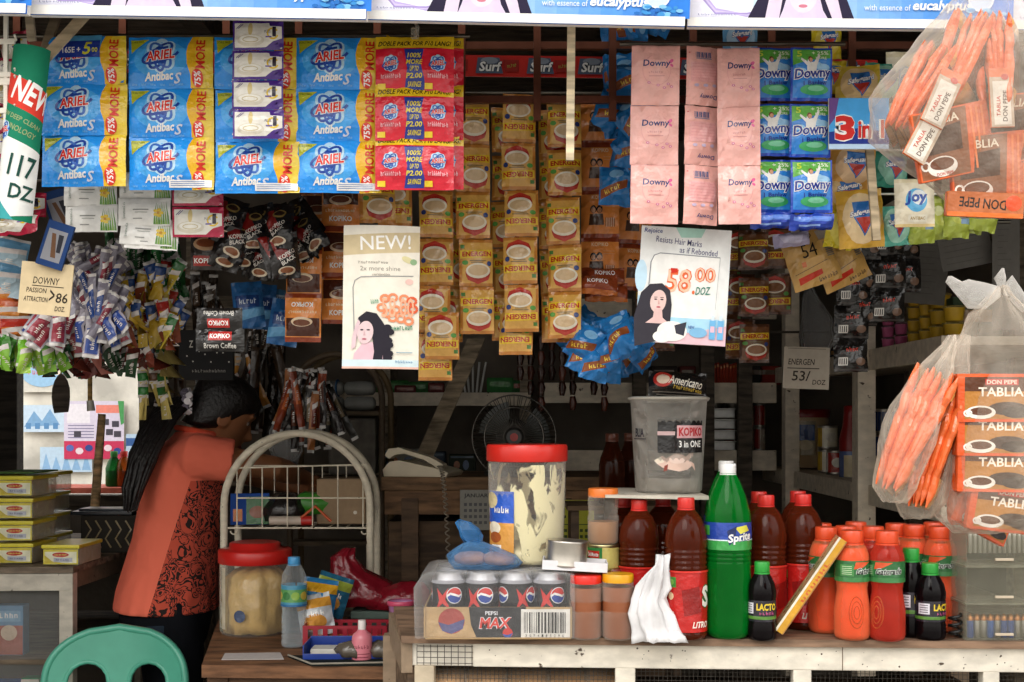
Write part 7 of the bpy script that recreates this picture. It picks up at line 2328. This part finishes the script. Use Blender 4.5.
# upper bag: three bundles seen from their edges, two faces and one upside-down packet below
def bundle(px, py, D, n, tilt, label, group, mesh, yaw=1.25, sp=.0118, fan=.035):
    c = W(px, py, D)
    ax = Vector((math.cos(yaw - PI / 2 + 0), math.sin(yaw - PI / 2), 0))
    nrm = Vector((-math.sin(yaw), math.cos(yaw), 0))
    Rm = Matrix.Rotation(tilt, 4, 'Y') @ Matrix.Rotation(yaw, 4, 'Z')
    e = Rm.to_euler()
    nn = Rm.to_3x3() @ Vector((0, 1, 0))
    for i in range(n):
        k_ = i - (n - 1) / 2
        Rk = Matrix.Rotation(tilt - k_ * fan, 4, 'Y') @ Matrix.Rotation(yaw + rnd.uniform(-.12, .12), 4, 'Z')
        top = c + Rm.to_3x3() @ Vector((0, 0, .075)) + nn * sp * .75 * k_
        o = link('chocolate_packet', (mesh, mBig2 if mesh is mBig else mesh)[i % 2], None, top + Rk.to_3x3() @ Vector((0, 0, -.075 + rnd.uniform(-.004, .004))), Rk.to_euler())
        tag(o, label, 'chocolate', group)




def pillow(w, th, h, sd):
    """crimped foil packet, orange edges and brown faces"""
    b = B()
    seg, n = 20, 16
    vs = []
    for i in range(n + 1):
        t = i / n
        k_ = 1 - abs(2 * t - 1) ** 5
        for j in range(seg):
            a_ = 2 * PI * j / seg
            cx_, sy_ = math.cos(a_), math.sin(a_)
            x = w / 2 * math.copysign(abs(cx_) ** .45, cx_) * (.93 + .07 * k_)
            y = th / 2 * math.copysign(abs(sy_) ** .8, sy_) * (.12 + .88 * k_)
            p = Vector((x, y, h * (t - .5)))
            q_ = noise.noise(p * 55 + Vector((sd, 0, 0))) * .0035 + noise.noise(p * 130 + Vector((sd, 3, 0))) * .0012
            vs.append(p + Vector((q_ * 1.4, q_ * .9, 0)))
    for i in range(n):
        for j in range(seg):
            j2 = (j + 1) % seg
            a_ = 2 * PI * (j + .5) / seg
            face = abs(math.sin(a_)) > .86
            fcol = '#e86c34' if not face else ('#6a3c24' if 3 < i < 13 else '#c8924a')
            q_ = (i * seg + j, i * seg + j2, (i + 1) * seg + j2, (i + 1) * seg + j)
            b.add([vs[k_] for k_ in q_], [(0, 1, 2, 3)], fcol, True)
    return b.mesh('packet')


mBig = pillow(.085, .0165, .142, 1)
mBigL = pillow(.08, .0165, .185, 4)
mBig2 = pillow(.085, .0155, .138, 7)
bundle(922, 96, 1.86, 5, .5, 'orange edged chocolate packet of the outermost bundle in the upper bag', 'outer bundle in the upper bag', mBig, 1.0, .017)
bundle(962, 66, 1.86, 6, .36, 'orange edged chocolate packet of the middle bundle in the upper bag', 'middle bundle in the upper bag', mBig, 1.0, .017)
bundle(998, 68, 1.85, 5, -.06, 'orange edged chocolate packet of the upright bundle in the upper bag', 'upright bundle in the upper bag', mBig, 1.05, .016)
ea2 = Art(24, 56, '#b9a48e'); ea2.rect(0, 0, 24, 8, '#d86a34'); ea2.rect(3, 12, 21, 54, '#d9d0c2'); ea2.text('DON PEPE', 15, 36, 30, 5, '#4a3428', rot=-PI / 2 + .05, bold=.02); ea2.text('TABLIA', 8, 36, 20, 4, '#b84a3a', rot=-PI / 2 + .05, bold=.02); ea2.ell(16, 8, 4, 3, '#b83424')
mPl = obox(ea2, '#d86a34', 24 * s, 56 * s, .004)
for (x, y, t, l) in ((926, 134, .5, 'white printed end packet of the outermost bundle in the upper bag'), (942, 98, .42, 'white printed end packet of the middle bundle in the upper bag'), (1001, 98, -.06, 'white printed end packet of the upright bundle in the upper bag')):
    tag(link('chocolate_packet', mPl, None, W(x, y, 1.803), (0, t, .15)), l, 'chocolate')
tag(link('chocolate_packet', mDon, None, W(952, 142, 1.818), (.1, -.22, .1)), 'chocolate packet with a cup facing the street low in the upper bag', 'chocolate')
tag(link('chocolate_packet', mDon, None, W(990, 168, 1.826), (.1, -.1, .0)), 'chocolate packet with a cup at the bottom of the upper bag', 'chocolate')
a = Art(74, 22, '#b8683c'); a.text('DON PEPE', 34, 10, 46, 9, '#2a1c14', rot=PI + .05, bold=.02); a.ell(64, 9, 8, 7, '#d8522c'); a.rect(0, 18, 74, 22, '#e0702c')
tag(link('chocolate_packet', obox(a, '#c86a34', 74 * s, 24 * s, .014), None, W(984, 205, 1.82), (.1, .04, 0)), 'upside-down brown chocolate packet lowest in the upper bag', 'chocolate')
packets(1018, 130, 1.84, mDon, 3, (.002, .014, .0), (.0, .12, -.9), 'chocolate packet pressed against the street edge of the upper bag', 'packets at the edge of the upper bag')


def bigbag(name, label, rings, D, seed, knot, seg=56, amp=.01):
    """rings: px of the two sides, py, half depth"""
    r = thing(name, label, 'bag', W((rings[-1][0] + rings[-1][1]) / 2, rings[-1][2], D))
    o0 = r.location.copy()
    rr_ = []
    for x0, x1, y, dp in rings:
        c = W((x0 + x1) / 2, y, D) - o0
        rr_.append((c, (x1 - x0) / 2 * S(D), dp))
    # smoother column of rings
    out = []
    for i in range(len(rr_) - 1):
        for k_ in range(4):
            t = k_ / 4
            a_, b_ = rr_[i], rr_[i + 1]
            out.append((a_[0].lerp(b_[0], t), a_[1] + (b_[1] - a_[1]) * t, a_[2] + (b_[2] - a_[2]) * t))
    out.append(rr_[-1])
    blob(out, K('#efe0cc', 'film2'), seg, amp, 20, seed).build('bag', r)
    for kk in knot:
        pts = [W(x, y, D) - o0 for x, y, _ in kk]
        n_ = []
        for i in range(len(pts)):
            n_.append((pts[i], (0, kk[i][2] * .4, 0), (kk[i][2] * .9 if abs(pts[min(i + 1, len(pts) - 1)].x - pts[max(i - 1, 0)].x) < abs(pts[min(i + 1, len(pts) - 1)].z - pts[max(i - 1, 0)].z) else 0, 0, 0 if abs(pts[min(i + 1, len(pts) - 1)].x - pts[max(i - 1, 0)].x) < abs(pts[min(i + 1, len(pts) - 1)].z - pts[max(i - 1, 0)].z) else kk[i][2])))
        B().loft(n_, K('#efeae2', 'film'), 14).build('knot_end', r)
    return r


ub = bigbag('clear_bag', 'big clear bag of orange chocolate packets hanging below the banner end', [(956, 1036, 217, .02), (944, 1044, 196, .05), (906, 1048, 168, .07), (868, 1048, 138, .078), (870, 1048, 100, .08), (900, 1044, 60, .07), (942, 1034, 15, .045), (965, 1016, -20, .02), (985, 1000, -60, .008)], 1.86, 3, [])


B().tube([(0, 0, -.004), (.01, 0, .1), (0, 0, .22)], .003, K('#c8c0b0', 'cloth'), 6).build('cord', ub)

# lower bag: two bundles seen from their edges in small bags, and a front stack of printed packets
bundle(914, 432, 1.82, 6, .42, 'orange edged chocolate packet in the slanting outer bundle of the lower bag', 'outer bundle in the lower bag', mBigL, 1.15, .0135)
bundle(934, 446, 1.84, 6, .24, 'orange edged chocolate packet in the inner bundle of the lower bag', 'inner bundle in the lower bag', mBigL, 1.15, .0135)
bundle(962, 478, 1.9, 5, .08, 'orange chocolate packet half behind the printed stack of the lower bag', 'hidden bundle in the lower bag', mBig, 1.1, .0095)
for i, (py, l) in enumerate(((398, 'topmost printed chocolate packet of the front stack in the lower bag'), (432, 'second printed chocolate packet of the front stack in the lower bag'), (468, 'third printed chocolate packet with white cup in the lower bag'))):
    for k_ in range(2):
        tag(link('chocolate_packet', mTab, None, W(994, py, 1.8 + .004 * i) + Vector((0, .0125 * k_, 0)), (.02, .0 + .01 * i, .04)), l if k_ == 0 else l.replace('printed', 'hidden').replace('front stack', 'stack right behind the front one').replace('right behind', 'just behind').replace(' with white cup', ' behind the white cup'), 'chocolate')
tag(link('chocolate_packet', mTab, None, W(1004, 508, 1.82), (.1, .12, .1)), 'tilted chocolate packet at the bottom of the lower bag', 'chocolate')
tag(link('chocolate_packet', mTab, None, W(985, 512, 1.86), (.1, .4, .5)), 'chocolate packet turned away at the bottom of the lower bag', 'chocolate')
bigbag('clear_bag', 'knotted clear bag of orange chocolate packets hanging before the side shelves', [(950, 1036, 532, .03), (938, 1046, 515, .06), (942, 1050, 470, .07), (948, 1050, 420, .068), (952, 1048, 380, .06), (958, 1044, 345, .045), (972, 1030, 315, .03), (990, 1014, 296, .016), (999, 1006, 286, .008)], 1.84, 9,
       [[(1000, 292, .008), (985, 296, .02), (968, 294, .022), (954, 282, .014), (950, 276, .003)], [(1004, 290, .008), (1012, 286, .016), (1018, 298, .016), (1026, 312, .008)], [(1002, 288, .006), (1000, 278, .01), (1003, 268, .002)]])
bigbag('clear_bag', 'slanting clear bag of orange packets beside the knotted bag', [(884, 902, 502, .02), (876, 914, 488, .04), (880, 936, 445, .045), (894, 944, 405, .04), (916, 952, 370, .03), (944, 956, 345, .012), (950, 955, 335, .004)], 1.8, 5, [], 40, .006)
bigbag('clear_bag', 'inner clear bag of ridged orange packets in front of the sports drinks', [(904, 930, 518, .02), (896, 944, 502, .045), (904, 956, 450, .05), (918, 964, 405, .04), (938, 968, 365, .025), (954, 968, 335, .008)], 1.86, 8, [], 40, .006)
# ------------------------------------------------------------------ the woman at the desk
Dw = 3.85
sw = S(Dw)
wx = (170 - CX) * sw
P = thing('person', 'woman with long black ponytail and red orange printed shirt, head bowed, arm reaching over desk', 'person', (wx, Dw, 0), (0, 0, .34))
skin = K('#94603f', 'skin')
hair = K('#120d0c', 'hair')
black = K('#14151a', 'cloth')


def rings(lst, mx=1.0, add=0.0, wob=0.0, sd=0):
    out = []
    for cx_, cy_, z, rx, ry in lst:
        out.append(((cx_, cy_, z), (rx * mx + add, 0, 0), (0, ry * mx + add, 0)))
    return out


TORSO = [(-.012, 0, .78, .135, .16), (0, 0, .86, .14, .165), (.012, 0, .95, .125, .148), (.022, 0, 1.02, .115, .14), (.034, 0, 1.1, .12, .15), (.042, 0, 1.18, .118, .162), (.05, 0, 1.25, .1, .168), (.058, 0, 1.3, .075, .15), (.07, 0, 1.325, .055, .09), (.085, 0, 1.345, .048, .052), (.11, 0, 1.375, .045, .048)]
HM = Matrix.Translation((.155, 0, 1.4)) @ Matrix.Rotation(.42, 4, 'Y') @ Matrix.Rotation(.12, 4, 'Z')
b = B()
b.loft(rings(TORSO, 1, -.012), skin, 24)
# head: skull, jaw, nose, brow, lips, chin, ears
sk = []
for z, rx, ry, cx_ in ((-.118, .02, .02, .05), (-.108, .036, .034, .044), (-.085, .058, .05, .032), (-.05, .078, .062, .014), (-.01, .09, .07, .004), (.03, .094, .074, 0), (.07, .085, .068, -.004), (.098, .06, .05, -.006), (.112, .025, .022, -.006)):
    sk.append((HM @ Vector((cx_, 0, z)), HM.to_3x3() @ Vector((rx, 0, 0)), HM.to_3x3() @ Vector((0, ry, 0))))
b.loft(sk, skin, 24)
b.tube([HM @ Vector(p) for p in ((.088, 0, .01), (.1, 0, -.018), (.112, 0, -.038), (.096, 0, -.048))], [.009, .011, .015, .009], skin, 10)
for y in (-.012, .012): b.tube([HM @ Vector((.094, y, -.042)), HM @ Vector((.104, y * .8, -.042))], [.008, .007], skin, 8)
b.tube([HM @ Vector(p) for p in ((.078, -.045, .026), (.094, -.02, .03), (.096, 0, .026), (.094, .02, .03), (.078, .045, .026))], .009, skin, 8)
b.tube([HM @ Vector(p) for p in ((.078, -.022, -.068), (.092, 0, -.066), (.078, .022, -.068))], [.006, .009, .006], skin, 8)
b.tube([HM @ Vector(p) for p in ((.076, -.018, -.078), (.088, 0, -.079), (.076, .018, -.078))], [.006, .009, .006], skin, 8)
b.tube([HM @ Vector((.06, 0, -.1)), HM @ Vector((.072, 0, -.104))], [.02, .014], skin, 10)
for y in (-1, 1):
    ear = [HM @ Vector((-.004 + .017 * math.cos(t), y * (.071 + .008 * math.sin(t * .5)), -.012 + .028 * math.sin(t))) for t in [2 * PI * i / 14 for i in range(14)]]
    b.tube(ear, .006, skin, 6, closed=True)
    b.tube([HM @ Vector((-.004, y * .066, -.012)), HM @ Vector((-.008, y * .078, -.012))], [.016, .012], skin, 10)
# arms and hands
def arm(sh, el, wr, side):
    sh, el, wr = Vector(sh), Vector(el), Vector(wr)
    pts, rs = [], []
    for t, r_ in ((0, .048), (.3, .045), (.6, .041), (.9, .037), (1, .037)):
        pts.append(sh.lerp(el, t)); rs.append(r_)
    for t, r_ in ((.12, .037), (.3, .038), (.6, .031), (.85, .025), (1, .0235)):
        pts.append(el.lerp(wr, t)); rs.append(r_)
    b.tube(pts, rs, skin, 16)
    d = (wr - el).normalized()
    up = Vector((0, 0, 1))
    lat = d.cross(up).normalized() * side
    nrm = lat.cross(d).normalized() * side
    b.loft([(wr + d * t, lat * w_, nrm * h_) for t, w_, h_ in ((-.01, .024, .02), (.015, .03, .018), (.045, .039, .016), (.075, .04, .014), (.088, .036, .011))], skin, 14)
    if nrm.z > 0: nrm = -nrm
    for k_, (o_, ln_, r_) in enumerate(((-.03, .062, .0085), (-.011, .072, .009), (.009, .068, .0088), (.028, .054, .0078))):
        p0_ = wr + d * .08 + lat * o_
        cur = .25 + .12 * k_
        q1 = p0_ + (d * math.cos(cur * .5) + nrm * math.sin(cur * .5)) * ln_ * .42
        q2 = q1 + (d * math.cos(cur * 1.6) + nrm * math.sin(cur * 1.6)) * ln_ * .33
        q3 = q2 + (d * math.cos(cur * 2.5) + nrm * math.sin(cur * 2.5)) * ln_ * .25
        b.tube([p0_ - d * .014, p0_, q1, q2, q3], [r_, r_, r_ * .95, r_ * .88, r_ * .7], skin, 10)
    tb = wr + d * .03 - lat * .03
    t1 = tb + (d * .6 - lat * .75).normalized() * .034
    t2 = t1 + (d * .9 - lat * .3 + nrm * .3).normalized() * .028
    b.tube([tb + lat * .012, tb, t1, t2], [.013, .0125, .0105, .008], skin, 10)


arm((.06, -.165, 1.275), (.29, -.185, 1.235), (.42, .0, 1.195), 1)
arm((.06, .165, 1.275), (.27, .2, 1.2), (.44, .06, 1.16), -1)
# legs and feet
for y in (-.085, .085):
    b.tube([(-.005, y, .84), (0, y, .7), (.012, y, .46), (.005, y, .42), (-.012, y, .25), (-.01, y, .09)], [.09, .082, .056, .054, .05, .036], skin, 16)
    b.loft([((t, y, .03 + h_), (0, w_, 0), (0, 0, .026 + h_ * .6)) for t, w_, h_ in ((-.055, .024, .008), (-.03, .033, .02), (.02, .036, .02), (.09, .042, .004), (.14, .04, -.004), (.165, .022, -.008))], skin, 14)
    for k_ in range(5): b.tube([(.14, y + (-.03 + .015 * k_), .02), (.178 - .006 * abs(k_ - 1.2), y + (-.032 + .016 * k_), .014)], [.0105, .0085], skin, 8)
body = b.build('body', P)
m = body.modifiers.new('join', 'REMESH'); m.mode = 'VOXEL'; m.voxel_size = .0058; m.use_smooth_shade = True
m = body.modifiers.new('soften', 'SMOOTH'); m.factor = .5; m.iterations = 3
for y in (-.032, .032):
    e = B().lathe([(.001, -.0105), (.007, -.008), (.0102, 0), (.007, .008), (.001, .0105)], K('#9a8a80', 'plastic'), 14).build('eye', P, HM @ Vector((.0755, y, .004)))
    B().lathe([(.001, .0), (.006, .0005), (.001, .003)], K('#1c100c', 'plastic'), 12, X=HM.to_3x3().to_4x4() @ Matrix.Translation((.0092, 0, -.003)) @ Matrix.Rotation(PI / 2, 4, 'Y')).build('iris', e)
    B().tube([HM @ Vector((.088, y - .018 , .03)), HM @ Vector((.094, y, .036)), HM @ Vector((.088, y + .018, .031))], [.002, .0035, .002], hair, 6).build('eyebrow', P)
# lips
B().tube([HM @ Vector(p) for p in ((.084, -.02, -.0725), (.098, 0, -.0715), (.084, .02, -.0725))], [.002, .0045, .002], K('#8a3a38', 'skin'), 8).build('lips', P)

# shirt with a swirl print on the front panel
sh = pattern_cloth()
N, Lk = sh.node_tree.nodes, sh.node_tree.links
bs = N['Principled BSDF']
old = bs.inputs['Base Color'].links[0].from_socket
tc = N.new('ShaderNodeTexCoord'); sx = N.new('ShaderNodeSeparateXYZ'); Lk.new(tc.outputs['Object'], sx.inputs[0])
m1 = N.new('ShaderNodeMath'); m1.operation = 'MULTIPLY_ADD'; m1.inputs[1].default_value = -.31; m1.inputs[2].default_value = .31 * .81 + .075
Lk.new(sx.outputs[2], m1.inputs[0])
m2 = N.new('ShaderNodeMath'); m2.operation = 'ADD'; Lk.new(m1.outputs[0], m2.inputs[0]); Lk.new(sx.outputs[0], m2.inputs[1])
m3 = N.new('ShaderNodeMath'); m3.operation = 'GREATER_THAN'; m3.inputs[1].default_value = 0; Lk.new(m2.outputs[0], m3.inputs[0])
m4 = N.new('ShaderNodeMath'); m4.operation = 'LESS_THAN'; m4.inputs[1].default_value = 1.2; Lk.new(sx.outputs[2], m4.inputs[0])
m5 = N.new('ShaderNodeMath'); m5.operation = 'MULTIPLY'; Lk.new(m3.outputs[0], m5.inputs[0]); Lk.new(m4.outputs[0], m5.inputs[1])
mx = N.new('ShaderNodeMixRGB'); mx.inputs[1].default_value = rgb('#f2745a'); Lk.new(m5.outputs[0], mx.inputs[0]); Lk.new(old, mx.inputs[2]); Lk.new(mx.outputs[0], bs.inputs['Base Color'])
nb = N.new('ShaderNodeTexNoise'); nb.inputs['Scale'].default_value = 11; nb.inputs['Detail'].default_value = 2; Lk.new(tc.outputs['Object'], nb.inputs['Vector'])
bp = N.new('ShaderNodeBump'); bp.inputs['Strength'].default_value = .6; bp.inputs['Distance'].default_value = .03; Lk.new(nb.outputs[0], bp.inputs['Height']); Lk.new(bp.outputs[0], bs.inputs['Normal'])
b = B()
SH = [(-.012, 0, .8, .158, .185), (-.006, 0, .86, .152, .18), (.008, 0, .95, .14, .165), (.022, 0, 1.02, .133, .158), (.036, 0, 1.1, .135, .166), (.044, 0, 1.18, .132, .176), (.052, 0, 1.25, .114, .182), (.06, 0, 1.3, .088, .166), (.072, 0, 1.328, .068, .105), (.08, 0, 1.345, .064, .07)]
rg = []
for i, (cx_, cy_, z, rx, ry) in enumerate(SH):
    rg.append(((cx_, cy_, z), (rx, 0, 0), (0, ry, 0)))
b.loft(rg, sh, 40)
# folds: pull the ring points in and out
nv = []
for (x, y, z) in b.v:
    k_ = 1 + .035 * noise.noise(Vector((x * 14, y * 14, z * 7))) + (.02 * math.sin(18 * math.atan2(y, x)) if z < .9 else 0)
    nv.append((.02 + (x - .02) * k_, y * k_, z))
b.v = nv
for y in (-1, 1):
    e_ = Vector((.29, -.185, 1.235)) if y < 0 else Vector((.27, .2, 1.2))
    s0 = Vector((.055, .13 * y, 1.27)); s1 = Vector((.06, .165 * y, 1.275))
    b.tube([s0, s1, s1.lerp(e_, .25), s1.lerp(e_, .46)], [.062, .068, .066, .068], sh, 20)
shirt = b.build('shirt', P)
m = shirt.modifiers.new('join', 'REMESH'); m.mode = 'VOXEL'; m.voxel_size = .0075; m.use_smooth_shade = True
m = shirt.modifiers.new('soften', 'SMOOTH'); m.factor = .5; m.iterations = 3
B().tube([(.082 + .062 * math.cos(t), .068 * math.sin(t), 1.345 + .012 * math.cos(t) * -1) for t in [2 * PI * i / 24 for i in range(24)]], .009, K('#d8553c', 'cloth'), 8, closed=True).build('collar', P)
# trousers
b = B()
b.loft(rings([(-.012, 0, .7, .12, .17), (-.012, 0, .78, .14, .172), (0, 0, .86, .142, .168)]), black, 24)
for y in (-.087, .087): b.tube([(-.005, y, .84), (0, y, .7), (.014, y, .46), (.0, y, .25), (-.005, y, .08)], [.092, .094, .076, .07, .066], black, 20)
tr_ = b.build('trousers', P)
m = tr_.modifiers.new('join', 'REMESH'); m.mode = 'VOXEL'; m.voxel_size = .011; m.use_smooth_shade = True
m = tr_.modifiers.new('soften', 'SMOOTH'); m.factor = .5; m.iterations = 2
tag(B().box((-.05, -.172, .735), (.07, .006, .08), K('#2a3440', 'cloth'), .002).build('back_pocket', P))
# hair: cap, ponytail, strands, scrunchie
b = B()
cap = []
for z, rx, ry, cx_ in ((-.07, .03, .05, -.075), (-.05, .055, .075, -.045), (-.01, .082, .083, -.024), (.02, .094, .086, -.014), (.05, .105, .087, -.004), (.085, .1, .08, -.004), (.11, .075, .06, -.006), (.125, .035, .03, -.006)):
    cap.append((HM @ Vector((cx_, 0, z)), HM.to_3x3() @ Vector((rx, 0, 0)), HM.to_3x3() @ Vector((0, ry, 0))))
b.loft(cap, hair, 36)
nv = []
for p in b.v:
    k_ = noise.noise(Vector((p[0] * 30, p[1] * 90, p[2] * 30))) * .004
    nv.append((p[0], p[1] + k_, p[2] + k_ * .6))
b.v = nv
hp = b.build('hair', P)
q = random.Random(4)
tail0 = HM @ Vector((-.105, -.03, .02))
b = B()
for i in range(120):
    a_, r_ = q.uniform(0, 2 * PI), math.sqrt(q.random())
    oy, oz = math.cos(a_) * r_, math.sin(a_) * r_
    pts = []
    for t, x, y, z, w_ in ((0, .055, -.045, 1.435, .016), (.1, .02, -.06, 1.43, .03), (.25, -.02, -.09, 1.395, .038), (.45, -.06, -.125, 1.335, .04), (.65, -.09, -.155, 1.27, .038), (.85, -.115, -.165, 1.19, .03), (1, -.125, -.165, 1.12, .016)):
        if t > .8 and q.random() < .2: break
        pts.append((x + oz * w_ + q.uniform(-.004, .004), y + oy * w_ * .7, z + oy * w_ * .6 + q.uniform(-.003, .003)))
    b.tube(pts, [.005] + [.0062] * (len(pts) - 2) + [.0015], hair, 5)
b.build('ponytail', hp)
b = B()
for i in range(26):
    a_ = 2 * PI * i / 26
    c_ = Vector((.05, -.045, 1.437))
    r1 = .03 + .01 * (i % 2)
    b.tube([c_ + Vector((.006 * (i % 3 - 1), .012 * math.cos(a_), .012 * math.sin(a_))), c_ + Vector((.006 * (i % 3 - 1) - .006, r1 * math.cos(a_), r1 * math.sin(a_)))], [.007, .011], K('#d8d4d8' if i % 3 else '#6a6470', 'cloth'), 8)
b.build('scrunchie', hp)
# slippers
for y in (-.085, .085):
    B().prism([(-.07, .0), (.19, 0), (.2, .012), (-.07, .014)], y - .042, y + .042, K('#2a3a5a', 'plastic')).build('slipper', P)
# ------------------------------------------------------------------ camera, daylight
cam = bpy.data.cameras.new('camera')
cam.sensor_width = 36
cam.lens = F / 1024 * 36
cam.shift_x = 0
cam.shift_y = (HY - 341) / 1024
cam.clip_start = .05
co = bpy.data.objects.new('camera', cam)
COL.objects.link(co)
co.location = (0, 0, EZ)
co.rotation_euler = (PI / 2, 0, 0)
scene.camera = co
wd = bpy.data.worlds.new('overcast_sky')
scene.world = wd
wd.use_nodes = True
bg = wd.node_tree.nodes['Background']
N, Lk = wd.node_tree.nodes, wd.node_tree.links
tc = N.new('ShaderNodeTexCoord')
sx = N.new('ShaderNodeSeparateXYZ')
rp = N.new('ShaderNodeValToRGB')
Lk.new(tc.outputs['Generated'], sx.inputs[0])
Lk.new(sx.outputs[2], rp.inputs[0])
e = rp.color_ramp.elements
e[0].position, e[0].color = .05, (.42, .40, .37, 1)
e[1].position, e[1].color = 1, (.62, .66, .72, 1)
x = e.new(.2); x.color = (.62, .59, .55, 1)
x = e.new(.32); x.color = (1, .97, .92, 1)
x = e.new(.6); x.color = (.95, .95, .95, 1)
Lk.new(rp.outputs[0], bg.inputs[0])
bg.inputs[1].default_value = 1.75
sun = bpy.data.lights.new('sun', 'SUN')
sun.energy, sun.angle, sun.color = .7, .5, (1, .95, .87)
so = bpy.data.objects.new('sun', sun)
COL.objects.link(so)
so.rotation_euler = (math.radians(50), 0, math.radians(-18))
scene.view_settings.view_transform = 'Standard'
scene.view_settings.look = 'None'
scene.view_settings.exposure = .6
scene.view_settings.gamma = 1
scene.view_settings.use_curve_mapping = False
scene.cycles.use_denoising = True
scene.cycles.transparent_max_bounces = 24
scene.cycles.max_bounces = 8
